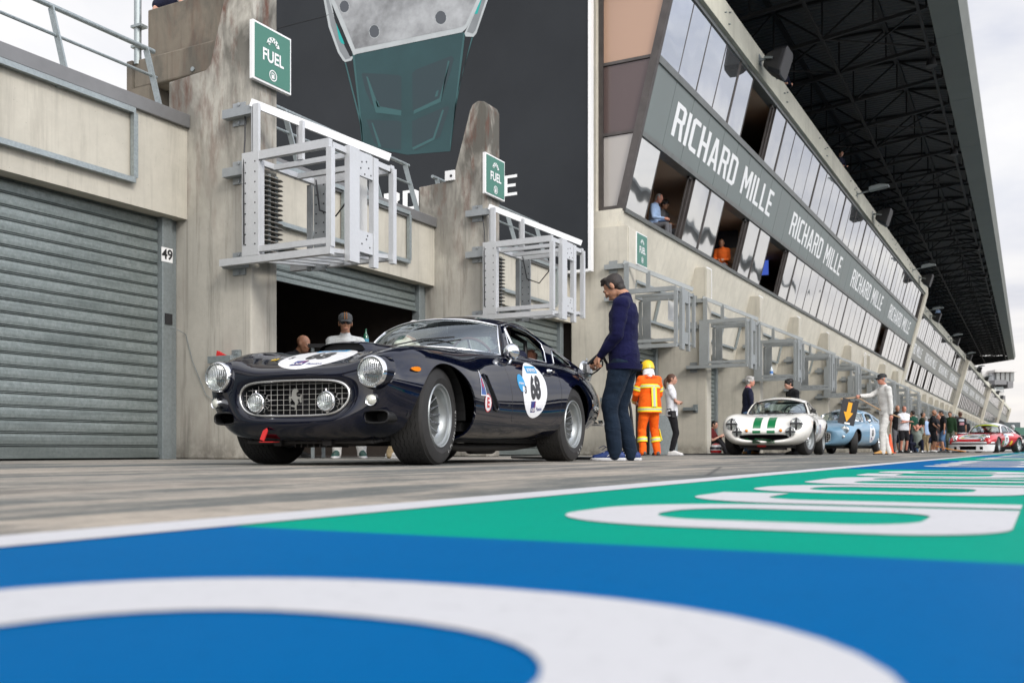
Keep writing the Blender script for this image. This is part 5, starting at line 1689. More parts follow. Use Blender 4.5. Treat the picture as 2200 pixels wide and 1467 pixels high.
# tapering duct behind the mouth
vs, fs = [], []
cy = sum(p.y for p in ring) / len(ring); cz = sum(p.z for p in ring) / len(ring)
for (dx, sc) in ((0.0, 1.0), (0.10, 0.94), (0.22, 0.88)):
    for p in ring: vs.append((p.x + 0.01 + dx, p.y * sc, cz + (p.z - cz) * sc))
n = len(ring)
for r_ in range(2):
    for j in range(n): fs.append((r_ * n + j, r_ * n + (j + 1) % n, (r_ + 1) * n + (j + 1) % n, (r_ + 1) * n + j))
mesh_obj('grille_duct', vs, fs, P('duct_alu', (0.05, 0.055, 0.06), 0.4, 0.5), gr, True)
bm = BM(); box(bm, (-0.36, -0.5, 0.2), (-0.35, 0.5, 0.62)); build('radiator', bm, P('radiator_core', (0.006, 0.006, 0.007), 0.6), gr)
def inside_half(z, sc=0.95):
    zs = 0.31 + 0.24 * 0
    t = (z - 0.430) / 0.117
    if abs(t) >= 1: return 0
    return 0.43 * (1 - abs(t) ** 2.6) ** (1 / 2.6)
def inside_h(y):
    t = abs(y) / 0.43
    if t >= 1: return 0
    return 0.117 * (1 - t ** 2.6) ** (1 / 2.6)
M_grb = P('grille_bar', (0.75, 0.73, 0.69), 0.35, 0.5)
bm = BM()
for i in range(-8, 9):
    y = i * 0.0505
    h = inside_h(y)
    if h > 0.02: box(bm, (-0.566, y - 0.0009, 0.430 - h), (-0.563, y + 0.0009, 0.430 + h))
for i in range(-3, 4):
    z = 0.430 + i * 0.0335
    h = inside_half(z)
    if h > 0.02: box(bm, (-0.5685, -h, z - 0.0009), (-0.5655, h, z + 0.0009))
build('grille_bars', bm, M_grb, gr)
# prancing horse seen from the front (its head towards the near side)
hz = [(0.0,-0.50),(0.05,-0.47),(0.04,-0.40),(0.07,-0.30),(0.14,-0.20),(0.18,-0.12),(0.14,-0.02),(0.20,0.02),(0.27,-0.02),(0.26,-0.10),(0.31,-0.16),(0.36,-0.12),(0.33,0.0),(0.36,0.12),(0.33,0.22),(0.30,0.12),(0.22,0.10),(0.12,0.12),(0.04,0.18),(0.06,0.28),(0.14,0.33),(0.18,0.38),(0.12,0.42),(0.10,0.50),(0.03,0.47),(-0.04,0.48),(-0.12,0.42),(-0.16,0.30),(-0.16,0.18),(-0.20,0.12),(-0.30,0.16),(-0.33,0.06),(-0.28,-0.03),(-0.32,-0.12),(-0.27,-0.14),(-0.22,-0.04),(-0.24,0.04),(-0.16,0.03),(-0.10,-0.05),(-0.02,-0.12),(0.02,-0.20),(0.0,-0.28),(-0.06,-0.30),(-0.14,-0.26),(-0.22,-0.28),(-0.20,-0.33),(-0.10,-0.34),(0.0,-0.36),(0.0,-0.44),(-0.05,-0.50)]
me = curve_mesh([[(a * 0.145, b * 0.145) for a, b in hz]], 0.006)
place_mesh('horse_emblem', me, plane_matrix((-0.578, 0.0, 0.432), (0, -1, 0), (0, 0, 1)), P('emblem_metal', (0.55, 0.54, 0.50), 0.3, 0.7), gr)
for y in (0.275, -0.275):
    e = headlamp(gr, (-0.625, y, 0.412), 0.064, (-1, 0, 0.05), name='spot_lamp', depth=0.05)
    bm = BM(); lathe(bm, [(0.066, -0.03), (0.06, -0.06), (0.03, -0.085), (0, -0.09)], 24, axis_matrix((0, 0, 0), (-1, 0, 0.05))); bar(bm, (0.02, 0, -0.06), (0.03, 0, -0.11), 0.018)
    lathe(bm, [(0, 0.0), (0.008, 0.0), (0.008, 0.015), (0, 0.018)], 8, axis_matrix((0, 0, 0.066), (0, 0, 1)))
    build('lamp_shell', bm, M_chrome, e, 40)
for y in (0.605, -0.605):
    # painted nacelle the lamp sits in
    bm = BM()
    M = axis_matrix((-0.60, y, 0.590), (-1, 0, 0.03))
    lathe(bm, [(0.104, 0.0), (0.110, -0.02), (0.115, -0.07), (0.122, -0.16), (0.128, -0.28)], 40, M)
    build('lamp_nacelle', bm, M_navy, car, 60)
    headlamp(car, (-0.615, y, 0.592), 0.098, (-1, 0, 0.03), depth=0.045)
for y in (0.63, -0.60):
    e = bpy.data.objects.new('parking_lamp', None); C.objects.link(e); e.parent = car; e.location = (-0.612, y, 0.415)
    M = axis_matrix((0, 0, 0), (-1, y * 0.35, 0.0))
    bm = BM(); lathe(bm, [(0.030, 0.002), (0.036, 0.006), (0.038, 0), (0.040, -0.05)], 24, M); build('trim_ring', bm, M_chrome, e, 50)
    bm = BM(); lathe(bm, [(0, 0.014), (0.015, 0.012), (0.028, 0.004), (0.032, 0)], 20, M); build('lens', bm, P('pale_lens', (0.62, 0.62, 0.55), 0.12, 0.3, bump=0.4, bscale=60), e, 50)
for y in (0.555, -0.615):
    bm = BM()
    pr = circle_pts(y, 0.312, 0.088, 0.039, 28, 3.2)
    tube(bm, [(-0.60 if y > 0 else -0.575, a, b) for a, b in pr], 0.006, 6, closed=True)
    vs_ = [bm.verts.new((-0.60 if y > 0 else -0.575, a, b)) for a, b in pr]; vs2 = [bm.verts.new((-0.42, a, b)) for a, b in pr]
    for i in range(28): bm.faces.new((vs_[i], vs_[(i + 1) % 28], vs2[(i + 1) % 28], vs2[i]))
    bm.faces.new(vs2)
    build('air_duct', bm, M_trimb, car, 40)
# turn repeaters
for s in (-1, 1):
    me = curve_mesh([[(a * (1 - 6 * a if a > 0 else 1) , b) for a, b in circle_pts(0, 0, 0.045, 0.015, 24)]], 0.014)
    lc_ = full_src[0].ray_cast(Vector((-0.37, s * 1.5, 0.615)), Vector((0, -s, 0)))[0]; ln_ = src_normal(full_src, lc_)[0]
    lc_ = lc_ + ln_ * 0.008
    M = plane_matrix(lc_, (Vector((0, 0, 1)).cross(ln_)), (0, 0, 1))
    place_mesh('turn_repeater', me, M, P('amber_lens', (0.75, 0.22, 0.01), 0.15, coat=1.0), car)
# bonnet scoop
scs = []
for (x, w_, h_) in ((-0.04, 0.19, 0.050), (0.02, 0.215, 0.062), (0.12, 0.225, 0.055), (0.33, 0.225, 0.038), (0.55, 0.215, 0.020), (0.72, 0.19, 0.004)):
    loc = full_src[0].ray_cast(Vector((x, 0, 1.5)), Vector((0, 0, -1)))[0]
    zz = loc.z
    rowp = []
    for t in (-1, -0.93, -0.8, -0.55, -0.25, 0, 0.25, 0.55, 0.8, 0.93, 1):
        yy = w_ * t; l2 = full_src[0].ray_cast(Vector((x, yy, 1.5)), Vector((0, 0, -1)))[0]
        hh = h_ * (1 - abs(t) ** 4) ** 0.5 if abs(t) < 1 else -0.006
        rowp.append((x, yy, l2.z + hh))
    scs.append(rowp)
vs = [p for r_ in scs for p in r_]; k_ = 11
fs = [(i * k_ + j, i * k_ + j + 1, (i + 1) * k_ + j + 1, (i + 1) * k_ + j) for i in range(5) for j in range(10)]
o = mesh_obj('bonnet_scoop', vs, fs, M_navy, car, True)
s_ = o.modifiers.new('s', 'SUBSURF'); s_.levels = 2; s_.render_levels = 2
bm = BM(); prism(bm, [(-0.175, 0.77), (0.175, 0.77), (0.17, 0.825), (0.1, 0.85), (-0.1, 0.85), (-0.17, 0.825)], 'x', 0.0, 0.02); build('scoop_mouth', bm, M_trimb, car)

# ---- front flank vent with frame
for s in (-1, 1):
    vx = [(0.555, 0.652), (0.618, 0.645), (0.77, 0.42), (0.76, 0.392), (0.70, 0.398)]
    def side_pt(x, z, o=0.0):
        loc = full_src[0].ray_cast(Vector((x, s * 1.5, z)), Vector((0, -s, 0)))[0]
        return Vector((x, loc.y + s * o, z))
    bm = BM(); pts = [side_pt(x, z, 0.006) for x, z in vx]; tube(bm, pts, 0.010, 8, closed=True); build('vent_frame', bm, M_navy, car, 60)
    decal('vent_opening', curve_mesh([[(x * (1 if s < 0 else -1), z) for x, z in vx]]), plane_matrix((0, s * 1.2, 0), (1 if s < 0 else -1, 0, 0), (0, 0, 1)), full_src, (0, -s, 0), 0.003, P('vent_black', (0.002, 0.002, 0.002), 0.7, spec=0.1), car, 0.04)
# door shut line: a thin dark cord lying in the flank
for s in (-1, 1):
    bm = BM()
    pts = [(1.045, 0.80), (1.05, 0.6), (1.048, 0.42), (1.048, 0.34), (1.07, 0.325), (1.4, 0.315), (1.88, 0.325), (1.97, 0.36), (2.02, 0.45), (2.06, 0.62), (2.08, 0.80)]
    dense = []
    for (a, b_) in zip(pts, pts[1:]):
        for t in range(5): dense.append((a[0] + (b_[0] - a[0]) * t / 5, a[1] + (b_[1] - a[1]) * t / 5))
    dense.append(pts[-1])
    tube(bm, [full_src[0].ray_cast(Vector((x, s * 1.5, z)), Vector((0, -s, 0)))[0] for x, z in dense], 0.0018, 5)
    build('door_seam', bm, M_trimb, car)
    # bonnet seam
bm = BM()
pts = [(0.80, 0.40), (0.3, 0.46), (-0.1, 0.43), (-0.36, 0.30), (-0.40, 0.0), (-0.36, -0.30), (-0.1, -0.43), (0.3, -0.46), (0.80, -0.40)]
dense = []
for (a, b_) in zip(pts, pts[1:]):
    for t in range(6): dense.append((a[0] + (b_[0] - a[0]) * t / 6, a[1] + (b_[1] - a[1]) * t / 6))
tube(bm, [full_src[0].ray_cast(Vector((x, y, 1.5)), Vector((0, 0, -1)))[0] for x, y in dense], 0.002, 5)
build('bonnet_seam', bm, M_trimb, car)

# ---- greenhouse
def lerp(a, b, t): return a + (b - a) * t
def cubic(pts, t):
    """Catmull-Rom through (key, ...) tuples sorted by key"""
    n = len(pts)
    i = max(0, min(n - 2, next((k for k in range(n - 1) if t <= pts[k + 1][0]), n - 2)))
    p0, p1, p2, p3 = pts[max(0, i - 1)], pts[i], pts[i + 1], pts[min(n - 1, i + 2)]
    f = (t - p1[0]) / (p2[0] - p1[0])
    out = []
    for k in range(1, len(p1)):
        m1 = (p2[k] - p0[k]) / max(1e-6, (p2[0] - p0[0])) * (p2[0] - p1[0]); m2 = (p3[k] - p1[k]) / max(1e-6, (p3[0] - p1[0])) * (p2[0] - p1[0])
        out.append((2 * f ** 3 - 3 * f ** 2 + 1) * p1[k] + (f ** 3 - 2 * f ** 2 + f) * m1 + (-2 * f ** 3 + 3 * f ** 2) * p2[k] + (f ** 3 - f ** 2) * m2)
    return out
# rail: x -> (y, z) ; crown: x -> z
RAIL = [(1.42, .535, 1.105), (1.60, .530, 1.150), (1.80, .528, 1.160), (2.05, .53, 1.128), (2.30, .535, 1.060), (2.60, .545, 0.975), (2.90, .56, 0.895), (3.2, .57, 0.825), (3.4, .56, 0.76)]
CROWN = [(1.42, 1.175), (1.60, 1.228), (1.80, 1.243), (2.05, 1.228), (2.30, 1.180), (2.60, 1.085), (2.90, .975), (3.2, .875), (3.4, .79)]
def roof_pt(x, t):
    y, z = cubic(RAIL, x); zc_, = cubic(CROWN, x)
    a = abs(t)
    return Vector((x, y * t, zc_ - (zc_ - z) * (a ** 2.4)))
def curved_front(x, t): return x - 0.10 * (1 - t * t) * max(0, 1 - (x - 1.42) / 0.35) * 1.0
vs, fs = [], []
NX, NT = 46, 22
for i in range(NX + 1):
    x = 1.42 + (3.36 - 1.42) * i / NX
    for j in range(NT + 1):
        t = -1 + 2 * j / NT
        p = roof_pt(x, t); p.x = curved_front(x, t); vs.append(p)
def roof_keep(i, j):
    x = 1.42 + (3.36 - 1.42) * (i + .5) / NX; t = -1 + 2 * (j + .5) / NT
    return not (2.32 < x < 3.0 and abs(t) < 0.72)
fs = [(i * (NT + 1) + j, i * (NT + 1) + j + 1, (i + 1) * (NT + 1) + j + 1, (i + 1) * (NT + 1) + j) for i in range(NX) for j in range(NT) if roof_keep(i, j)]
o = mesh_obj('roof', vs, fs, M_navy, car, True, recalc=True)
m_ = o.modifiers.new('s', 'SOLIDIFY'); m_.thickness = 0.012; m_.offset = -1
gf_ = [(i * (NT + 1) + j, i * (NT + 1) + j + 1, (i + 1) * (NT + 1) + j + 1, (i + 1) * (NT + 1) + j) for i in range(NX) for j in range(NT) if not roof_keep(i, j)]
mesh_obj('rear_window', [v - Vector((0, 0, 0.006)) for v in vs], gf_, M_glass, car, True)
# windscreen
def ws_base(t):   # t in -1..1 ; wraps round
    a = abs(t); return Vector((0.86 + 0.38 * a ** 2.3, 0.635 * math.copysign(a ** 0.92, t), 0.905 - 0.055 * a ** 2))
def ws_top(t):
    p = roof_pt(1.42, t * 0.985); return Vector((curved_front(1.42, t) - 0.0, p.y, p.z - 0.002))
vs = []
NU, NV = 12, 30
for i in range(NU + 1):
    u = i / NU
    for j in range(NV + 1):
        t = -1 + 2 * j / NV
        p = ws_base(t).lerp(ws_top(t), u)
        b_ = math.sin(PI * u) * 0.022
        vs.append(p + Vector((-b_ * 0.8, 0, b_)))
fs = [(i * (NV + 1) + j, i * (NV + 1) + j + 1, (i + 1) * (NV + 1) + j + 1, (i + 1) * (NV + 1) + j) for i in range(NU) for j in range(NV)]
wsv = vs
mesh_obj('windscreen', vs, fs, M_glass, car, True, recalc=True)
# bright surround of the screen
bm = BM()
loop_ = [vs[j] for j in range(NV + 1)] + [vs[i * (NV + 1) + NV] for i in range(1, NU)] + [vs[NU * (NV + 1) + j] for j in range(NV, -1, -1)] + [vs[i * (NV + 1)] for i in range(NU - 1, 0, -1)]
tube(bm, [p + Vector((-0.004, 0, 0.004)) for p in loop_], 0.0065, 6, closed=True)
build('screen_trim', bm, M_chrome, car, 60)
bm = BM()   # black seal inside
tube(bm, [p + Vector((0.012, 0, -0.006)) for p in loop_], 0.014, 6, closed=True); build('screen_seal', bm, M_trimb, car, 60)

# side panels with openings, near and far
def side_y(x, z): 
    yb_ = 0.662; yr, zr = cubic(RAIL, max(1.42, min(3.3, x)))
    t = max(0, min(1.15, (z - 0.85) / max(0.05, (1.12 - 0.85))))
    return yb_ + (0.531 - yb_) * t + 0.012 * math.sin(PI * min(1, t)) 
railxz = [(x / 100, cubic(RAIL, x / 100)[1]) for x in range(142, 310, 8)]
outer = [(1.235, 0.835), (1.30, 0.94), (1.37, 1.04)] + railxz + [(3.10, 0.83)]
vent_w = [(1.335, 0.872), (1.385, 0.95), (1.445, 1.055), (1.475, 1.098), (1.478, 0.872)]
win = [(1.505, 0.868), (1.500, 1.105), (1.60, 1.128), (1.78, 1.135), (1.95, 1.118), (2.10, 1.078), (2.175, 1.035), (2.155, 0.96), (2.11, 0.862)]
quart = [(2.30, 0.872), (2.335, 0.95), (2.375, 1.000), (2.44, 0.985), (2.58, 0.942), (2.70, 0.905), (2.73, 0.878)]
for s in (-1, 1):
    def mp(me, off=0.0):
        for v in me.vertices:
            x, z, d = v.co.x, v.co.y, v.co.z
            v.co = Vector((x, s * (side_y(x, z) + off + d), z))
        return me
    me = mp(curve_mesh([outer, vent_w, win, quart], 0.022))
    o = place_mesh('side_pillars', me, Matrix(), M_navy, car)
    for nm, pl in (('quarter_window', quart), ('vent_window', vent_w)):
        me = mp(curve_mesh([pl], 0.0)); place_mesh(nm, me, Matrix(), M_glass, car)
    for pl in (vent_w, win, quart):
        bm = BM(); tube(bm, [(x, s * (side_y(x, z) + 0.013), z) for x, z in pl], 0.0045, 6, closed=True); build('window_trim', bm, M_chrome, car, 60)
    # drip rail
    bm = BM(); tube(bm, [(x, s * (cubic(RAIL, x)[0] + 0.012), cubic(RAIL, x)[1] + 0.002) for x in [1.44 + 0.05 * i for i in range(26)]], 0.005, 6); build('drip_rail', bm, M_chrome, car, 60)
# ---- cabin
bm = BM(); box(bm, (0.95, -0.60, 0.60), (1.14, 0.60, 0.865), bev=0.03); build('dashboard', bm, M_trimb, car, 40)
bm = BM(); box(bm, (1.0, -0.66, 0.30), (2.7, -0.62, 0.82)); box(bm, (1.0, 0.62, 0.30), (2.7, 0.66, 0.82)); box(bm, (2.35, -0.62, 0.3), (2.4, 0.62, 0.86)); box(bm, (0.96, -0.6, 0.3), (1.0, 0.6, 0.62)); build('cabin_lining', bm, M_trimb, car)
for y in (0.32, -0.32):
    bm = BM(); box(bm, (1.55, y - 0.22, 0.32), (2.05, y + 0.22, 0.45), bev=0.04); build('seat', bm, M_leather, car, 40)
    bm = BM(); prism(bm, [(2.0, 0.40), (2.14, 0.40), (2.30, 0.98), (2.20, 1.00)], 'y', y - 0.21, y + 0.21); bmesh.ops.bevel(bm, geom=list(bm.edges), offset=0.03, segments=2, affect='EDGES'); build('seat_back', bm, M_leather, car, 40)
bm = BM()
M = axis_matrix((1.36, -0.33, 0.84), (1, 0, 0.55))
ringp = [M @ Vector((0.185 * math.cos(2 * PI * k / 36), 0.185 * math.sin(2 * PI * k / 36), 0)) for k in range(36)]
tube(bm, ringp, 0.012, 8, closed=True)
build('steering_wheel', bm, P('wood_rim', (0.16, 0.05, 0.02), 0.3), car, 60)
bm = BM()
for a in (90, 210, 330): t = math.radians(a); bar(bm, M @ Vector((0, 0, 0)), M @ Vector((0.18 * math.cos(t), 0.18 * math.sin(t), 0)), 0.02, 0.006)
build('wheel_spokes', bm, M_chrome, car)
bm = BM(); box(bm, (1.36, -0.10, 1.07), (1.375, 0.10, 1.115), bev=0.005); bar(bm, (1.37, 0, 1.115), (1.36, 0, 1.17), 0.008); build('rear_view_mirror', bm, M_chrome, car)
bm = BM(); tube(bm, [(2.12, -0.5, 0.4), (2.14, -0.46, 1.05), (2.16, -0.3, 1.14), (2.16, 0.3, 1.14), (2.14, 0.46, 1.05), (2.12, 0.5, 0.4)], 0.02, 8); build('roll_bar', bm, M_trimb, car, 60)
# door mirror on a stalk (near side)
dm = bpy.data.objects.new('door_mirror', None); C.objects.link(dm); dm.parent = car; dm.location = (1.225, -0.74, 0.875)
bm = BM(); M = axis_matrix((0, 0, 0), (-1, 0, 0))
lathe(bm, [(0.0, 0.075), (0.025, 0.07), (0.048, 0.05), (0.062, 0.02), (0.066, -0.005), (0.060, -0.012), (0, -0.012)], 28, M); build('mirror_shell', bm, M_chrome, dm, 60)
bm = BM(); tube(bm, [(0, 0, -0.05), (-0.01, 0.01, -0.08), (-0.02, 0.02, -0.1)], 0.012, 8); lathe(bm, [(0.03, 0), (0.024, 0.012), (0, 0.02)], 16, Matrix.Translation((-0.02, 0.025, -0.108))); build('mirror_stalk', bm, M_chrome, dm, 50)
# wipers, door handle, fuel flap
bm = BM(); tube(bm, [(0.83, 0.15, 0.915), (0.93, -0.10, 0.97), (1.0, -0.35, 0.985)], 0.006, 5); tube(bm, [(0.83, -0.2, 0.915), (0.98, -0.42, 0.96)], 0.006, 5); build('wipers', bm, M_trimb, car)
bm = BM(); tube(bm, [(1.86, -0.785, 0.765), (1.88, -0.815, 0.77), (1.98, -0.815, 0.765), (2.0, -0.785, 0.76)], 0.008, 6); lathe(bm, [(0.02, 0), (0.016, 0.02), (0, 0.022)], 12, axis_matrix((1.87, -0.785, 0.765), (0, -1, 0.2))); build('door_handle', bm, M_chrome, car, 50)
# aluminium filler cap, raised
fc = bpy.data.objects.new('filler_cap', None); C.objects.link(fc); fc.parent = car; fc.location = (3.27, -0.62, 0.885)
bm = BM(); M = axis_matrix((0, 0, 0.0), (-0.35, -0.92, 0.15)); lathe(bm, [(0, 0.030), (0.05, 0.028), (0.088, 0.014), (0.095, 0.0), (0.088, -0.012), (0, -0.012)], 36, M); build('lid', bm, P('filler_alloy', (0.55, 0.57, 0.57), 0.28, 0.85), fc, 50)
bm = BM(); lathe(bm, [(0.075, -0.10), (0.08, -0.06), (0.065, -0.055), (0.06, -0.1)], 28, Matrix.Translation((0.07, 0.05, 0.0))); box(bm, (-0.02, 0.0, -0.09), (0.03, 0.03, -0.05)); tube(bm, [(-0.02, -0.02, 0.09), (-0.0, -0.01, 0.11), (0.02, 0, 0.09)], 0.006, 6); build('filler_neck', bm, M_chrome, fc, 50)
bm = BM(); add_mesh(bm, rect_grid(0.05, 0.075, 1, 1), plane_matrix((-0.040, -0.040, 0.01), (0.93, -0.35, 0), (0, 0, 1))); build('cap_sticker', bm, M_white, fc)
# rear bumper half
bm = BM(); tube(bm, [(3.30, -0.80, 0.36), (3.50, -0.745, 0.37), (3.68, -0.6, 0.375), (3.79, -0.35, 0.38), (3.81, 0, 0.38), (3.79, 0.35, 0.38), (3.68, 0.6, 0.375)], [(0.012, 0.03)] * 7, 10); build('rear_bumper', bm, M_chrome, car, 60)
bm = BM(); lathe(bm, [(0.04, -0.04), (0.042, 0.0), (0.03, 0.02), (0, 0.03)], 20, axis_matrix((3.51, -0.60, 0.60), (0.8, -0.6, 0))); build('tail_lamp', bm, P('red_lens', (0.35, 0.01, 0.01), 0.15, coat=1), car, 50)
# tow strap
bm = BM(); prism(bm, [(-0.015, 0.0), (0.018, 0.0), (0.02, 0.06), (0.0, 0.085), (-0.014, 0.07)], 'x', -0.004, 0.004)
o = build('tow_strap', bm, M_red, car); o.location = (-0.66, 0.20, 0.165); o.rotation_euler = (0.35, 0.15, 0)
bm = BM(); box(bm, (-0.02, -0.05, -0.006), (0.05, 0.06, 0.0)); o = build('tow_hook', bm, M_red, car); o.location = (-0.57, 0.22, 0.158)
# ---- stickers
M_deca = P('decal_white', (0.80, 0.80, 0.80), 0.35, coat=0.6)
M_decb = P('decal_black', (0.012, 0.012, 0.014), 0.35)
M_decn = P('decal_navy', (0.01, 0.02, 0.17), 0.35)
M_decc = P('decal_cyan', (0.01, 0.27, 0.55), 0.35)
M_decr = P('decal_red', (0.5, 0.02, 0.03), 0.35)
def roundel(parent, src_, c, xd, yd, dirv, rx, ry, num, big, small=True, axa=True, slat=True, eps=0.002, sh=None):
    M = plane_matrix(c, xd, yd)
    if sh: M = M @ Matrix(((1, sh[0], 0, 0), (sh[1], 1, 0, 0), (0, 0, 1, 0), (0, 0, 0, 1)))
    T = lambda x, y, s=1.0: M @ Matrix.Translation((x, y, 0))
    decal('number_roundel', disc_grid(rx, ry, 12, 44), M, src_, dirv, eps, M_deca, parent)
    decal('race_number', text_mesh(num, big, big * 0.055, sx=0.80), T(0.04 * rx, 0.01), src_, dirv, eps * 2, M_decb, parent, 0.03)
    if small:
        decal('class_number', text_mesh('3', big * 0.32, 0.004), T(-rx * 0.78, 0.0), src_, dirv, eps * 2, M_decb, parent, 0.03)
    if axa:
        decal('sponsor_square', rect_grid(rx * 0.36, rx * 0.36, 4, 4), T(-rx * 0.17, -ry * 0.60), src_, dirv, eps * 2, M_decn, parent)
        decal('sponsor_slash', curve_mesh([[(-.02, -.5), (.06, -.5), (.5, .5), (.42, .5)]]), T(-rx * 0.17, -ry * 0.60) @ Matrix.Diagonal((rx * 0.34, rx * 0.34, 1, 1)), src_, dirv, eps * 3.4, M_decr, parent)
        decal('sponsor_name', text_mesh('AXA', rx * 0.17, 0.001), T(-rx * 0.17, -ry * 0.60 - rx * 0.10), src_, dirv, eps * 3.6, M_deca, parent, 0.03)
        decal('sponsor_word', text_mesh('Passion', rx * 0.17, 0.0006, sx=0.9), T(rx * 0.33, -ry * 0.60 - rx * 0.09), src_, dirv, eps * 2, M_decn, parent, 0.03)
    if slat:
        decal('sponsor_band', rect_grid(rx * 0.92, rx * 0.24, 8, 3), T(0, ry * 0.74), src_, dirv, eps * 2, M_decc, parent)
        decal('sponsor_word', text_mesh('aramco', rx * 0.24, 0.0012), T(0, ry * 0.745), src_, dirv, eps * 3, M_deca, parent, 0.03)
# near flank (local -y); text reads left to right towards the tail (+x)
roundel(car, full_src, (1.515, -1.2, 0.588), (1, 0, 0), (0, 0, 1), (0, 1, 0), 0.245, 0.228, '68', 0.25, sh=(0.20, 0.06))
# bonnet: text reads when seen from the front: right = -y
roundel(car, full_src, (-0.365, -0.03, 1.6), (0, -1, 0), (1, 0, 0), (0, 0, -1), 0.27, 0.245, '68', 0.22, slat=True)
decal('sponsor_dot', disc_grid(0.07, 0.07, 3, 24), plane_matrix((1.265, -1.2, 0.63), (1, 0, 0), (0, 0, 1)), full_src, (0, 1, 0), 0.002, M_decc, car)
decal('sponsor_word', text_mesh('aramco', 0.032, 0.0006), plane_matrix((1.265, -1.2, 0.63), (1, 0, 0), (0, 0, 1)), full_src, (0, 1, 0), 0.004, M_deca, car, 0.03)
decal('triangle_sign', curve_mesh([[(-0.06, -0.06), (0.06, -0.06), (0.0, 0.13)], [(-0.05, -0.053), (0.0, 0.112), (0.05, -0.053)]]), plane_matrix((0.495, -1.2, 0.55), (1, 0, 0), (0, 0, 1)), full_src, (0, 1, 0), 0.003, M_deca, car, 0.04)
decal('triangle_fill', curve_mesh([[(-0.05, -0.053), (0.05, -0.053), (0.0, 0.112)]]), plane_matrix((0.495, -1.2, 0.55), (1, 0, 0), (0, 0, 1)), full_src, (0, 1, 0), 0.002, P('tri_blue', (0.03, 0.10, 0.32), 0.4), car, 0.04)
decal('bolt_sign', curve_mesh([[(-0.004, 0.07), (0.012, 0.06), (0.004, 0.02), (0.02, 0.025), (-0.002, -0.035), (0.0, 0.005), (-0.014, 0.0)]]), plane_matrix((0.495, -1.2, 0.55), (1, 0, 0), (0, 0, 1)), full_src, (0, 1, 0), 0.004, M_decr, car)
decal('extinguisher_disc', disc_grid(0.062, 0.062, 3, 28), plane_matrix((0.575, -1.2, 0.442), (1, 0, 0), (0, 0, 1)), full_src, (0, 1, 0), 0.002, M_deca, car)
decal('extinguisher_ring', curve_mesh([circle_pts(0, 0, 0.066, n=32), circle_pts(0, 0, 0.059, n=32)[::-1]]), plane_matrix((0.575, -1.2, 0.442), (1, 0, 0), (0, 0, 1)), full_src, (0, 1, 0), 0.003, M_decr, car)
decal('extinguisher_letter', text_mesh('E', 0.10, 0.004), plane_matrix((0.575, -1.2, 0.442), (1, 0, 0), (0, 0, 1)), full_src, (0, 1, 0), 0.004, M_decr, car, 0.04)
decal('nose_badge', rect_grid(0.045, 0.055, 2, 2), plane_matrix((-0.38, 0.31, 1.5), (0, -1, 0), (1, 0, 0)), full_src, (0, 0, -1), 0.003, P('badge_yellow', (0.65, 0.42, 0.02), 0.3), car)
decal('nose_badge_mark', curve_mesh([[(a * 0.04, b * 0.04) for a, b in hz]]), plane_matrix((-0.38, 0.31, 1.5), (0, -1, 0), (1, 0, 0)), full_src, (0, 0, -1), 0.005, M_decb, car)
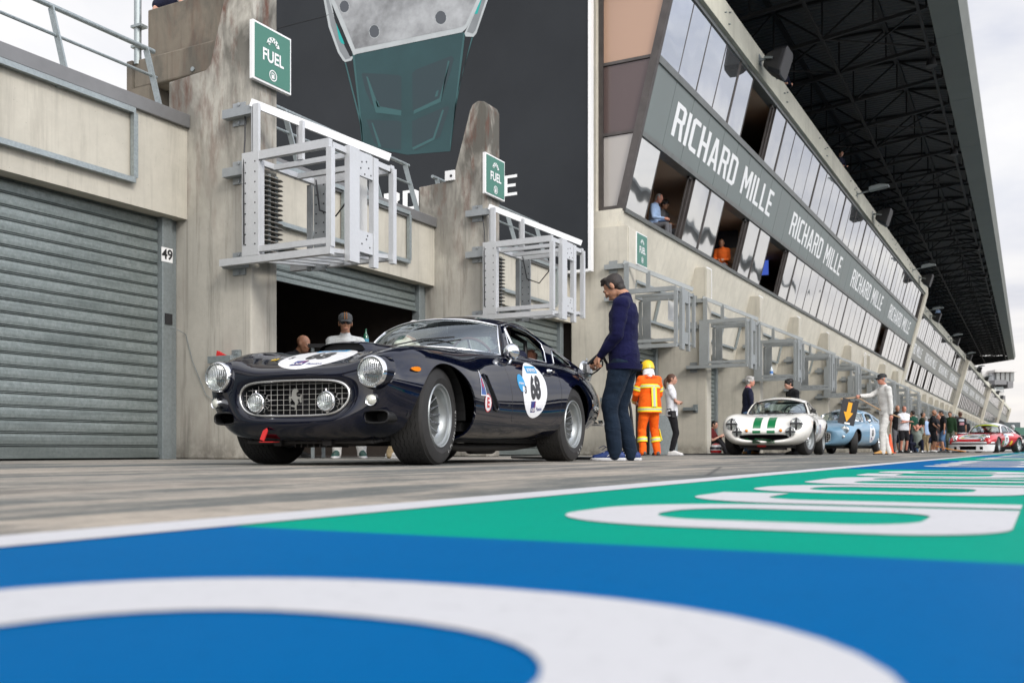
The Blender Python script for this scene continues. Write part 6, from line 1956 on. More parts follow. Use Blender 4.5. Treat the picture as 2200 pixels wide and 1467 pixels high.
# ================================================================== the cars queueing behind
def stations(rows):
    out = []
    for (x, zb, wb, W, zm, ys, zs, yi, zi, zc) in rows:
        yo = W - 0.25 * (W - ys) * 0.6
        out.append([(x, 0, zb), (x, wb * 0.5, zb), (x, wb, zb + 0.02), (x, W, zm), (x, yo, zs - (zs - zm) * 0.28), (x, ys, zs), (x, yi, zi), (x, yi * 0.5, zi + (zc - zi) * 0.75), (x, 0, zc)])
    return out
def place_car(name, label, XR, Z, phi):
    u = Vector((RX * math.sin(phi) + FX * math.cos(phi), RY * math.sin(phi) + FY * math.cos(phi), 0))
    return thing(name, label, 'car', (XR * RX + Z * FX, XR * RY + Z * FY, 0), math.atan2(u.y, u.x))
def greenhouse(car_, RAIL_, CROWN_, by, bz, outer_, wins, openi, mat, base, x0, x1, rear, trim, ins=None):
    """roof, pillars, glass. wins: polygons in (x, z); openi: indices left without glass"""
    def rp(x, t):
        y, z = cubic(RAIL_, x); zc_, = cubic(CROWN_, x)
        return Vector((x, y * t, zc_ - (zc_ - z) * (abs(t) ** 2.4)))
    def fr(x, t): return x - 0.09 * (1 - t * t) * max(0, 1 - (x - x0) / 0.35)
    NX_, NT_ = 26, 16
    vs = []
    for i in range(NX_ + 1):
        x = x0 + (x1 - x0) * i / NX_
        for j in range(NT_ + 1):
            t = -1 + 2 * j / NT_; p = rp(x, t); p.x = fr(x, t); vs.append(p)
    def keep(i, j):
        x = x0 + (x1 - x0) * (i + .5) / NX_; t = -1 + 2 * (j + .5) / NT_
        return not (rear[0] < x < rear[1] and abs(t) < rear[2])
    q = lambda i, j: (i * (NT_ + 1) + j, i * (NT_ + 1) + j + 1, (i + 1) * (NT_ + 1) + j + 1, (i + 1) * (NT_ + 1) + j)
    o = mesh_obj('roof', vs, [q(i, j) for i in range(NX_) for j in range(NT_) if keep(i, j)], mat, car_, True, recalc=True)
    m_ = o.modifiers.new('s', 'SOLIDIFY'); m_.thickness = 0.012; m_.offset = -1
    mesh_obj('rear_window', [v - Vector((0, 0, 0.006)) for v in vs], [q(i, j) for i in range(NX_) for j in range(NT_) if not keep(i, j)], M_glass, car_, True)
    (bx0, bx1, byy, bz0, bz1) = base
    vs = []; NU_, NV_ = 8, 20
    for i in range(NU_ + 1):
        u = i / NU_
        for j in range(NV_ + 1):
            t = -1 + 2 * j / NV_; a = abs(t)
            b_ = Vector((bx0 + (bx1 - bx0) * a ** 2.2, byy * math.copysign(a ** 0.95, t), bz0 + (bz1 - bz0) * a * a))
            p = rp(x0, t * 0.985); tp = Vector((fr(x0, t), p.y, p.z - 0.002))
            k = math.sin(PI * u) * 0.02
            vs.append(b_.lerp(tp, u) + Vector((-k * .8, 0, k)))
    mesh_obj('windscreen', vs, [(i * (NV_ + 1) + j, i * (NV_ + 1) + j + 1, (i + 1) * (NV_ + 1) + j + 1, (i + 1) * (NV_ + 1) + j) for i in range(NU_) for j in range(NV_)], M_glass, car_, True, recalc=True)
    bm = BM()
    loop_ = [vs[j] for j in range(NV_ + 1)] + [vs[i * (NV_ + 1) + NV_] for i in range(1, NU_)] + [vs[NU_ * (NV_ + 1) + j] for j in range(NV_, -1, -1)] + [vs[i * (NV_ + 1)] for i in range(NU_ - 1, 0, -1)]
    tube(bm, [p + Vector((-0.004, 0, 0.004)) for p in loop_], 0.012, 6, closed=True); build('screen_trim', bm, trim, car_, 60)
    ytop = cubic(RAIL_, (x0 + x1) / 2)[0]
    ztop = cubic(RAIL_, x0 + 0.2)[1]
    def sy(x, z):
        t = max(0, min(1.1, (z - bz) / max(0.05, ztop - bz)))
        return by + (ytop - by) * t + 0.012 * math.sin(PI * min(1, t))
    for s in (-1, 1):
        def mp(me):
            for v in me.vertices:
                x, z, d = v.co.x, v.co.y, v.co.z
                v.co = Vector((x, s * (sy(x, z) + d), z))
            return me
        place_mesh('side_pillars', mp(curve_mesh([outer_] + wins, 0.022)), Matrix(), mat, car_)
        for i, pl in enumerate(wins):
            if i not in openi: place_mesh('side_window', mp(curve_mesh([pl], 0.0)), Matrix(), M_glass, car_)
            bm = BM(); tube(bm, [(x, s * (sy(x, z) + 0.012), z) for x, z in pl], 0.007, 5, closed=True); build('window_trim', bm, trim, car_, 60)
def basic_cabin(c, x0, x1, z0, y=0.3, seatm=None):
    seatm = seatm or M_trimb
    bm = BM(); box(bm, (x0, -0.58, 0.55), (x0 + 0.15, 0.58, z0), bev=0.02); build('dashboard', bm, M_trimb, c)
    bm = BM(); prism(bm, [(x1 - 0.25, 0.35), (x1 - 0.1, 0.35), (x1 + 0.05, z0 + 0.06), (x1 - 0.05, z0 + 0.08)], 'y', -y - 0.2, -y + 0.2); prism(bm, [(x1 - 0.25, 0.35), (x1 - 0.1, 0.35), (x1 + 0.05, z0 + 0.06), (x1 - 0.05, z0 + 0.08)], 'y', y - 0.2, y + 0.2); build('seat_back', bm, seatm, c)
    bm = BM(); M = axis_matrix((x0 + 0.25, -y, z0 - 0.0), (1, 0, 0.5)); tube(bm, [M @ Vector((0.18 * math.cos(2 * PI * k / 24), 0.18 * math.sin(2 * PI * k / 24), 0)) for k in range(24)], 0.013, 6, closed=True); build('steering_wheel', bm, M_trimb, c)
    bm = BM(); tube(bm, [(x1 + 0.02, -0.48, 0.4), (x1 + 0.03, -0.45, z0 + 0.15), (x1 + 0.03, -0.3, z0 + 0.24), (x1 + 0.03, 0.3, z0 + 0.24), (x1 + 0.03, 0.45, z0 + 0.15), (x1 + 0.02, 0.48, 0.4)], 0.022, 8); build('roll_bar', bm, M_trimb, c)
def dark_belly(c, x0, x1, w, z0, z1, wells, r=0.36):
    bm = BM(); box(bm, (x0, -w, z0), (x1, w, z1)); build('floor_pan', bm, M_under, c)
    bm = BM()
    for sg in (1, -1):
        for xx in wells:
            pl = arc(xx, 0.31, r, r, 0, 180, 16)
            A = [bm.verts.new((p[0], sg * 0.40, p[1])) for p in pl]; B = [bm.verts.new((p[0], sg * 0.70, p[1])) for p in pl]
            for i in range(16): bm.faces.new((A[i], A[i + 1], B[i + 1], B[i]))
            bm.faces.new(A)
            build('wheel_well', bm, M_trimb, c); bm = BM()
def arches(fx, rx_, rf, rr, z=0.31):
    cuts = []
    for sg in (1, -1):
        a, b_ = (0.46, 1.2) if sg > 0 else (-1.2, -0.46)
        for xx, r_ in ((fx, rf), (rx_, rr)):
            bm = BM(); prism(bm, [(xx - r_ - 0.02, -0.1)] + arc(xx, z, r_, r_, 175, 5, 24) + [(xx + r_ + 0.02, -0.1)], 'y', a, b_); cuts.append(bm)
    return cuts

# ---------------- white car with green stripes
M_cream = paint('cream_paint', (0.82, 0.80, 0.745), 0.3, 0.5)
M_grn = paint('stripe_green', (0.002, 0.16, 0.05), 0.2, 0.5)
tv = place_car('racing_coupe', 'small white racing coupe with two green stripes and taped headlamps', 5.40, 20.85, 0.42)
tv.scale = (1.03, 1.06, 1.06)
rows = [
 # x, zb, wb, W, zm, ys, zs, yi, zi, zc
 (-.70,.285,.36,.46,.33,.42,.375,.28,.385,.385),
 (-.74,.265,.42,.54,.33,.48,.405,.32,.415,.415),
 (-.74,.235,.50,.66,.35,.58,.50,.38,.48,.475),
 (-.68,.20,.60,.78,.40,.68,.64,.45,.58,.57),
 (-.50,.18,.68,.86,.43,.70,.78,.46,.71,.69),
 (-.25,.17,.70,.88,.44,.68,.84,.45,.775,.76),
 (.05,.18,.72,.89,.45,.66,.85,.44,.80,.795),
 (.4,.17,.72,.87,.45,.66,.84,.46,.83,.83),
 (.8,.17,.70,.84,.46,.64,.815,.48,.83,.84),
 (1.3,.17,.70,.84,.48,.66,.83,.5,.85,.86),
 (1.8,.18,.70,.86,.48,.67,.85,.52,.87,.88),
 (2.2,.20,.70,.88,.50,.66,.86,.5,.88,.89),
 (2.5,.24,.66,.84,.52,.60,.83,.46,.85,.86),
 (2.72,.32,.56,.72,.54,.48,.74,.38,.75,.76),
 (2.80,.45,.2,.3,.56,.2,.64,.15,.64,.65),
]
Gt = loft_body(stations(rows), 6, 5)
meb = grid_mesh(Gt, True, keep=lambda c: not (0.80 < c[0] < 2.2 and abs(c[1]) < 0.52 and c[2] > 0.55))
srct = smooth_source(grid_mesh(Gt, True))
shell_cut('body', meb, 0.014, arches(0.0, 2.14, 0.37, 0.36), M_cream, tv, srct)
bm = BM()
box(bm, (-.64, -.46, .25), (-.62, .46, .42)); build('mouth_shadow', bm, P('vent_black', (0.002, 0.002, 0.002), 0.7, spec=0.1), tv)
bm = BM(); rw = [Vector(p) for p in Gt[1]]; tube(bm, [p for p in rw], 0.010, 6, closed=True); build('mouth_trim', bm, M_trimb, tv)
RT = [(1.18, .50, 1.06), (1.35, .50, 1.11), (1.6, .50, 1.125), (1.85, .50, 1.07), (2.1, .51, .98), (2.4, .53, .88), (2.6, .52, .80)]
CT = [(1.18, 1.135), (1.35, 1.19), (1.6, 1.215), (1.85, 1.18), (2.1, 1.08), (2.4, .95), (2.6, .84)]
outt = [(0.90, 0.80), (1.02, 0.93), (1.13, 1.03)] + [(x / 100, cubic(RT, x / 100)[1]) for x in range(118, 240, 10)] + [(2.42, 0.84)]
greenhouse(tv, RT, CT, 0.63, 0.82, outt, [[(1.08, .85), (1.16, .96), (1.24, 1.04), (1.38, 1.08), (1.6, 1.09), (1.72, 1.05), (1.70, .86)], [(1.80, .87), (1.82, 1.02), (1.98, .97), (2.2, .885), (2.2, .87)]], (0,), M_cream, (.74, 1.0, .60, .855, .82), 1.18, 2.62, (1.9, 2.45, .8), M_trimb)
basic_cabin(tv, 0.86, 1.75, 0.86)
dark_belly(tv, -0.5, 2.4, 0.50, 0.14, 0.22, (0.0, 2.14))
wt = wheel(R=0.315, rim=0.20, w=0.19, spokes=True, tread=False, dish=0.06, seg=40)
for i, (x, y) in enumerate(((0, .68), (0, -.68), (2.14, .68), (2.14, -.68))): put_wheel(wt, tv, x, y, 0.315, math.radians(-14) if x == 0 else 0, i == 0)
for s in (-1, 1):
    headlamp(tv, (-0.71, s * 0.605, 0.595), 0.115, (-1, s * 0.10, 0.12), depth=0.14, cross=True)
    headlamp(tv, (-0.735, s * 0.50, 0.445), 0.09, (-1, s * 0.05, 0.06), depth=0.10, cross=True, name='spot_lamp')
    bm = BM(); ball(bm, (-0.735, s * 0.32, 0.47), (0.03, 0.032, 0.032), 12, 8); build('turn_lamp', bm, P('amber_lens', (0.75, 0.22, 0.01), 0.15, coat=1.0), tv, 60)
# stripes laid on bonnet, roof and lip
for s in (-1, 1):
    for (xa, xb_) in ((-0.735, -0.36), (0.28, 0.66)):
        decal('green_stripe', rect_grid(xb_ - xa, 0.15, 14, 4), plane_matrix(((xa + xb_) / 2, s * 0.135, 1.6), (1, 0, 0), (0, 1, 0)), srct, (0, 0, -1), 0.003, M_grn, tv)
    decal('green_stripe', rect_grid(0.085, 0.15, 4, 4), plane_matrix((-2.0, s * 0.135, 0.265), (0, 0, 1), (0, 1, 0)), srct, (1, 0, 0), 0.003, M_grn, tv)
    decal('green_stripe', rect_grid(0.05, 0.15, 3, 4), plane_matrix((-2.0, s * 0.135, 0.445), (0, 0, 1), (0, 1, 0)), srct, (1, 0, 0), 0.003, M_grn, tv)
    vs = []
    for i in range(9):
        x = 1.13 + 0.06 * i
        for t in (0.06, 0.21):
            y_ = s * t; rr = cubic(RT, max(1.18, x)); cc = cubic(CT, max(1.18, x))[0]
            vs.append((x - 0.04 * max(0, 1 - (x - 1.13) / 0.3), y_, cc - (cc - rr[1]) * (t / rr[0]) ** 2.4 + 0.005))
    mesh_obj('green_stripe', vs, [(2 * i, 2 * i + 1, 2 * i + 3, 2 * i + 2) for i in range(8)], M_grn, tv)
decal('number_panel', rect_grid(0.34, 0.62, 6, 8), plane_matrix((-0.02, -0.0, 1.6), (0, -1, 0), (1, 0, 0)) @ Matrix.Rotation(PI / 2, 4, 'Z'), srct, (0, 0, -1), 0.004, M_deca, tv)
decal('race_number', text_mesh('71', 0.22, 0.008), plane_matrix((-0.02, -0.06, 1.6), (0, -1, 0), (1, 0, 0)), srct, (0, 0, -1), 0.007, M_decb, tv, 0.05)
decal('sponsor_square', rect_grid(0.12, 0.05, 2, 2), plane_matrix((-0.13, 0.12, 1.6), (0, -1, 0), (1, 0, 0)), srct, (0, 0, -1), 0.007, M_decn, tv)
M_pan = plane_matrix((1.15, -1.3, 0.52), (1, 0, 0), (0, 0, 1))
decal('number_roundel', disc_grid(0.20, 0.24, 5, 28), M_pan, srct, (0, 1, 0), 0.003, M_deca, tv)
decal('race_number', text_mesh('71', 0.24, 0.008), M_pan, srct, (0, 1, 0), 0.006, M_decn, tv, 0.05)
bm = BM(); tube(bm, [(0.78, 0.02, .885), (0.86, 0.28, 0.93)], 0.006, 5); tube(bm, [(0.78, -0.35, .885), (0.88, -0.1, 0.94)], 0.006, 5); build('wipers', bm, M_trimb, tv)
bm = BM(); ball(bm, (1.02, -0.70, 0.90), (0.04, 0.06, 0.045), 12, 8); bar(bm, (1.02, -0.65, 0.86), (1.02, -0.70, 0.89), 0.02); build('door_mirror', bm, M_trimb, tv, 60)
bm = BM(); box(bm, (-0.60, -0.02, 0.16), (-0.55, 0.14, 0.23)); build('tow_strap', bm, M_red, tv)
bm = BM(); box(bm, (-0.5, -0.35, 0.10), (-0.1, 0.35, 0.16)); bar(bm, (-0.1, -0.35, 0.2), (0, -0.6, 0.25), 0.05); bar(bm, (-0.1, 0.35, 0.2), (0, 0.6, 0.25), 0.05); build('front_suspension', bm, M_brake, tv)

# ---------------- light blue coupe
M_sky = paint('pale_blue_paint', (0.17, 0.315, 0.44), 0.3, 0.5)
ac = place_car('vintage_coupe', 'light blue vintage coupe with white number 63 roundel behind the arrow board', 8.55, 26.9, 0.62)
rows = [
 (-.60,.30,.18,.24,.42,.22,.54,.15,.56,.57),
 (-.66,.27,.24,.32,.42,.28,.58,.2,.61,.62),
 (-.64,.24,.36,.50,.42,.42,.62,.30,.65,.66),
 (-.52,.22,.54,.72,.44,.60,.70,.42,.70,.72),
 (-.25,.20,.66,.82,.46,.66,.80,.46,.78,.79),
 (.1,.19,.70,.84,.47,.66,.84,.48,.84,.85),
 (.5,.19,.70,.80,.48,.66,.84,.50,.88,.90),
 (.9,.19,.70,.79,.48,.67,.86,.52,.92,.94),
 (1.4,.19,.70,.80,.48,.69,.87,.54,.92,.94),
 (1.9,.19,.70,.83,.50,.70,.90,.54,.92,.94),
 (2.3,.21,.70,.84,.51,.68,.90,.52,.92,.94),
 (2.7,.25,.66,.80,.52,.62,.84,.48,.86,.88),
 (3.05,.32,.56,.68,.54,.52,.73,.4,.75,.77),
 (3.22,.45,.25,.32,.56,.22,.66,.15,.66,.67),
]
Ga = loft_body(stations(rows), 6, 5)
meb = grid_mesh(Ga, True, keep=lambda c: not (0.95 < c[0] < 2.35 and abs(c[1]) < 0.54 and c[2] > 0.6))
srca = smooth_source(grid_mesh(Ga, True))
shell_cut('body', meb, 0.014, arches(0.0, 2.28, 0.365, 0.36), M_sky, ac, srca)
RA = [(1.20, .51, 1.10), (1.45, .52, 1.16), (1.7, .52, 1.165), (2.0, .52, 1.11), (2.3, .52, 1.02), (2.6, .53, .93), (2.8, .52, .86)]
CA = [(1.20, 1.19), (1.45, 1.255), (1.7, 1.27), (2.0, 1.23), (2.3, 1.13), (2.6, 1.0), (2.8, .90)]
outa = [(1.00, 0.85), (1.08, 0.98), (1.15, 1.07)] + [(x / 100, cubic(RA, x / 100)[1]) for x in range(120, 270, 10)] + [(2.70, 0.88)]
greenhouse(ac, RA, CA, 0.66, 0.87, outa, [[(1.17, .90), (1.22, 1.0), (1.28, 1.075), (1.45, 1.12), (1.7, 1.125), (1.86, 1.09), (1.84, .90)], [(1.92, .90), (1.93, 1.07), (2.1, 1.03), (2.35, .93), (2.4, .90)]], (0,), M_sky, (.86, 1.06, .62, .94, .88), 1.20, 2.82, (2.1, 2.6, .8), M_chrome)
basic_cabin(ac, 0.98, 1.85, 0.92, seatm=M_leather)
dark_belly(ac, -0.4, 2.8, 0.50, 0.15, 0.24, (0.0, 2.28))
wa = wheel(R=0.325, rim=0.205, w=0.17, spokes=True, tread=False, dish=0.05, seg=40)
for i, (x, y) in enumerate(((0, .66), (0, -.66), (2.28, .66), (2.28, -.66))): put_wheel(wa, ac, x, y, 0.325, math.radians(22) if x == 0 else 0, i == 0)
for s in (-1, 1):
    headlamp(ac, (-0.54, s * 0.60, 0.635), 0.098, (-1, s * 0.05, 0.05), depth=0.12)
    bm = BM(); lathe(bm, [(0, 0.02), (0.03, 0.012), (0.038, 0), (0.038, -0.06)], 20, axis_matrix((-0.59, s * 0.58, 0.46), (-1, 0, 0))); build('side_lamp', bm, M_refl, ac, 50)
bm = BM(); tube(bm, [Vector(p) for p in Ga[1]], 0.014, 6, closed=True); build('grille_surround', bm, M_chrome, ac, 60)
bm = BM()
for i in range(-3, 4): bar(bm, (-0.63, -0.26, .42 + i * .05), (-0.63, 0.26, .42 + i * .05), 0.006)
for i in range(-5, 6): bar(bm, (-0.632, i * .05, .28), (-0.632, i * .05, .58), 0.006)
build('grille_bars', bm, M_grb, ac)
bm = BM(); box(bm, (-0.58, -0.3, 0.25), (-0.57, 0.3, 0.6)); build('radiator', bm, P('vent_black', (0.002,) * 3, 0.7, spec=0.1), ac)
roundel(ac, srca, (1.35, -1.3, 0.56), (1, 0, 0), (0, 0, 1), (0, 1, 0), 0.23, 0.25, '63', 0.22, small=False)
bm = BM(); lathe(bm, [(0.0, 0.06), (0.04, 0.045), (0.06, 0.0), (0, -0.01)], 18, axis_matrix((1.08, -0.76, 0.90), (-1, 0, 0))); bar(bm, (1.09, -0.70, 0.83), (1.08, -0.76, 0.88), 0.015); build('door_mirror', bm, M_chrome, ac, 60)

# ---------------- red and white coupe
M_rred = paint('racing_red', (0.50, 0.012, 0.016), 0.4, 0.4)
M_rwhite = paint('racing_white', (0.72, 0.72, 0.72), 0.4, 0.4)
pc = place_car('racing_car', 'red and white wide-arched racing car with low white front spoiler near the crowd', 19.75, 42.3, 0.80)
rows = [
 (-.82,.30,.55,.70,.36,.60,.44,.40,.44,.44),
 (-.86,.28,.62,.78,.38,.66,.50,.45,.48,.48),
 (-.80,.26,.68,.86,.40,.70,.60,.48,.54,.53),
 (-.60,.24,.72,.92,.42,.68,.74,.46,.60,.60),
 (-.35,.22,.74,.95,.44,.68,.80,.46,.67,.67),
 (0,.21,.76,.96,.45,.68,.83,.47,.74,.74),
 (.35,.21,.74,.90,.46,.67,.83,.48,.80,.80),
 (.7,.21,.72,.84,.48,.66,.84,.5,.85,.85),
 (1.2,.21,.72,.83,.48,.67,.85,.52,.87,.88),
 (1.7,.21,.72,.86,.48,.69,.86,.54,.88,.90),
 (2.1,.22,.74,.97,.48,.76,.87,.54,.88,.90),
 (2.45,.24,.74,.98,.50,.74,.85,.50,.86,.87),
 (2.8,.30,.68,.90,.52,.64,.76,.46,.78,.79),
 (3.05,.38,.56,.74,.54,.52,.66,.4,.68,.68),
 (3.15,.48,.25,.35,.55,.22,.60,.15,.60,.61),
]
Gp = loft_body(stations(rows), 6, 5)
meb = grid_mesh(Gp, True, keep=lambda c: not (0.75 < c[0] < 2.1 and abs(c[1]) < 0.54 and c[2] > 0.6))
srcp = smooth_source(grid_mesh(Gp, True))
shell_cut('body', meb, 0.014, arches(0.0, 2.27, 0.37, 0.37), M_rred, pc, srcp)
RPp = [(1.05, .50, 1.13), (1.3, .51, 1.19), (1.55, .51, 1.19), (1.85, .52, 1.12), (2.15, .53, 1.02), (2.5, .54, .90), (2.75, .53, .80)]
CPp = [(1.05, 1.21), (1.3, 1.285), (1.55, 1.30), (1.85, 1.25), (2.15, 1.13), (2.5, .97), (2.75, .85)]
outp = [(0.80, 0.84), (0.90, 0.98), (1.0, 1.09)] + [(x / 100, cubic(RPp, x / 100)[1]) for x in range(105, 260, 10)] + [(2.60, 0.84)]
greenhouse(pc, RPp, CPp, 0.66, 0.86, outp, [[(0.97, .88), (1.04, 1.0), (1.12, 1.10), (1.3, 1.15), (1.55, 1.15), (1.66, 1.12), (1.68, .88)], [(1.76, .89), (1.75, 1.10), (1.95, 1.05), (2.2, .94), (2.25, .90)]], (), M_rwhite, (.66, .86, .62, .87, .86), 1.05, 2.77, (1.95, 2.5, .8), M_trimb)
basic_cabin(pc, 0.80, 1.6, 0.90)
dark_belly(pc, -0.5, 2.8, 0.55, 0.15, 0.24, (0.0, 2.27))
wpq = wheel(R=0.315, rim=0.205, w=0.25, spokes=False, tread=False, dish=0.07, seg=36)
for i, (x, y) in enumerate(((0, .78), (0, -.78), (2.27, .80), (2.27, -.80))): put_wheel(wpq, pc, x, y, 0.315, math.radians(10) if x == 0 else 0, i == 0)
for s in (-1, 1):
    headlamp(pc, (-0.70, s * 0.66, 0.66), 0.11, (-1, 0, 0.45), depth=0.13)
    headlamp(pc, (-0.90, s * 0.56, 0.555), 0.075, (-1, 0, 0.05), depth=0.05, name='spot_lamp')
# deep white air dam with openings
bm = BM()
me = curve_mesh([[(-0.93, 0.06), (0.93, 0.06), (0.96, 0.34), (-0.96, 0.34)], [(-0.34, 0.12), (-0.34, 0.27), (0.34, 0.27), (0.34, 0.12)], [(0.46, 0.13), (0.46, 0.25), (0.60, 0.25), (0.60, 0.13)], [(-0.60, 0.13), (-0.60, 0.25), (-0.46, 0.25), (-0.46, 0.13)]], 0.06)
subdiv_mesh(me, 0.12)
for v in me.vertices:
    y_ = v.co.x; v.co = Vector((-0.95 + 0.34 * (abs(y_) / 0.96) ** 4 + v.co.z, y_, v.co.y))
me.materials.clear(); me.materials.append(M_rwhite); me.name = 'air_dam'
link(bpy.data.objects.new('air_dam', me), pc)
bm = BM(); box(bm, (-0.84, -0.6, 0.1), (-0.82, 0.6, 0.3)); build('oil_cooler', bm, P('vent_black', (0.002,) * 3, 0.7, spec=0.1), pc)
for z0, z1, m_, nm in ((0.345, 0.385, M_trimb, 'rubber_strip'), (0.39, 0.45, M_rwhite, 'bumper')):
    bm = BM()
    pts = [(-0.94 + 0.36 * (abs(t) ** 4), t * 0.93, (z0 + z1) / 2) for t in [-1 + i / 8 for i in range(17)]]
    tube(bm, pts, [(0.03, (z1 - z0) / 2)] * 17, 8); build(nm, bm, m_, pc, 50)
# bonnet in white with colour blocks and letters
def pd(name, me, x, y, mat, off, ln=None): return decal(name, me, plane_matrix((x, y, 1.7), (0, -1, 0), (1, 0, 0)), srcp, (0, 0, -1), off, mat, pc, ln)
pd('bonnet_panel', rect_grid(0.98, 1.0, 14, 12), -0.22, 0, M_rwhite, 0.004)
pd('bonnet_letters', text_mesh('BP', 0.30, 0.012), -0.35, 0.0, M_decb, 0.008, 0.06)
M_yel = P('decal_yellow', (0.75, 0.45, 0.02), 0.4); M_dgrn = P('decal_green', (0.05, 0.3, 0.12), 0.4)
for i, (x, y) in enumerate(((-0.55, 0.36), (-0.25, 0.34), (0.05, 0.32), (-0.5, -0.34), (-0.2, -0.30), (0.02, -0.28))):
    pd('sponsor_patch', rect_grid(0.16, 0.14, 3, 3), x, y, M_yel if i % 2 == 0 else M_dgrn, 0.008)
    pd('sponsor_patch', rect_grid(0.14, 0.05, 3, 2), x + 0.03, y, M_dgrn if i % 2 == 0 else M_decc, 0.011)
M_sun = P('visor_green', (0.50, 0.62, 0.04), 0.4)
vs = []
for i in range(17):
    t = -1 + i / 8
    for (u, k) in ((0.84, 0), (1.0, 1)):
        a = abs(t)
        b_ = Vector((.66 + .20 * a ** 2.2, .62 * math.copysign(a ** .95, t), .87 - .01 * a * a)); p = Vector((1.05, .50 * t * .985, 1.21 - .08 * a ** 2.4)); p.x -= 0.09 * (1 - t * t)
        q_ = b_.lerp(p, u); kk = math.sin(PI * u) * 0.02
        vs.append(q_ + Vector((-kk * .8 - 0.006, 0, kk + 0.006)))
mesh_obj('sun_strip', vs, [(2 * i, 2 * i + 1, 2 * i + 3, 2 * i + 2) for i in range(16)], M_sun, pc)
for s in (-1, 1):
    decal('flank_panel', rect_grid(0.95, 0.14, 10, 3), plane_matrix((1.35, s * 1.3, 0.80), (-s, 0, 0), (0, 0, 1)), srcp, (0, -s, 0), 0.004, M_rwhite, pc)
roundel(pc, srcp, (1.10, -1.3, 0.53), (1, 0, 0), (0, 0, 1), (0, 1, 0), 0.23, 0.29, '77', 0.22, small=False, eps=0.004)
for x in (0.72, 1.62): decal('sponsor_patch', rect_grid(0.18, 0.18, 3, 3), plane_matrix((x, -1.3, 0.42), (1, 0, 0), (0, 0, 1)), srcp, (0, 1, 0), 0.005, M_yel if x > 1 else M_dgrn, pc)

# ---------------- small open buggy at the right edge
qb = thing('open_buggy', 'black open four-wheeled buggy at the right edge beyond the red and white car', 'buggy', wg(2190, 60))
qb.rotation_euler = (0, 0, PSI + 0.35)
bm = BM(); box(bm, (-0.35, -0.5, 0.30), (0.35, 0.9, 0.55), bev=0.06); box(bm, (-0.55, -0.95, 0.28), (0.55, -0.55, 0.50), bev=0.06); build('chassis', bm, M_trimb, qb)
bm = BM(); box(bm, (-0.25, 0.0, 0.55), (0.25, 0.8, 0.78), bev=0.05); build('seat', bm, M_trimb, qb)
bm = BM(); bar(bm, (-0.35, -0.35, 1.0), (0.35, -0.35, 1.0), 0.03); bar(bm, (0, -0.35, 1.0), (0, -0.6, 0.5), 0.04); build('handlebar', bm, M_galvd, qb)
bm = BM(); box(bm, (-0.42, -0.98, 0.44), (0.42, -0.955, 0.50)); build('front_plate', bm, M_galvd, qb)
wq = wheel(R=0.27, rim=0.14, w=0.22, spokes=False, tread=False, dish=0.05, seg=28)
for i, (x, y) in enumerate(((0.62, -0.75), (-0.62, -0.75), (0.62, 0.75), (-0.62, 0.75))):
    w_ = wq if i == 0 else copy_tree(wq); w_.parent = qb; w_.location = (x, y, 0.27); w_.rotation_euler = (0, 0, -PI / 2 if x > 0 else PI / 2)
# ================================================================== people
from mathutils import noise as mnoise
def skin_mat(name, col):
    m = P(name, col, 0.5, var=0.06, vscale=14)
    m.node_tree.nodes['Principled BSDF'].inputs['Subsurface Weight'].default_value = 0.12
    m.node_tree.nodes['Principled BSDF'].inputs['Subsurface Radius'].default_value = (0.02, 0.008, 0.004)
    return m
SK = [skin_mat('skin_fair', (0.50, 0.27, 0.19)), skin_mat('skin_tan', (0.40, 0.20, 0.12)), skin_mat('skin_ruddy', (0.50, 0.22, 0.15))]
def cloth(name, col, rough=0.85, b=0.5, sc=9, var=0.10):
    if name in _mats: return _mats[name]
    m, nt, p = new_mat(name)
    tc_ = nt.nodes.new('ShaderNodeTexCoord').outputs['Object']
    p.inputs['Base Color'].default_value = (*col, 1); p.inputs['Roughness'].default_value = rough
    p.inputs['Sheen Weight'].default_value = 0.04; p.inputs['Specular IOR Level'].default_value = 0.2
    n = noise(nt, tc_, sc, 4, 0.55, sc=(1, 1, 1.6), dist=1.2)
    c = mix(nt, mapr(nt, n, 0.35, 0.65, 0, 1), tuple(x * (1 - var) for x in col), tuple(min(1, x * (1 + var)) for x in col))
    nt.links.new(c, p.inputs['Base Color'])
    fn = noise(nt, tc_, 140, 2, 0.5)
    nt.links.new(bump_node(nt, n, b, 0.02, bump_node(nt, fn, 0.15, 0.001)), p.inputs['Normal'])
    _mats[name] = m
    return m
M_eye = P('eye_dark', (0.02, 0.015, 0.01), 0.2)
M_hair = {k: P('hair_' + k, c, 0.55, var=0.35, vscale=30, bump=0.6, bscale=110) for k, c in {'brown': (0.016, 0.010, 0.007), 'dark': (0.012, 0.010, 0.009), 'grey': (0.36, 0.35, 0.33), 'white': (0.60, 0.58, 0.55), 'auburn': (0.085, 0.035, 0.018), 'stubble': (0.10, 0.07, 0.055)}.items()}

def ik(a, c, l1, l2, hint):
    """middle joint of a two-bone limb from a to c"""
    d = c - a; L_ = d.length
    if L_ > (l1 + l2) * 0.999: c = a + d * ((l1 + l2) * 0.999 / L_); d = c - a; L_ = d.length
    x = (l1 * l1 - l2 * l2 + L_ * L_) / (2 * L_)
    h = math.sqrt(max(0, l1 * l1 - x * x))
    n = d / L_
    hv = Vector(hint); hv = (hv - n * hv.dot(n))
    hv = hv.normalized() if hv.length > 1e-5 else Vector((0, 1, 0))
    return a + n * x + hv * h, c

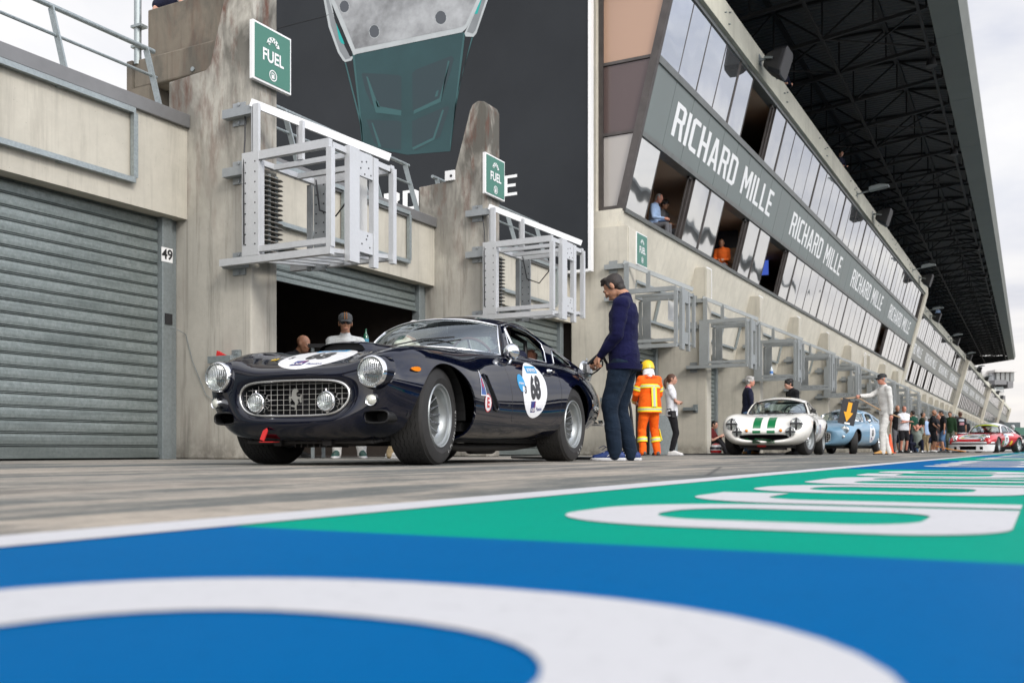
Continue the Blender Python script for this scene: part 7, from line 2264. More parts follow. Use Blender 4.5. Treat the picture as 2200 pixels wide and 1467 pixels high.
SIDE = [Vector((1, 0, 0))]
def limb(bm, pts, rs, n=12, sq=1.0, xa=None):
    """tapered round limb with rounded ends"""
    if xa is None and isinstance(rs[0], (tuple, list)) and abs((Vector(pts[1]) - Vector(pts[0])).normalized().z) > 0.6: xa = SIDE[0]
    tube(bm, pts, [(r if isinstance(r, (tuple, list)) else (r, r * sq)) for r in rs], n, xa=xa)
    for p, r in ((pts[0], rs[0]), (pts[-1], rs[-1])):
        r_ = r if isinstance(r, (tuple, list)) else (r, r)
        ball(bm, p, (min(r_) * 0.98,) * 3, 10, 8)

def wrinkle(o, amp, sc=7.0, seed=0):
    me = o.data
    n = len(me.vertices); co = np.empty(n * 3); no = np.empty(n * 3)
    me.vertices.foreach_get('co', co); me.vertices.foreach_get('normal', no)
    co = co.reshape(-1, 3); no = no.reshape(-1, 3)
    for i in range(n):
        q = Vector((co[i][0] * sc + seed, co[i][1] * sc, co[i][2] * sc * 1.9))
        co[i] += no[i] * (amp * (mnoise.noise(q) + 0.5 * mnoise.noise(q * 2.3)))
    me.vertices.foreach_set('co', co.ravel())
    me.update()

def person(label, px, Z, H=1.78, face=0, pose=None, top=None, bottom=None, shoes=None, skin=0, hair='brown', hairstyle='short', sleeves='long', legs='long', group=None, detail=1, fat=1.0, hat=None, base=None, zoff=0.0, glasses=False, female=False, collar=None, belly=0.0, body_legs=True, loose=1.0):
    pose = dict(pose or {})
    loc = wg(px, Z) if base is None else Vector(base)
    loc.z += zoff
    fwd = math.atan2(-FY, -FX) - math.radians(face)
    root = thing('person', label, 'person', loc, fwd - PI / 2, group)
    S = H / 1.78
    vox = {2: 0.0085, 1: 0.014, 0: 0.022}[detail]
    V_ = lambda x, y, z: Vector((x, y, z)) * S
    # ---- skeleton
    hipz = pose.get('hip', 0.94); hipc = Vector((pose.get('hipx', 0), pose.get('hipy', 0), hipz))
    lean = math.radians(pose.get('lean', 2)); side = math.radians(pose.get('side', 0)); twist = math.radians(pose.get('twist', 0))
    Rt = Matrix.Rotation(twist, 3, 'Z') @ Matrix.Rotation(side, 3, 'Y') @ Matrix.Rotation(-lean, 3, 'X')
    SIDE[0] = Rt @ Vector((1, 0, 0))
    bend = math.radians(pose.get('bend', 0))
    Rb = Rt @ Matrix.Rotation(-bend, 3, 'X')
    sp = lambda x, y, z: hipc + Rt @ Vector((x, y, z))
    waist = sp(0, 0, 0.15)
    ch = lambda x, y, z: waist + Rb @ Vector((x, y, z))
    sw = 0.182 if not female else 0.160
    sh = [ch(-sw, -0.005, 0.328), ch(sw, -0.005, 0.328)]       # left(-x) , right(+x)
    neck = ch(0, -0.005, 0.40)
    hp = pose.get('head', (0, 0))     # pitch down, yaw (positive = to the person's left)
    Rh = Rb @ Matrix.Rotation(math.radians(hp[1]), 3, 'Z') @ Matrix.Rotation(-math.radians(hp[0]) + lean * 0.6 + bend * 0.5, 3, 'X')
    hc = neck + Rb @ Vector((0, 0.012, 0.035)) + Rh @ Vector((0, 0.03, 0.118))
    hips = [sp(-0.09, 0, -0.03), sp(0.09, 0, -0.03)]
    feet = pose.get('feet', [(-0.11, 0.0, 0), (0.11, 0.0, 0)])
    fyaw = pose.get('fyaw', [8, -8])
    ank, knee, toes = [], [], []
    for i in (0, 1):
        f = feet[i]; a = Vector((f[0], f[1], 0.085 + (f[2] if len(f) > 2 else 0)))
        kh = pose.get('kneehint', [(-0.1, 1, 0), (0.1, 1, 0)])[i]
        k, a = ik(hips[i], a, 0.425, 0.42, kh)
        yw = math.radians(fyaw[i]); t = a + Vector((-math.sin(yw) * 0.16, math.cos(yw) * 0.16, -0.055))
        ank.append(a); knee.append(k); toes.append(t)
    wr = pose.get('wrist', [(-0.25, 0.03, 0.83), (0.25, 0.03, 0.83)])
    eh = pose.get('elbow', [(-0.5, -1, 0), (0.5, -1, 0)])
    wrist, elbow, hd = [], [], []
    hdirs = pose.get('hand', [None, None])
    for i in (0, 1):
        e, w_ = ik(sh[i], Vector(wr[i]), 0.285, 0.255, eh[i]); wrist.append(w_); elbow.append(e)
        hd.append(Vector(hdirs[i]).normalized() if hdirs[i] else (w_ - e).normalized())
    sc = lambda v: v * S
    # ---- body
    bm = BM()
    fm = 0.92 if female else 1.0
    def T(l): return [sc(v) for v in l]
    def add_head(bm):
        Mh = Rh.to_4x4(); c = sc(hc)
        e = lambda off, r: ball(bm, c + Rh @ (Vector(off) * S), tuple(x * S for x in r), 20, 14, 0, Mh)
        e((0, -0.012, 0.030), (0.074, 0.095, 0.085)); e((0, 0.028, -0.02), (0.060, 0.066, 0.088)); e((0, 0.045, -0.078), (0.042, 0.040, 0.034))
        e((0, 0.02, -0.055), (0.056, 0.058, 0.045)); e((0, 0.086, 0.018), (0.048, 0.016, 0.014))
        if detail:
            bar_a = c + Rh @ (Vector((0, 0.088, 0.018)) * S); bar_b = c + Rh @ (Vector((0, 0.106, -0.028)) * S)
            tube(bm, [bar_a, bar_b], [0.008 * S, 0.012 * S], 8); ball(bm, bar_b, (0.0125 * S, 0.011 * S, 0.010 * S), 10, 8)
            e((0, 0.090, -0.062), (0.024, 0.012, 0.007)); e((0, 0.087, -0.074), (0.022, 0.011, 0.007))
            for s_ in (-1, 1): e((s_ * 0.034, 0.076, -0.018), (0.022, 0.018, 0.020))
        for s_ in (-1, 1): e((s_ * 0.077, -0.008, -0.005), (0.010, 0.020, 0.033))
    add_head(bm)
    limb(bm, T([neck + Rb @ Vector((0, -0.01, -0.04)), neck + Rb @ Vector((0, 0.01, 0.045)), hc + Rh @ Vector((0, -0.01, -0.05))]), [0.062 * S * fm, 0.055 * S * fm, 0.052 * S * fm])
    torso_pts = [sp(0, 0, -0.07), sp(0, 0, 0.03), waist, ch(0, 0.005, 0.13), ch(0, 0, 0.26), ch(0, -0.005, 0.36)]
    tr = [(0.150 * fat, 0.105 * fat), (0.160 * fat, 0.112 * fat), (0.140 * fat, (0.100 + belly) * fat), (0.150 * fat, (0.108 + belly * .6) * fat), (0.168 * fm, 0.112), (0.13 * fm, 0.08)]
    limb(bm, T(torso_pts), [(a * S * 0.88, b * S * 0.86) for a, b in tr], 18)
    for i in (0, 1):
        limb(bm, T([sh[i], (sh[i] + elbow[i]) / 2, elbow[i], elbow[i].lerp(wrist[i], 0.35), wrist[i]]), [0.036 * S * fm, 0.039 * S * fm, 0.036 * S * fm, 0.037 * S * fm, 0.024 * S * fm], 10)
        limb(bm, T([hips[i], hips[i].lerp(knee[i], 0.5), knee[i], knee[i].lerp(ank[i], 0.3), ank[i]]), [0.075 * S, 0.067 * S, 0.049 * S, 0.050 * S, 0.034 * S], 12)
        limb(bm, T([ank[i] + Vector((0, 0, -0.03)), toes[i]]), [0.036 * S, 0.034 * S], 10)
        # hand
        d = hd[i]; up = Vector((0, 0, 1)) if abs(d.z) < 0.8 else Vector((0, 1, 0))
        sgn = -1 if i == 0 else 1
        pn = pose.get('palm', [(0.9, 0, -0.2) if i == 0 else (-0.9, 0, -0.2) for i in (0, 1)])[i]
        pn = Vector(pn); pn = (pn - d * pn.dot(d)).normalized()
        sd = d.cross(pn).normalized() * (1 if i == 0 else -1)   # towards the thumb
        w0 = wrist[i]
        curl = pose.get('curl', [0.5, 0.5])[i]
        tube(bm, T([w0 + d * 0.0, w0 + d * 0.03, w0 + d * 0.09]), [(0.024 * S, 0.020 * S), (0.030 * S, 0.017 * S), (0.040 * S, 0.015 * S)] if False else [0.022 * S, 0.026 * S, 0.026 * S], 10)
        for q in (-0.018, 0.0, 0.018): tube(bm, T([w0 + d * 0.02 + sd * q * 0.7, w0 + d * 0.095 + sd * q * 1.5]), [0.016 * S, 0.014 * S], 8)
        for k, (q, ln_) in enumerate(((0.030, 0.070), (0.010, 0.080), (-0.010, 0.074), (-0.029, 0.058))):
            a0 = w0 + d * 0.092 + sd * q
            d1 = (d * math.cos(curl * 0.9) + pn * math.sin(curl * 0.9)); d2 = (d * math.cos(curl * 2.0) + pn * math.sin(curl * 2.0))
            a1 = a0 + d1 * ln_ * 0.5; a2 = a1 + d2 * ln_ * 0.5
            limb(bm, T([a0, a1, a2]), [0.0100 * S, 0.0092 * S, 0.0080 * S], 8)
        a0 = w0 + d * 0.035 + sd * 0.026; a1 = a0 + (d * 0.7 + sd * 0.6 + pn * 0.4).normalized() * 0.036; a2 = a1 + (d * 0.8 + sd * 0.1 + pn * 0.6).normalized() * 0.03
        limb(bm, T([a0, a1, a2]), [0.013 * S, 0.011 * S, 0.0095 * S], 8)
    body_ = remeshed('body', bm, vox * (0.75 if detail == 2 else 0.9), SK[skin], root, 2, 0.4)
    # ---- face
    if detail:
        for s_ in (-1, 1):
            bm = BM(); c = sc(hc)
            ball(bm, c + Rh @ (Vector((s_ * 0.031, 0.088, 0.002)) * S), (0.012 * S, 0.006 * S, 0.0065 * S), 10, 8, 0, Rh.to_4x4()); build('eye', bm, M_eye, root, 60)
            bm = BM(); tube(bm, [sc(hc) + Rh @ (Vector((s_ * x, y, z)) * S) for x, y, z in ((0.015, 0.099, 0.020), (0.032, 0.095, 0.025), (0.048, 0.081, 0.020))], 0.0032 * S, 6)
            build('eyebrow', bm, M_hair[hair if hair in M_hair else 'brown'], root, 60)
        bm = BM(); tube(bm, [sc(hc) + Rh @ (Vector(p) * S) for p in ((-0.024, 0.096, -0.069), (0, 0.105, -0.066), (0.024, 0.096, -0.069))], 0.0035 * S, 6); build('mouth', bm, P('lip', (0.32, 0.10, 0.08), 0.5), root, 60)
    if glasses:
        bm = BM()
        for s_ in (-1, 1): 
            ball(bm, sc(hc) + Rh @ (Vector((s_ * 0.034, 0.096, 0.002)) * S), (0.027 * S, 0.010 * S, 0.018 * S), 12, 8, 0, Rh.to_4x4())
            tube(bm, [sc(hc) + Rh @ (Vector(p) * S) for p in ((s_ * 0.060, 0.088, 0.008), (s_ * 0.080, 0.0, 0.006))], 0.004 * S, 5)
        bar(bm, sc(hc) + Rh @ (Vector((-0.02, 0.104, 0.006)) * S), sc(hc) + Rh @ (Vector((0.02, 0.104, 0.006)) * S), 0.006 * S)
        build('sunglasses', bm, M_black, root, 60)
    # ---- hair
    if hair != 'none' and hairstyle:
        bm = BM(); Mh = Rh.to_4x4(); c = sc(hc)
        rnd = random.Random(hash(label) % 1000 if False else len(label) * 7 + px)
        bigger = {'short': 1.0, 'curly': 1.12, 'crop': 0.95, 'long': 1.03, 'fringe': 0.9}[hairstyle]
        ball(bm, c + Rh @ (Vector((0, -0.022, 0.042)) * S), (0.078 * S * bigger, 0.096 * S * bigger, 0.078 * S * bigger), 20, 14, 0, Mh)
        if hairstyle != 'fringe':
            ball(bm, c + Rh @ (Vector((0, -0.040, 0.012)) * S), (0.079 * S * bigger, 0.072 * S, 0.072 * S), 18, 12, 0, Mh)
            ball(bm, c + Rh @ (Vector((0, -0.050, -0.045)) * S), (0.060 * S, 0.045 * S, 0.050 * S), 14, 10, 0, Mh)
            for s_ in (-1, 1): ball(bm, c + Rh @ (Vector((s_ * 0.072, 0.018, 0.018)) * S), (0.010 * S, 0.016 * S, 0.034 * S), 10, 8, 0, Mh)
        if hairstyle in ('short', 'curly'):
            for k in range(26 if detail == 2 else 12):
                a = rnd.uniform(-1.2, 1.2); 
                off = Vector((0.058 * math.sin(a), 0.048 * math.cos(a) + rnd.uniform(-0.05, 0.022), 0.088 + rnd.uniform(-0.012, 0.022)))
                ball(bm, c + Rh @ (off * S), (0.018 * S * bigger, 0.024 * S, 0.014 * S), 10, 6, 0, Mh)
            if hairstyle == 'curly':
                for k in range(22):
                    a = rnd.uniform(0, 2 * PI); zz = rnd.uniform(0.0, 0.1)
                    ball(bm, c + Rh @ (Vector((0.082 * math.sin(a), -0.03 - 0.07 * math.cos(a) * (1 if math.cos(a) > 0 else 0.3), zz)) * S), 0.03 * S, 10, 6)
        if hairstyle == 'long':
            limb(bm, [c + Rh @ (Vector(p) * S) for p in ((0, -0.10, 0.03), (0, -0.15, -0.03), (0, -0.15, -0.12), (0, -0.12, -0.22))], [0.03 * S, 0.042 * S, 0.04 * S, 0.02 * S], 10)
        remeshed('hair', bm, vox, M_hair[hair], root, 1, 0.5)
    # ---- clothes
    Lz = 1.0 * loose
    if top is not None:
        bm = BM()
        hem = [] if bottom is top else [sp(0, 0, -0.10)]
        pts_ = hem + torso_pts; rs_ = [(0.168 * fat, 0.124 * fat)] * len(hem) + [(max(a, 0.160 * fat), max(b, 0.117 * fat)) if i < 2 and hem else (a, b) for i, (a, b) in enumerate(tr)]
        tube(bm, T(pts_), [(a * S * 1.09 * Lz, b * S * 1.13 * Lz) for a, b in rs_], 22, xa=SIDE[0])
        for i in (0, 1):
            pts = [sh[i] + Rb @ Vector((0.03 if i == 0 else -0.03, 0, -0.01)), sh[i], (sh[i] + elbow[i]) / 2]; rs = [0.068, 0.068, 0.060]
            if sleeves == 'long': pts += [elbow[i], elbow[i].lerp(wrist[i], 0.5), elbow[i].lerp(wrist[i], 0.97)]; rs += [0.050, 0.046, 0.036]
            elif sleeves == 'half': pts[-1] = sh[i].lerp(elbow[i], 0.62); rs[-1] = 0.066
            limb(bm, T(pts), [r * S * fm * Lz for r in rs], 12)
        for i in (0, 1): limb(bm, T([neck + Rb @ Vector((0, -0.01, -0.035)), sh[i] + Rb @ Vector((0, 0, 0.004))]), [0.066 * S * fm, 0.064 * S * fm * Lz], 12)
        limb(bm, T([ch(0, 0, 0.33), neck + Rb @ Vector((0, 0.004, 0.012))]), [(0.12 * S * fm, 0.085 * S), (0.070 * S * fm, 0.068 * S)], 16)
        o = remeshed('top', bm, vox * 1.15, top, root, 2, 0.5)
        if detail: wrinkle(o, 0.011 * S, 3.4, px); wrinkle(o, 0.004 * S, 10, px)
        if sleeves == 'long':
            for i in (0, 1):
                bm = BM(); limb(bm, T([elbow[i].lerp(wrist[i], 0.90), elbow[i].lerp(wrist[i], 1.02)]), [0.033 * S * Lz, 0.030 * S * Lz], 14); build('cuff', bm, pose.get('cuffmat', top), root, 60)
        if collar is not None:
            bm = BM(); cc = T([neck + Rb @ Vector((0, 0.004, 0.005)), neck + Rb @ Vector((0, 0.006, 0.035))]); tube(bm, cc, [(0.068 * S * fm, 0.066 * S), (0.062 * S * fm, 0.060 * S)], 20, cap=False, xa=SIDE[0]); build('collar', bm, collar, root, 60)
    if bottom is not None:
        bm = BM()
        limb(bm, T([sp(0, 0, 0.09), sp(0, 0, 0.0), sp(0, 0, -0.06)]), [(0.150 * fat * S * 1.06, 0.108 * fat * S * 1.08), (0.165 * fat * S * 1.06, 0.118 * fat * S * 1.08), (0.155 * fat * S, 0.11 * fat * S)], 18)
        for i in (0, 1):
            if legs == 'long': pts = [hips[i], hips[i].lerp(knee[i], 0.5), knee[i], knee[i].lerp(ank[i], 0.45), ank[i] + Vector((0, 0, -0.03))]; rs = [0.098, 0.088, 0.072, 0.066, 0.062]
            elif legs == 'tight': pts = [hips[i], hips[i].lerp(knee[i], 0.5), knee[i], knee[i].lerp(ank[i], 0.4), ank[i] + Vector((0, 0, 0.03))]; rs = [0.096, 0.086, 0.067, 0.065, 0.052]
            else: pts = [hips[i], hips[i].lerp(knee[i], 0.5), hips[i].lerp(knee[i], 0.92)]; rs = [0.100, 0.096, 0.088]
            limb(bm, T(pts), [r * S * pose.get('legfat', 1.0) for r in rs], 14)
        o = remeshed('trousers', bm, vox * 1.15, bottom, root, 2, 0.5)
        if detail: wrinkle(o, 0.010 * S, 4.0, px * 3)
    if shoes is not None:
        ms, msole = shoes
        for i in (0, 1):
            a = ank[i] * S; t = toes[i] * S; fd = (t - a); fd.z = 0; fd.normalize(); sdv = Vector((-fd.y, fd.x, 0))
            z0 = (a.z - 0.085 * S)
            bm = BM()
            heel = Vector((a.x, a.y, z0)) - fd * 0.055 * S
            limb(bm, [heel + Vector((0, 0, 0.045 * S)), heel + fd * 0.11 * S + Vector((0, 0, 0.055 * S)), heel + fd * 0.19 * S + Vector((0, 0, 0.038 * S)), heel + fd * 0.255 * S + Vector((0, 0, 0.030 * S))], [(0.036 * S, 0.040 * S), (0.042 * S, 0.050 * S), (0.046 * S, 0.032 * S), (0.038 * S, 0.022 * S)], 12)
            limb(bm, [Vector((a.x, a.y, z0 + 0.05 * S)), Vector((a.x, a.y, z0 + 0.10 * S))], [0.042 * S, 0.040 * S], 12)
            sh_ = remeshed('shoe', bm, 0.009 if detail else 0.016, ms, root, 1, 0.4)
            bm = BM()
            pts = []
            for (l, w_) in ((-0.045, 0.0), (-0.035, 0.026), (0.0, 0.036), (0.10, 0.038), (0.18, 0.050), (0.25, 0.042), (0.285, 0.018), (0.290, 0.0)): pts.append((l, w_))
            poly = pts + [(l, -w_) for l, w_ in pts[::-1][1:-1]]
            P3 = [heel + fd * l * S + sdv * w_ * S for l, w_ in poly]
            prism(bm, [(p.x, p.y) for p in P3], 'z', z0 + 0.002, z0 + 0.028 * S)
            bmesh.ops.bevel(bm, geom=list(bm.edges), offset=0.006, segments=2, affect='EDGES')
            build('sole', bm, msole, sh_, 50)
    # ---- hats
    if hat:
        Mh = Rh.to_4x4(); c = sc(hc)
        if hat[0] == 'cap':
            bm = BM()
            M = Matrix.Translation(c + Rh @ (Vector((0, -0.006, 0.048)) * S)) @ Mh @ Matrix.Diagonal((1, 1.2, 1, 1))
            lathe(bm, [(0.086 * S, -0.01 * S), (0.087 * S, 0.015 * S), (0.078 * S, 0.050 * S), (0.050 * S, 0.074 * S), (0.02 * S, 0.082 * S), (0, 0.083 * S)], 28, M)
            h_ = build('cap', bm, hat[1], root, 60)
            bm = BM(); vsx = []
            for ring_ in (0.0, 0.5, 1.0):
                for k in range(13):
                    a = math.radians(-65 + 130 * k / 12)
                    r0 = 0.085 * (1 - ring_) + (0.150) * ring_ * (0.72 + 0.28 * math.cos(a))
                    vsx.append(c + Rh @ (Vector((math.sin(a) * (0.085 * (1 - ring_ * 0.12)), -0.006 + math.cos(a) * (0.10 + 0.085 * ring_ * math.cos(a) ** 0.5 if True else 0), 0.040 - 0.018 * ring_ - 0.02 * ring_ * math.sin(a) ** 2)) * S))
            fsx = [(r_ * 13 + k, r_ * 13 + k + 1, (r_ + 1) * 13 + k + 1, (r_ + 1) * 13 + k) for r_ in range(2) for k in range(12)]
            o = mesh_obj('peak', vsx, fsx, hat[1], h_, True); m_ = o.modifiers.new('s', 'SOLIDIFY'); m_.thickness = 0.006
            if len(hat) > 2:
                for s_ in (-1, 1):
                    bm = BM(); pts = [M @ Vector((s_ * 0.013 * S, r * math.cos(0) * S, z * S)) for r, z in ((0.0895, -0.005), (0.0885, 0.02), (0.079, 0.052), (0.050, 0.077), (0.0, 0.0855))]
                    tube(bm, pts, [(0.009 * S, 0.002 * S)] * 5, 6); build('cap_stripe', bm, hat[2], h_)
        elif hat[0] == 'helmet':
            bm = BM()
            M = Matrix.Translation(c + Rh @ (Vector((0, -0.01, 0.03)) * S)) @ Mh @ Matrix.Diagonal((1, 1.12, 1, 1))
            lathe(bm, [(0.125 * S, -0.055 * S), (0.128 * S, -0.02 * S), (0.122 * S, 0.04 * S), (0.10 * S, 0.095 * S), (0.06 * S, 0.128 * S), (0, 0.138 * S)], 32, M)
            h_ = build('helmet', bm, hat[1], root, 60)
            bm = BM()
            for q, z in ((0.0, -0.01), (0.0, -0.05)):
                pp_ = M @ Vector((0.11 * S, 0.065 * S, z * S)); ball(bm, pp_, (0.022 * S, 0.03 * S, 0.018 * S), 8, 6)
            build('visor_mount', bm, M_black, h_)
            bm = BM(); limb(bm, [c + Rh @ (Vector(p) * S) for p in ((0, -0.03, -0.03), (0, -0.045, -0.10), (0, -0.05, -0.15))], [(0.105 * S, 0.10 * S), (0.115 * S, 0.09 * S), (0.12 * S, 0.07 * S)], 20); build('neck_cloth', bm, cloth('neck_white', (0.7, 0.7, 0.7)), root, 60)
    root['sk'] = 1
    info = dict(S=S, hc=hc * S, Rh=Rh, wrist=[w * S for w in wrist], sh=[v * S for v in sh], elbow=[v * S for v in elbow], knee=[v * S for v in knee], ank=[v * S for v in ank], hips=[v * S for v in hips], waist=waist * S, neck=neck * S, Rb=Rb, hipc=hipc * S, ch=lambda x, y, z: ch(x, y, z) * S)
    del root['sk']
    return root, info

c_navy = cloth('navy_sweatshirt', (0.004, 0.0045, 0.034), 0.9)
c_navyt = cloth('navy_trousers', (0.006, 0.014, 0.028), 0.85, 0.8, 7)
c_black = cloth('black_cloth', (0.012, 0.012, 0.014), 0.9)
c_white = cloth('white_cotton', (0.66, 0.67, 0.70), 0.85)
c_suit = cloth('white_overall', (0.60, 0.59, 0.56), 0.85, 0.5, 8)
c_orange = cloth('orange_suit', (0.85, 0.12, 0.006), 0.8, 0.7, 8)
c_jean = cloth('blue_denim', (0.09, 0.17, 0.30), 0.9)
c_dgreen = cloth('dark_green_cotton', (0.010, 0.055, 0.035), 0.9)
c_greyc = cloth('grey_cloth', (0.12, 0.12, 0.13), 0.9)
c_khaki = cloth('khaki_cloth', (0.35, 0.27, 0.16), 0.9)
c_blue = cloth('pale_blue_shirt', (0.35, 0.48, 0.70), 0.85)
c_darknavy = cloth('dark_navy_knit', (0.010, 0.012, 0.028), 0.9)
c_or2 = cloth('orange_shirt', (0.75, 0.14, 0.02), 0.85)
m_solew = P('sole_white', (0.62, 0.62, 0.62), 0.6); m_soled = P('sole_dark', (0.03, 0.03, 0.03), 0.7)
m_shoeb = P('shoe_blue', (0.012, 0.035, 0.15), 0.6, var=0.15, vscale=30); m_shoek = P('shoe_black', (0.015, 0.015, 0.015), 0.6)
m_shoew = P('shoe_white', (0.62, 0.61, 0.59), 0.55); m_shoet = P('shoe_tan', (0.42, 0.22, 0.06), 0.6); m_shoeg = P('shoe_green', (0.02, 0.06, 0.05), 0.6)

# 1. the man refuelling
man, I = person('man in navy sweatshirt and trousers holding the fuel nozzle into the dark blue car', 1341, 9.55, 1.85, 108,
    dict(lean=0, head=(36, -6), wrist=[(-0.14, 0.19, 0.965), (0.10, 0.27, 0.94)], elbow=[(-0.7, -1, -0.2), (0.7, -1, -0.2)], hand=[(0.25, 0.6, -0.75), (-0.1, 0.75, -0.65)],
         palm=[(0.5, -0.2, -0.8), (-0.6, -0.2, -0.7)], curl=[1.15, 1.15], feet=[(-0.10, 0.06), (0.10, -0.05)], fyaw=[6, -4], legfat=1.12),
    c_navy, c_navyt, (m_shoeb, m_solew), 1, 'brown', 'short', detail=2, loose=1.08, fat=1.0)
S_ = I['S']
# laces, shoe stripes, back print
bm = BM()
for i in (0, 1):
    a = I['ank'][i]
    for k in range(3):
        y_ = a.y + (0.02 + k * 0.03) * S_; sx_ = -1 if i == 0 else -1
        tube(bm, [(a.x - 0.047 * S_, y_, 0.045), (a.x - 0.044 * S_, y_ + 0.02, 0.07), (a.x - 0.03, y_ + 0.02, 0.085)], 0.0028, 5)
        tube(bm, [(a.x - 0.047 * S_, y_ + 0.05, 0.042), (a.x - 0.044 * S_, y_ + 0.015, 0.068)], 0.0028, 5)
build('shoe_stripes', bm, M_white, man)
bm = BM()
for i in (0, 1):
    a = I['ank'][i]
    tube(bm, [(a.x, a.y + 0.06, 0.115), (a.x - 0.02, a.y + 0.11, 0.145), (a.x - 0.015, a.y + 0.16, 0.12)], 0.003, 5); tube(bm, [(a.x, a.y + 0.06, 0.115), (a.x + 0.02, a.y + 0.10, 0.13), (a.x + 0.02, a.y + 0.14, 0.10)], 0.003, 5)
build('laces', bm, m_shoeb, man)
def on_surface(o, origin, dirv):
    """first hit on an object's own mesh, in the parent's coordinates"""
    bvh_ = BVHTree.FromPolygons([v.co.copy() for v in o.data.vertices], [list(p.vertices) for p in o.data.polygons])
    return bvh_
tr_o = [c for c in man.children if c.name.startswith('trousers')][0]
bv = on_surface(tr_o, None, None)
class _S: pass
def decal_on(name, me, M, bv_, dirv, off, mat, parent, ln=0.02):
    return decal(name, me, M, (bv_,), dirv, off, mat, parent, ln)
hb = I['hips'][0]
vdir = Vector((0.85, 0.5, 0)).normalized()
xd = Vector((vdir.y, -vdir.x, 0))
if xd.y > 0: xd = -xd
for j, t in enumerate(('Passione', 'Classic Car')):
    decal_on('trouser_print', text_mesh(t, 0.030, 0.0012, sx=1.1), plane_matrix(Vector((-0.055, -0.10, 0.985 - 0.026 * j)) * S_ - vdir * 0.4, xd, (0, 0, 1)), bv, vdir, 0.003, M_white, man, 0.012)
tp_o = [c for c in man.children if c.name.startswith('top')][0]
bv2 = on_surface(tp_o, None, None)
decal_on('back_print', rect_grid(0.03, 0.03, 2, 2), plane_matrix(I['ch'](0, -0.5, 0.335), (-1, 0, 0), (0, 0, 1)), bv2, (0, 1, 0), 0.003, M_white, man)
bm = BM(); tube(bm, [I['hipc'] + Vector((0, 0, -0.055)), I['hipc'] + Vector((0, 0, -0.110))], [(0.222 * S_, 0.169 * S_), (0.214 * S_, 0.162 * S_)], 30, xa=(1, 0, 0)); build('hem_band', bm, c_navy, man, 60)

# nozzle and hose
Wm = Matrix.Translation(man.location) @ Matrix.Rotation(man.rotation_euler.z, 4, 'Z')
grip = Wm @ (I['wrist'][1] + Vector((-0.03, 0.075, -0.075)))
cap_w = Matrix.Translation(car.location) @ Matrix.Rotation(car.rotation_euler.z, 4, 'Z') @ Vector((3.33, -0.56, 0.85))
nz = thing('fuel_nozzle', 'black fuel nozzle with open trigger guard held in the filler of the blue car', 'fuel nozzle', grip)
dn = (cap_w - grip); L0 = dn.length; dn.normalize()
upv = Vector((0, 0, 1)); sdn = dn.cross(upv).normalized(); un = sdn.cross(dn)
q = lambda a, b, c=0: dn * a + un * b + sdn * c
bm = BM(); tube(bm, [q(-0.16, 0.035), q(-0.08, 0.035), q(0.02, 0.03), q(0.09, 0.02), q(0.13, 0.0)], [0.020, 0.022, 0.024, 0.036, 0.028], 12); ball(bm, q(0.07, 0.01), (0.045, 0.045, 0.05), 14, 10)
build('nozzle_body', bm, M_black, nz, 50)
bm = BM(); tube(bm, [q(0.13, 0.0), q(0.18, -0.03), q(min(L0, 0.30), -0.07)], 0.013, 10); build('spout', bm, M_chrome, nz, 60)
bm = BM(); tube(bm, [q(0.07, -0.02), q(0.03, -0.075), q(-0.05, -0.085), q(-0.14, -0.08), q(-0.16, -0.05), q(-0.15, -0.02)], 0.008, 8); tube(bm, [q(-0.10, -0.08), q(-0.11, -0.03), q(-0.09, 0.01)], 0.010, 8); build('trigger_guard', bm, M_black, nz, 60)
hz0 = grip + q(-0.16, 0.035)
bmh = BM()
back = Wm @ Vector((0.32, 0.30, 0.75)); g0 = Wm @ Vector((0.42, 0.25, 0.03)); g1_ = wg(1240, 9.95, 0.02); g2_ = wg(1160, 10.3, 0.02); g3_ = wg(1100, 11.5, 0.02)
pts = [hz0, hz0 - dn * 0.03, Wm @ Vector((0.03, 0.17, 0.93)), Wm @ Vector((0.15, 0.02, 0.72)), Wm @ Vector((0.19, -0.04, 0.35)), Wm @ Vector((0.20, -0.02, 0.03)), g1_.lerp(Wm @ Vector((0.2, 0, 0.02)), 0.5), g1_, g2_, g3_]
def smooth_pts(p, n=6):
    out = []
    for i in range(len(p) - 1):
        p0, p1, p2, p3 = p[max(0, i - 1)], p[i], p[i + 1], p[min(len(p) - 1, i + 2)]
        for k in range(n):
            t = k / n
            out.append(0.5 * ((2 * p1) + (p2 - p0) * t + (2 * p0 - 5 * p1 + 4 * p2 - p3) * t * t + (-p0 + 3 * p1 - 3 * p2 + p3) * t ** 3))
    out.append(p[-1]); return out
tube(bmh, smooth_pts(pts), 0.014, 8)
tag(build('fuel_hose', bmh, M_black, None, 60), 'black fuel hose trailing on the ground behind the refuelling man', 'hose')

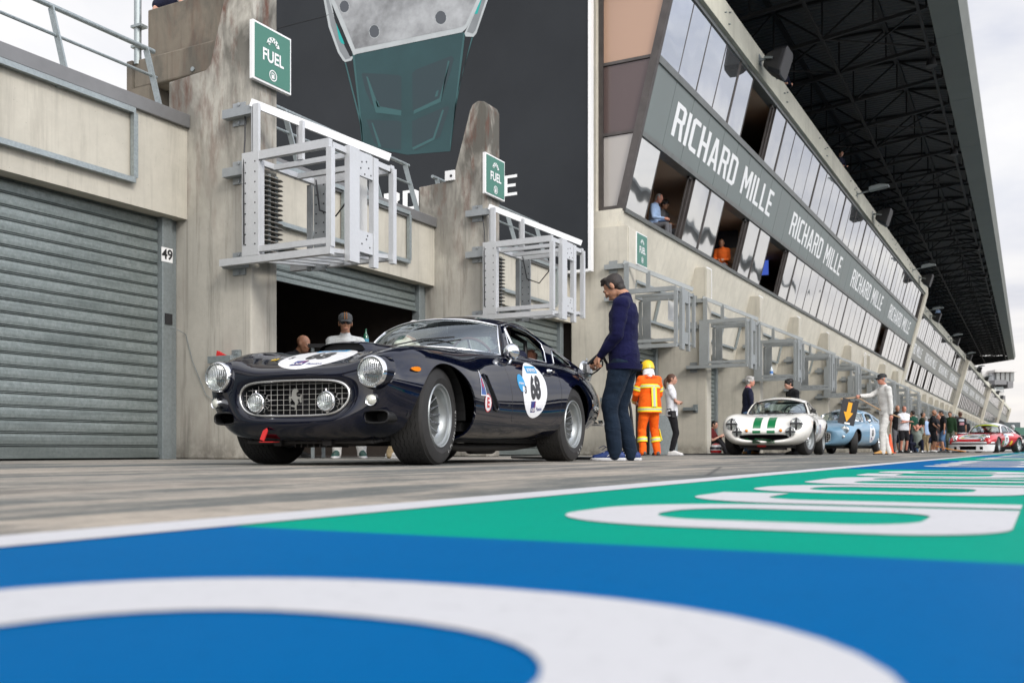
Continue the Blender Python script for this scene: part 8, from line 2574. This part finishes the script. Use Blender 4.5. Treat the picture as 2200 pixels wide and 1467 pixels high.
# 2. the driver-type in overalls and striped cap, beyond the bonnet
m_stripe = P('cap_orange', (0.85, 0.30, 0.02), 0.7); m_capg = cloth('cap_grey', (0.075, 0.078, 0.08))
person('smiling man in pale grey overalls, sunglasses and grey cap with orange stripes', 742, 12.3, 1.80, -8, dict(lean=3, head=(4, 4), wrist=[(-0.26, 0.06, 0.84), (0.26, 0.06, 0.84)], feet=[(-0.2, 0.0), (0.10, 0.02)]),
       cloth('pale_grey_overall', (0.55, 0.57, 0.56), 0.85, 0.6, 10), c_suit, (m_shoeg, m_solew), 1, 'stubble', 'crop', detail=2, hat=('cap', m_capg, m_stripe), glasses=True, collar=cloth('pale_grey_overall', (0.5, 0.52, 0.52)))
person('bald man in black stooping in the dark garage opening', 628, 12.9, 1.72, -68, dict(lean=22, hip=0.88, hipy=-0.12, head=(12, 0), wrist=[(-0.1, 0.5, 0.9), (0.15, 0.5, 0.9)]),
       c_black, c_black, (m_shoek, m_soled), 1, 'stubble', None, detail=1)
person('white-haired person in cream bending at the far side window of the blue car', 868, 11.6, 1.70, -60, dict(lean=16, hip=0.9, hipy=-0.08, head=(20, 0), wrist=[(-0.1, 0.45, 1.0), (0.15, 0.45, 1.0)], feet=[(-0.14, 0.1), (0.10, -0.12)]),
       cloth('cream_cloth', (0.6, 0.56, 0.47)), c_khaki, (m_shoew, m_solew), 0, 'white', 'short', detail=1)
# driver sitting in the car: seat position in world
seatw = Matrix.Translation(car.location) @ Matrix.Rotation(car.rotation_euler.z, 4, 'Z') @ Vector((1.85, -0.32, 0.0))
dr, _ = person('driver in dark clothes sitting at the wheel of the blue car', 0, 0, 1.70, 0, dict(hip=0.48, lean=-14, feet=[(-0.1, 0.85, 0.22), (0.1, 0.85, 0.22)], wrist=[(-0.17, 0.45, 0.84), (0.17, 0.45, 0.84)], kneehint=[(-0.2, 0, 1), (0.2, 0, 1)], head=(4, -20)),
       c_darknavy, c_black, None, 2, 'stubble', 'crop', detail=1, base=seatw)
dr.rotation_euler = (0, 0, car.rotation_euler.z + PI / 2)

# 5. firefighter
ff, I5 = person('firefighter in orange reflective suit and yellow helmet, seen from behind', 1396, 18.9, 1.80, 160, dict(lean=4, head=(14, -10), wrist=[(-0.18, 0.30, 1.02), (0.20, 0.28, 1.0)], hand=[(0.6, 0.4, -0.3), (-0.6, 0.4, -0.3)], legfat=1.12, feet=[(-0.14, 0), (0.16, 0)]),
       c_orange, c_orange, (P('boot_grey', (0.10, 0.095, 0.09), 0.7), m_soled), 1, 'none', None, detail=1, hat=('helmet', P('helmet_yellow', (0.80, 0.52, 0.01), 0.3)), loose=1.28)
m_ref = P('reflective_tape', (0.42, 0.46, 0.42), 0.5); m_yel = P('yellow_tape', (0.80, 0.72, 0.02), 0.6)
S5 = I5['S']
def band(parent, a, b, r, m, nm): 
    bm = BM(); tube(bm, [a, b], [r, r], 28, cap=False); return build(nm, bm, m, parent, 60)
def tape(parent, c0, c1, r0, nm='reflective_band'):
    d = (c1 - c0)
    h = build(nm, (lambda b_: (tube(b_, [c0, c1], [r0, r0], 28, cap=False, xa=(1, 0, 0)), b_)[1])(BM()), m_yel, parent, 60)
    k = (r0[0] * 1.008, r0[1] * 1.008)
    build('silver_stripe', (lambda b_: (tube(b_, [c0 + d * 0.33, c1 - d * 0.33], [k, k], 28, cap=False, xa=(1, 0, 0)), b_)[1])(BM()), m_ref, h, 60)
# jacket skirt over the trousers
bm = BM(); tube(bm, [I5['hipc'] + Vector((0, 0, 0.22)) * S5, I5['hipc'] + Vector((0, 0, 0.05)) * S5, I5['hipc'] + Vector((0, 0, -0.14)) * S5], [(0.20 * S5, 0.15 * S5), (0.225 * S5, 0.165 * S5), (0.235 * S5, 0.175 * S5)], 28, xa=(1, 0, 0)); build('jacket_skirt', bm, c_orange, ff, 60)
tape(ff, I5['hipc'] + Vector((0, 0, -0.12)) * S5, I5['hipc'] + Vector((0, 0, -0.035)) * S5, (0.2375 * S5, 0.1775 * S5))
tape(ff, I5['ch'](0, 0.0, 0.165), I5['ch'](0, 0, 0.235), (0.222 * S5, 0.165 * S5))
for i in (0, 1):
    s_, e_ = I5['sh'][i], I5['elbow'][i]
    tape(ff, s_.lerp(e_, 0.45), s_.lerp(e_, 0.75), (0.082 * S5, 0.082 * S5))
    e2, w2 = I5['elbow'][i], I5['wrist'][i]
    tape(ff, e2.lerp(w2, 0.62), e2.lerp(w2, 0.82), (0.058 * S5, 0.058 * S5))
    k_, a_ = I5['knee'][i], I5['ank'][i]
    tape(ff, k_.lerp(a_, 0.38), k_.lerp(a_, 0.60), (0.094 * S5, 0.094 * S5))
tpo = [c for c in ff.children if c.name.startswith('top')][0]; bv5 = on_surface(tpo, None, None)
jo = [c for c in ff.children if c.name.startswith('jacket_skirt')][0]
bm = BM(); bar(bm, I5['ch'](0.0, -0.185, 0.17), I5['hipc'] + Vector((0.0, -0.192, -0.03)), 0.012, 0.11); build('back_stripe', bm, m_yel, ff)
bm = BM(); bar(bm, I5['ch'](0.0, -0.190, 0.17), I5['hipc'] + Vector((0.0, -0.197, -0.03)), 0.010, 0.045); build('back_stripe', bm, m_ref, ff)
decal_on('back_lettering', text_mesh('SECURITY', 0.055, 0.001), plane_matrix(I5['ch'](0, -0.6, 0.33), (1, 0, 0), (0, 0, 1)), bv5, (0, 1, 0), 0.012, cloth('dark_red_print', (0.35, 0.04, 0.01)), ff)
bm = BM(); bar(bm, I5['knee'][1] + Vector((0.098, 0, 0.0)) , I5['ank'][1] + Vector((0.085, 0, 0.20)), 0.012, 0.06); build('side_stripe', bm, m_yel, ff)
# 6. the woman
wo, I6 = person('young woman with a brown ponytail in white polo and black leggings, arms folded', 1443, 20.1, 1.66, -80, dict(lean=-3, head=(4, 0), wrist=[(0.08, 0.15, 1.13), (-0.08, 0.19, 1.15)], elbow=[(-1, -0.1, -0.8), (1, -0.1, -0.8)], hand=[(1, -0.05, 0), (-1, -0.05, 0)], feet=[(-0.07, 0.02), (0.08, 0.0)], fyaw=[2, -6]),
       c_white, c_black, (m_shoew, m_solew), 0, 'auburn', 'long', sleeves='half', legs='tight', female=True, detail=1)
bm = BM(); box(bm, (-0.005, -0.04, -0.10), (0.02, 0.03, 0.0)); bar(bm, (0.0, 0, 0), (0, 0, 0.25), 0.006)
o = build('pouch', bm, M_black, wo); o.location = I6['hipc'] + Vector((0.17, 0.05, -0.02))
# person sitting in the doorway with a helmet beside
person('person in red and black sitting on the ground in the garage doorway', 1523, 27.6, 1.70, -60, dict(hip=0.16, lean=10, feet=[(-0.1, 0.50, 0), (0.12, 0.55, 0)], kneehint=[(-0.1, 0, 1), (0.1, 0, 1)], wrist=[(-0.12, 0.36, 0.50), (0.12, 0.36, 0.50)], head=(10, 0)),
       cloth('red_cloth', (0.10, 0.01, 0.01)), c_black, (m_shoek, m_soled), 0, 'dark', 'short', sleeves='half', detail=1)
hm = thing('crash_helmet', 'red, white and black crash helmet on the ground by the doorway', 'helmet', wg(1538, 22.6, 0.0))
bm = BM(); M = Matrix.Translation((0, 0, 0.13)) @ Matrix.Diagonal((1, 1.12, 1, 1)); lathe(bm, [(0.0, -0.125), (0.09, -0.12), (0.122, -0.08), (0.132, -0.01), (0.125, 0.05), (0.10, 0.09)], 28, M); build('shell', bm, P('helmet_white', (0.7, 0.7, 0.7), 0.25, coat=1), hm, 60)
bm = BM(); lathe(bm, [(0.1, 0.09), (0.06, 0.118), (0, 0.127)], 28, M); lathe(bm, [(0.123, -0.083), (0.1325, -0.045), (0.131, -0.03)], 28, M @ Matrix.Scale(1.01, 4)); build('red_band', bm, P('helmet_red', (0.55, 0.02, 0.02), 0.25, coat=1), hm, 60)
bm = BM(); lathe(bm, [(0.133, -0.005), (0.134, 0.02), (0.130, 0.045)], 28, M @ Matrix.Scale(1.012, 4)); build('visor', bm, P('visor_dark', (0.06, 0.06, 0.07), 0.1, coat=1), hm, 60)
# by the white car
person('grey-haired man in dark navy pullover and blue trousers behind the white car', 1606, 22.6, 1.80, -92, dict(lean=1, head=(6, 0), wrist=[(-0.22, 0.10, 0.88), (0.24, 0.08, 0.88)]),
       c_darknavy, c_jean, (m_shoet, m_soled), 2, 'grey', 'curly', detail=1, collar=cloth('pink_collar', (0.6, 0.15, 0.2)), glasses=False)
person('man with curly dark hair in black leaning forward behind the white car', 1712, 23.4, 1.82, 75, dict(lean=14, head=(12, 0), wrist=[(-0.05, 0.34, 1.18), (0.20, 0.28, 1.0)]),
       c_black, c_black, (m_shoek, m_soled), 0, 'dark', 'curly', detail=1)
# marshal with the arrow board
ma, I10 = person('man in white racing overalls and black cap pointing the arrow board', 1903, 21.9, 1.80, 84, dict(lean=4, head=(2, 0), wrist=[(-0.21, -0.02, 0.82), (0.10, 0.53, 1.28)], elbow=[(-0.5, -1, 0), (0.3, -0.4, -1)], hand=[None, (-0.1, 1, -0.15)], curl=[0.5, 1.1], feet=[(-0.10, 0.12), (0.10, -0.12)], cuffmat=M_black),
       c_suit, c_suit, (m_shoet, m_soled), 2, 'grey', 'crop', detail=1, hat=('cap', P('cap_black', (0.012, 0.012, 0.013), 0.7)), loose=1.10, glasses=True, collar=c_suit)
Wm10 = Matrix.Translation(ma.location) @ Matrix.Rotation(ma.rotation_euler.z, 4, 'Z')
hand_w = Wm10 @ (I10['wrist'][1] + Vector((0, 0.07, -0.03)))
ab = thing('arrow_board', 'black board with a yellow arrow held on a pole before the light blue car', 'sign', hand_w)
bc = wp(1821, 884, 21.9) - hand_w
xr = Vector((RX, RY, 0)); 
tip = wp(1812, 856, 21.9) - hand_w
endp = wp(1890, 880, 21.85) - hand_w
bm = BM(); tube(bm, [wp(1806, 857, 21.9) - hand_w, Vector((0, 0, 0)), endp + (endp).normalized() * 0.5 if False else endp * 1.0, wp(1935, 897, 21.8) - hand_w], 0.012, 8); build('pole', bm, P('pole_wood', (0.45, 0.28, 0.15), 0.6), ab, 60)
ang = math.radians(-12)
xa = (xr * math.cos(ang) + Vector((0, 0, 1)) * math.sin(ang)); ya = (-xr * math.sin(ang) + Vector((0, 0, 1)) * math.cos(ang))
Mb = plane_matrix(bc + Vector((FX, FY, 0)) * -0.06, xa, ya)
me = curve_mesh([[(-0.18, -0.29), (0.18, -0.29), (0.18, 0.27), (0.10, 0.27), (0.08, 0.23), (0.0, 0.23), (-0.02, 0.27), (-0.18, 0.27)]], 0.012); place_mesh('board', me, Mb, M_black, ab)
me = curve_mesh([[(-0.045, 0.20), (0.045, 0.20), (0.045, -0.02), (0.105, -0.02), (0.0, -0.23), (-0.105, -0.02), (-0.045, -0.02)]], 0.004); place_mesh('arrow', me, Mb @ Matrix.Translation((0, 0, 0.012)), P('arrow_yellow', (0.80, 0.36, 0.01), 0.5), ab)
bm = BM(); 
add_mesh(bm, rect_grid(0.12, 0.04, 1, 1), Mb @ Matrix.Translation((0.02, -0.262, 0.012))); build('board_label', bm, M_white, ab)
# small light stand arm by the garage wall
# the crowd further along
CR = 'bystanders crowded along the far garages'
crowd = [
 ('bald man in black polo partly behind the man in white overalls', 1927, 38.0, 1.84, 5, dict(head=(8, 0)), c_black, c_greyc, 'stubble', None, 'half', 'long', 1, 1.05),
 ('stout man in white T-shirt and black shorts with folded arms', 1941, 36.5, 1.74, -6, dict(wrist=[(0.12, 0.24, 1.14), (-0.12, 0.27, 1.17)], elbow=[(-0.8, 0, -1), (0.8, 0, -1)], hand=[(1, 0, 0), (-1, 0, 0)]), c_white, c_black, 'stubble', 'crop', 'half', 'short', 2, 1.22),
 ('dark-haired person in green T-shirt and dark trousers turned away', 1963, 40.5, 1.74, 150, dict(), c_dgreen, c_darknavy, 'brown', 'short', 'half', 'long', 0, 1.0),
 ('man in dark green T-shirt in profile behind the crouching photographer', 1980, 44.0, 1.80, -85, dict(), cloth('olive_dark', (0.02, 0.03, 0.015)), c_khaki, 'brown', 'crop', 'half', 'long', 1, 1.0),
 ('person crouching with a camera, pale T-shirt and navy trousers', 1972, 38.5, 1.72, 30, dict(hip=0.34, lean=12, feet=[(-0.2, 0.25), (0.22, 0.1)], kneehint=[(-0.3, 1, 0.5), (0.3, 1, 0.5)], wrist=[(-0.06, 0.32, 0.95), (0.06, 0.32, 0.95)], head=(0, 0)), cloth('pale_green_T', (0.25, 0.29, 0.26)), c_darknavy, 'dark', 'crop', 'half', 'long', 2, 1.0),
 ('heavy bald man in black shirt and shorts with a lanyard', 2004, 41.5, 1.80, -50, dict(wrist=[(-0.1, 0.32, 1.0), (0.15, 0.28, 0.98)]), c_black, c_black, 'stubble', None, 'half', 'short', 1, 1.25),
 ('man in grey shorts half hidden behind the heavy bald man', 2012, 43.5, 1.74, -60, dict(), cloth('charcoal_T', (0.03, 0.03, 0.035)), c_greyc, 'grey', 'crop', 'half', 'short', 2, 1.1),
 ('person in dark jacket and pale jeans behind the row', 2018, 46.0, 1.70, 10, dict(), c_greyc, c_jean, 'brown', 'short', 'long', 'long', 0, 1.0),
 ('man in black T-shirt and denim shorts looking down', 2027, 41.0, 1.78, 100, dict(head=(18, 0)), c_black, c_jean, 'dark', 'short', 'half', 'short', 1, 1.05),
 ('dark-haired man in black and green overalls beside the red car', 2042, 43.0, 1.80, 40, dict(head=(12, 0)), cloth('black_green_suit', (0.012, 0.035, 0.014)), cloth('grey_green_suit', (0.10, 0.12, 0.09)), 'dark', 'short', 'long', 'long', 1, 1.0),
 ('man in black T-shirt with a printed back, seen from behind', 2064, 44.5, 1.84, 178, dict(), c_black, c_black, 'auburn', 'short', 'half', 'long', 1, 1.1),
 ('slim person in pale shirt in the depth of the crowd', 1990, 47.0, 1.72, 160, dict(), c_blue, c_khaki, 'grey', 'short', 'long', 'long', 0, 0.95),
 ('person in black with dark cap behind the green T-shirt', 1955, 46.0, 1.78, 20, dict(), c_black, c_darknavy, 'dark', 'short', 'long', 'long', 1, 1.0),
]
c_tones = [c_black, c_darknavy, cloth('charcoal_T', (0.03, 0.03, 0.035)), c_black, c_greyc, c_dgreen]
looks = ['black T-shirt', 'navy pullover', 'charcoal T-shirt', 'black jacket', 'grey jacket', 'dark green T-shirt']
for i, (px_, Z_, fc_) in enumerate(((1934, 47, 60), (1947, 49, -40), (1970, 49, 100), (1984, 51, 170), (1996, 52, -20), (2010, 50, 70), (2034, 48, -70), (2050, 50, 150), (2053, 47, -100), (2073, 52, 20), (2026, 53, 40), (1962, 54, 0))):
    crowd.append(('person in %s %s of the far crowd' % (looks[i % 6], ['deep at the left end', 'behind the man in white T-shirt', 'at the back, left half', 'at the back, middle', 'between the two bald men', 'behind the heavy bald man', 'behind the man in denim shorts', 'left of the printed black T-shirt', 'close before the printed black T-shirt', 'furthest right', 'at the very back, right half', 'at the very back, left half'][i]), px_, Z_, 1.70 + 0.03 * (i * 7 % 5), fc_, dict(head=(i * 5 % 16, 0)), c_tones[i % 6], [c_darknavy, c_black, c_jean, c_khaki][i % 4], ['brown', 'dark', 'grey', 'auburn'][i % 4], 'short', 'half' if i % 3 else 'long', 'long' if i % 4 else 'short', i % 3, 1 + 0.04 * (i % 3)))
for (lab, px_, Z_, H_, fc_, po, tp_, bt_, hr, hs, sl, lg, sk, ft) in crowd:
    r_, Ic = person(lab, px_, Z_, H_, fc_, po, tp_, bt_, (m_shoek if px_ % 2 else m_shoew, m_soled), sk, hr, hs, sleeves=sl, legs=lg, group=CR, detail=0, fat=ft, belly=0.03 if ft > 1.15 else 0)
    if 'printed back' in lab:
        tpo = [c for c in r_.children if c.name.startswith('top')][0]; bvx = on_surface(tpo, None, None)
        decal_on('back_print', rect_grid(0.24, 0.10, 4, 3), plane_matrix(Ic['ch'](0, -0.6, 0.28), (1, 0, 0), (0, 0, 1)), bvx, (0, 1, 0), 0.006, P('print_pale', (0.35, 0.38, 0.42), 0.7), r_)
        decal_on('back_print', rect_grid(0.20, 0.12, 4, 3), plane_matrix(Ic['ch'](0, -0.6, 0.13), (1, 0, 0), (0, 0, 1)), bvx, (0, 1, 0), 0.006, P('print_pink', (0.35, 0.16, 0.18), 0.7), r_)
rd, _ = person('rider in black with white helmet on the open buggy', 2174, 60.3, 1.75, 0, dict(hip=0.80, lean=6, feet=[(-0.22, 0.30, 0.25), (0.22, 0.30, 0.25)], kneehint=[(-0.5, 1, 0.3), (0.5, 1, 0.3)], wrist=[(-0.3, 0.42, 1.05), (0.3, 0.42, 1.05)]),
       c_black, c_black, (m_shoek, m_soled), 1, 'none', None, detail=0, hat=('helmet', P('helmet_grey', (0.5, 0.5, 0.5), 0.3)))
# people in the open windows and on the parapet: standing on the room floors, cut off by the sills as in the photograph
def at_window(label, px_, py_head, X, **k):
    p = on_x(px_, py_head, X)
    H_ = k.pop('H', 1.72)
    return person(label, 0, 0, H_, base=(p.x, p.y, p.z - H_ * (0.965 - (0.43 if k.get('sit', 0) else 0))), **{a: b for a, b in k.items() if a != 'sit'})
sit = dict(hip=0.50, lean=10, feet=[(-0.1, 0.4, 0), (0.1, 0.4, 0)], kneehint=[(0, 1, 1), (0, 1, 1)], head=(22, 0), wrist=[(-0.1, 0.33, 0.66), (0.1, 0.33, 0.66)])
p, _ = at_window('balding man in pale blue shirt sitting at the nearest open window', 1401, 448, -8.15, pose=sit, top=c_blue, bottom=c_greyc, skin=2, hair='grey', hairstyle='crop', detail=0, face=-60, sit=1)
p, _ = at_window('dark-haired woman sitting beside the balding man in the nearest open window', 1417, 462, -8.15, pose=sit, top=c_greyc, bottom=c_greyc, skin=1, hair='dark', hairstyle='curly', detail=0, face=-40, sit=1, sleeves='half')
p, _ = at_window('man in orange shirt sitting in the second open window', 1552, 541, -8.0, pose=sit, top=c_or2, bottom=c_greyc, skin=1, hair='dark', hairstyle='crop', detail=0, face=20, sit=1)
for lab, px_, py_, hr in (('person in dark blue cap looking over the parapet beside the nearest loudspeaker', 1677, 146, 'dark'), ('person looking at a phone over the parapet before the first floodlight', 1800, 328, 'brown'), ('person in pale hat at the parapet beyond the first fin', 2013, 660, 'white')):
    at_window(lab, px_, py_, -6.75 if px_ < 1990 else -7.7, pose=dict(lean=12, head=(15, 0), wrist=[(-0.15, 0.35, 1.1), (0.15, 0.35, 1.1)]), top=c_darknavy if hr != 'white' else c_blue, bottom=c_black, skin=0, hair=hr, hairstyle='short', detail=0, face=-20, H=1.7)
for lab, px_, fc_ in (('person in dark blue top with folded arms on the walkway parapet, nearly out of frame', 352, 10), ('person with bare forearms resting on the walkway parapet at the top edge', 393, -10)):
    b_ = on_y(px_, 20, 9.15); 
    person(lab, 0, 0, 1.75, fc_, dict(lean=20, wrist=[(0.08, 0.36, 1.10), (-0.08, 0.38, 1.12)], elbow=[(-1, 0.3, -0.6), (1, 0.3, -0.6)], hand=[(1, 0.1, 0), (-1, 0.1, 0)]), c_darknavy if px_ < 370 else c_white, c_black, None, 0, 'brown', 'short', detail=0, base=(b_.x, 9.40, 4.70 - 0.15 + 0.02), sleeves='half' if px_ > 370 else 'half')
# screens in the rooms, green bottle, water bottle, cones and other small things
for lab, px_, py_, w_, h_, Yp in (('dark wall screen hanging in the second open window', 1548, 512, 1.0, 0.6, None), ('blue lit screen hanging in the third open window', 1641, 573, 0.34, 0.6, None)):
    c_ = on_x(px_, py_, -8.3)
    o = thing('screen', lab, 'screen', c_); bm = BM(); box(bm, (-w_ / 2, 0, -h_ / 2), (w_ / 2, 0.05, h_ / 2)); build('case', bm, M_black, o)
    bm = BM(); box(bm, (-w_ / 2 + 0.02, -0.004, -h_ / 2 + 0.02), (w_ / 2 - 0.02, -0.001, h_ / 2 - 0.02)); build('display', bm, M_screen if 'blue' in lab else P('screen_off', (0.02, 0.025, 0.04), 0.25), o)
    bm = BM(); bar(bm, (0, 0.03, h_ / 2), (0, 0.03, h_ / 2 + 0.5), 0.03); build('mount', bm, M_black, o)
    o.rotation_euler = (0, 0, 0.2)
bt = thing('glass_bottle', 'green glass bottle standing beyond the bonnet of the blue car', 'bottle', wp(786, 743, 12.6))
bm = BM(); lathe(bm, [(0, 0), (0.036, 0.0), (0.038, 0.02), (0.038, 0.10), (0.030, 0.13), (0.014, 0.16), (0.012, 0.20), (0.014, 0.215), (0, 0.215)], 16); build('glass', bm, P('bottle_green', (0.01, 0.10, 0.05), 0.1, coat=1.0), bt, 50)
bm = BM(); lathe(bm, [(0.0385, 0.03), (0.0388, 0.085)], 16); build('label', bm, P('bottle_label', (0.05, 0.25, 0.35), 0.5), bt, 50)
tbp = wp(790, 743, 12.7)
tb_ = thing('work_table', 'dark folding work table in the open garage behind the blue car', 'table', (tbp.x, tbp.y, 0), PSI)
bm = BM(); box(bm, (-0.7, -0.3, tbp.z - 0.05), (0.5, 0.5, tbp.z - 0.003)); build('table_top', bm, M_trimb, tb_)
for x in (-0.65, 0.45):
    for y in (-0.25, 0.45):
        bm = BM(); box(bm, (x - 0.02, y - 0.02, 0.0), (x + 0.02, y + 0.02, tbp.z - 0.051)); build('leg', bm, M_galvd, tb_)
wb = thing('water_bottle', 'clear water bottle on the gantry ledge above the grey-haired man', 'bottle', (-7.50 + 0.5, Y0 + BAY * 4 + 0.0, 2.225))
bm = BM(); lathe(bm, [(0, 0), (0.045, 0), (0.048, 0.03), (0.048, 0.2), (0.02, 0.27), (0.018, 0.30), (0, 0.30)], 14); build('body', bm, P('clear_plastic', (0.6, 0.68, 0.75), 0.15), wb, 50)
bm = BM(); lathe(bm, [(0.049, 0.1), (0.049, 0.17)], 14); build('label', bm, P('label_blue', (0.05, 0.2, 0.55), 0.5), wb, 50)
cn = []
for lab, px_, Z_ in (('orange traffic cone behind the man in white overalls', 1912, 36.0), ('small red extinguisher on the ground between blue car and white overalls', 1831, 28.5)):
    if 'cone' in lab:
        o = thing('traffic_cone', lab, 'cone', wg(px_, Z_)); bm = BM(); lathe(bm, [(0.16, 0.02), (0.13, 0.03), (0.03, 0.68), (0, 0.69)], 20); build('cone_body', bm, P('cone_orange', (0.85, 0.10, 0.02), 0.5), o, 50)
        bm = BM(); box(bm, (-0.19, -0.19, 0), (0.19, 0.19, 0.025), bev=0.008); build('base', bm, P('cone_orange', (0.85, 0.10, 0.02), 0.5), o)
    else:
        o = thing('fire_extinguisher', lab, 'extinguisher', wg(px_, Z_)); bm = BM(); lathe(bm, [(0, 0), (0.08, 0), (0.085, 0.02), (0.085, 0.36), (0.05, 0.43), (0.02, 0.45), (0, 0.45)], 18); build('cylinder', bm, M_red, o, 50)
        bm = BM(); tube(bm, [(0.0, 0, 0.45), (0.0, 0, 0.5), (0.08, 0, 0.5), (0.11, 0, 0.2)], 0.012, 6); build('hose', bm, M_black, o)
# yellow tow line to the red car
bmh = BM(); a_ = wg(2006, 42.0, 0.30); b_ = wg(2075, 41.2, 0.05); tube(bmh, smooth_pts([a_, a_.lerp(b_, 0.5) + Vector((0, 0, -0.03)), b_]), 0.02, 6)
tag(build('tow_line', bmh, P('rope_orange', (0.75, 0.28, 0.03), 0.7)), 'orange tow line slanting across the ground in front of the red car', 'rope')
# black cable along the garage foot
bmh = BM(); pts = [wg(1420, 21.5, 0.16), wg(1432, 21.4, 0.03), wg(1470, 22.0, 0.012), wg(1540, 22.3, 0.012), wg(1620, 23.0, 0.012), wg(1700, 24.0, 0.012)]
tube(bmh, smooth_pts(pts), 0.018, 6); tag(build('ground_cable', bmh, M_black), 'black cable lying along the foot of the garages behind the woman in white', 'cable')
bm = BM(); box(bm, (-0.3, -0.3, 0), (0.3, 0.3, 0.85), bev=0.01); o = build('metal_cabinet', bm, M_galvd); o.location = wg(1421, 21.4); o.rotation_euler = (0, 0, PSI); tag(o, 'grey metal cabinet standing between the firefighter and the woman', 'cabinet')
# ================================================================== sky, sun, camera
w = bpy.data.worlds.new("World"); scene.world = w; w.use_nodes = True
nt = w.node_tree; N, L = nt.nodes, nt.links
bg = N['Background']
sky = N.new('ShaderNodeTexSky'); sky.sky_type = 'NISHITA'; sky.sun_disc = False
SUN_EL, SUN_AZ = math.radians(34), math.radians(118)
sky.sun_elevation = SUN_EL; sky.sun_rotation = SUN_AZ; sky.air_density = 1.0; sky.dust_density = 2.0
tc = N.new('ShaderNodeTexCoord')
sep = N.new('ShaderNodeSeparateXYZ'); L.new(tc.outputs['Generated'], sep.inputs[0])
# project the direction on a flat cloud deck
zc = math_node(nt, 'MAXIMUM', sep.outputs['Z'], 0.03)
zc = math_node(nt, 'ADD', zc, 0.10)
dx = math_node(nt, 'DIVIDE', sep.outputs['X'], zc); dy = math_node(nt, 'DIVIDE', sep.outputs['Y'], zc)
cb = N.new('ShaderNodeCombineXYZ'); L.new(dx, cb.inputs[0]); L.new(dy, cb.inputs[1])
n1 = noise(nt, cb.outputs[0], 0.55, 7, 0.55, dist=0.4)
n2 = noise(nt, cb.outputs[0], 1.7, 6, 0.6)
cl = ramp(nt, n1, [(0.32, (4.2, 4.6, 5.7)), (0.44, (6.2, 6.5, 7.6)), (0.54, (8.8, 8.8, 9.1)), (0.66, (10.8, 10.6, 10.3))])
cl = mix(nt, mapr(nt, n2, 0.48, 0.7, 0, 0.45), cl, (9.6, 9.5, 9.4))
# warm glow of thin cloud low over the horizon
hz = mapr(nt, sep.outputs['Z'], 0.22, 0.0, 0, 0.85)
cl = mix(nt, hz, cl, (9.8, 9.2, 8.6))
fin = mix(nt, 0.93, sky.outputs['Color'], cl)
# added lobe: sky brightened behind the camera to light ground and facade
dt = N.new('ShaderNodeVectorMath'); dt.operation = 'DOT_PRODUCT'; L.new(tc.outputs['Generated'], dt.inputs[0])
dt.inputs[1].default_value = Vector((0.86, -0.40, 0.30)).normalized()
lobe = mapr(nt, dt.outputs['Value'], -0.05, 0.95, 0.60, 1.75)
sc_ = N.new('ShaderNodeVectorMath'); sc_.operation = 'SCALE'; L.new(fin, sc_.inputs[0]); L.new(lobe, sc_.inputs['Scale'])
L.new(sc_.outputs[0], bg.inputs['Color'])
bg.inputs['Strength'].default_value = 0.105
sd = bpy.data.lights.new('sun', 'SUN'); sd.energy = 1.0; sd.angle = math.radians(14); sd.color = (1.0, 0.95, 0.88)
so_ = bpy.data.objects.new('sun', sd); C.objects.link(so_)
sv = Vector((math.sin(SUN_AZ) * math.cos(SUN_EL), math.cos(SUN_AZ) * math.cos(SUN_EL), math.sin(SUN_EL)))
so_.rotation_euler = (-sv).to_track_quat('-Z', 'Y').to_euler()
so_.location = sv * 50

cam = bpy.data.cameras.new('camera'); co = bpy.data.objects.new('camera', cam); C.objects.link(co)
co.location = (0, 0, CH); co.rotation_euler = (PI / 2, 0, PSI)
cam.sensor_width = 36; cam.lens = 36 * F / 2200.0
cam.shift_y = (HY - 733.5) / 2200.0
cam.clip_start = 0.02; cam.clip_end = 3000
cam.dof.use_dof = True; cam.dof.focus_distance = 7.6; cam.dof.aperture_fstop = 5.0; cam.dof.aperture_blades = 9
scene.camera = co
scene.render.engine = 'CYCLES'
scene.cycles.use_denoising = True
try: scene.cycles.denoiser = 'OPENIMAGEDENOISE'
except Exception: pass
scene.cycles.max_bounces = 7; scene.cycles.diffuse_bounces = 3; scene.cycles.glossy_bounces = 4; scene.cycles.transmission_bounces = 5; scene.cycles.transparent_max_bounces = 8
scene.cycles.caustics_reflective = False; scene.cycles.caustics_refractive = False
scene.cycles.sample_clamp_indirect = 6
scene.render.resolution_x = 1024; scene.render.resolution_y = 682
vs_ = scene.view_settings; vs_.view_transform = 'Standard'; vs_.look = 'None'; vs_.gamma = 1; vs_.exposure = 0.8
bpy.data.scenes.remove(TS)
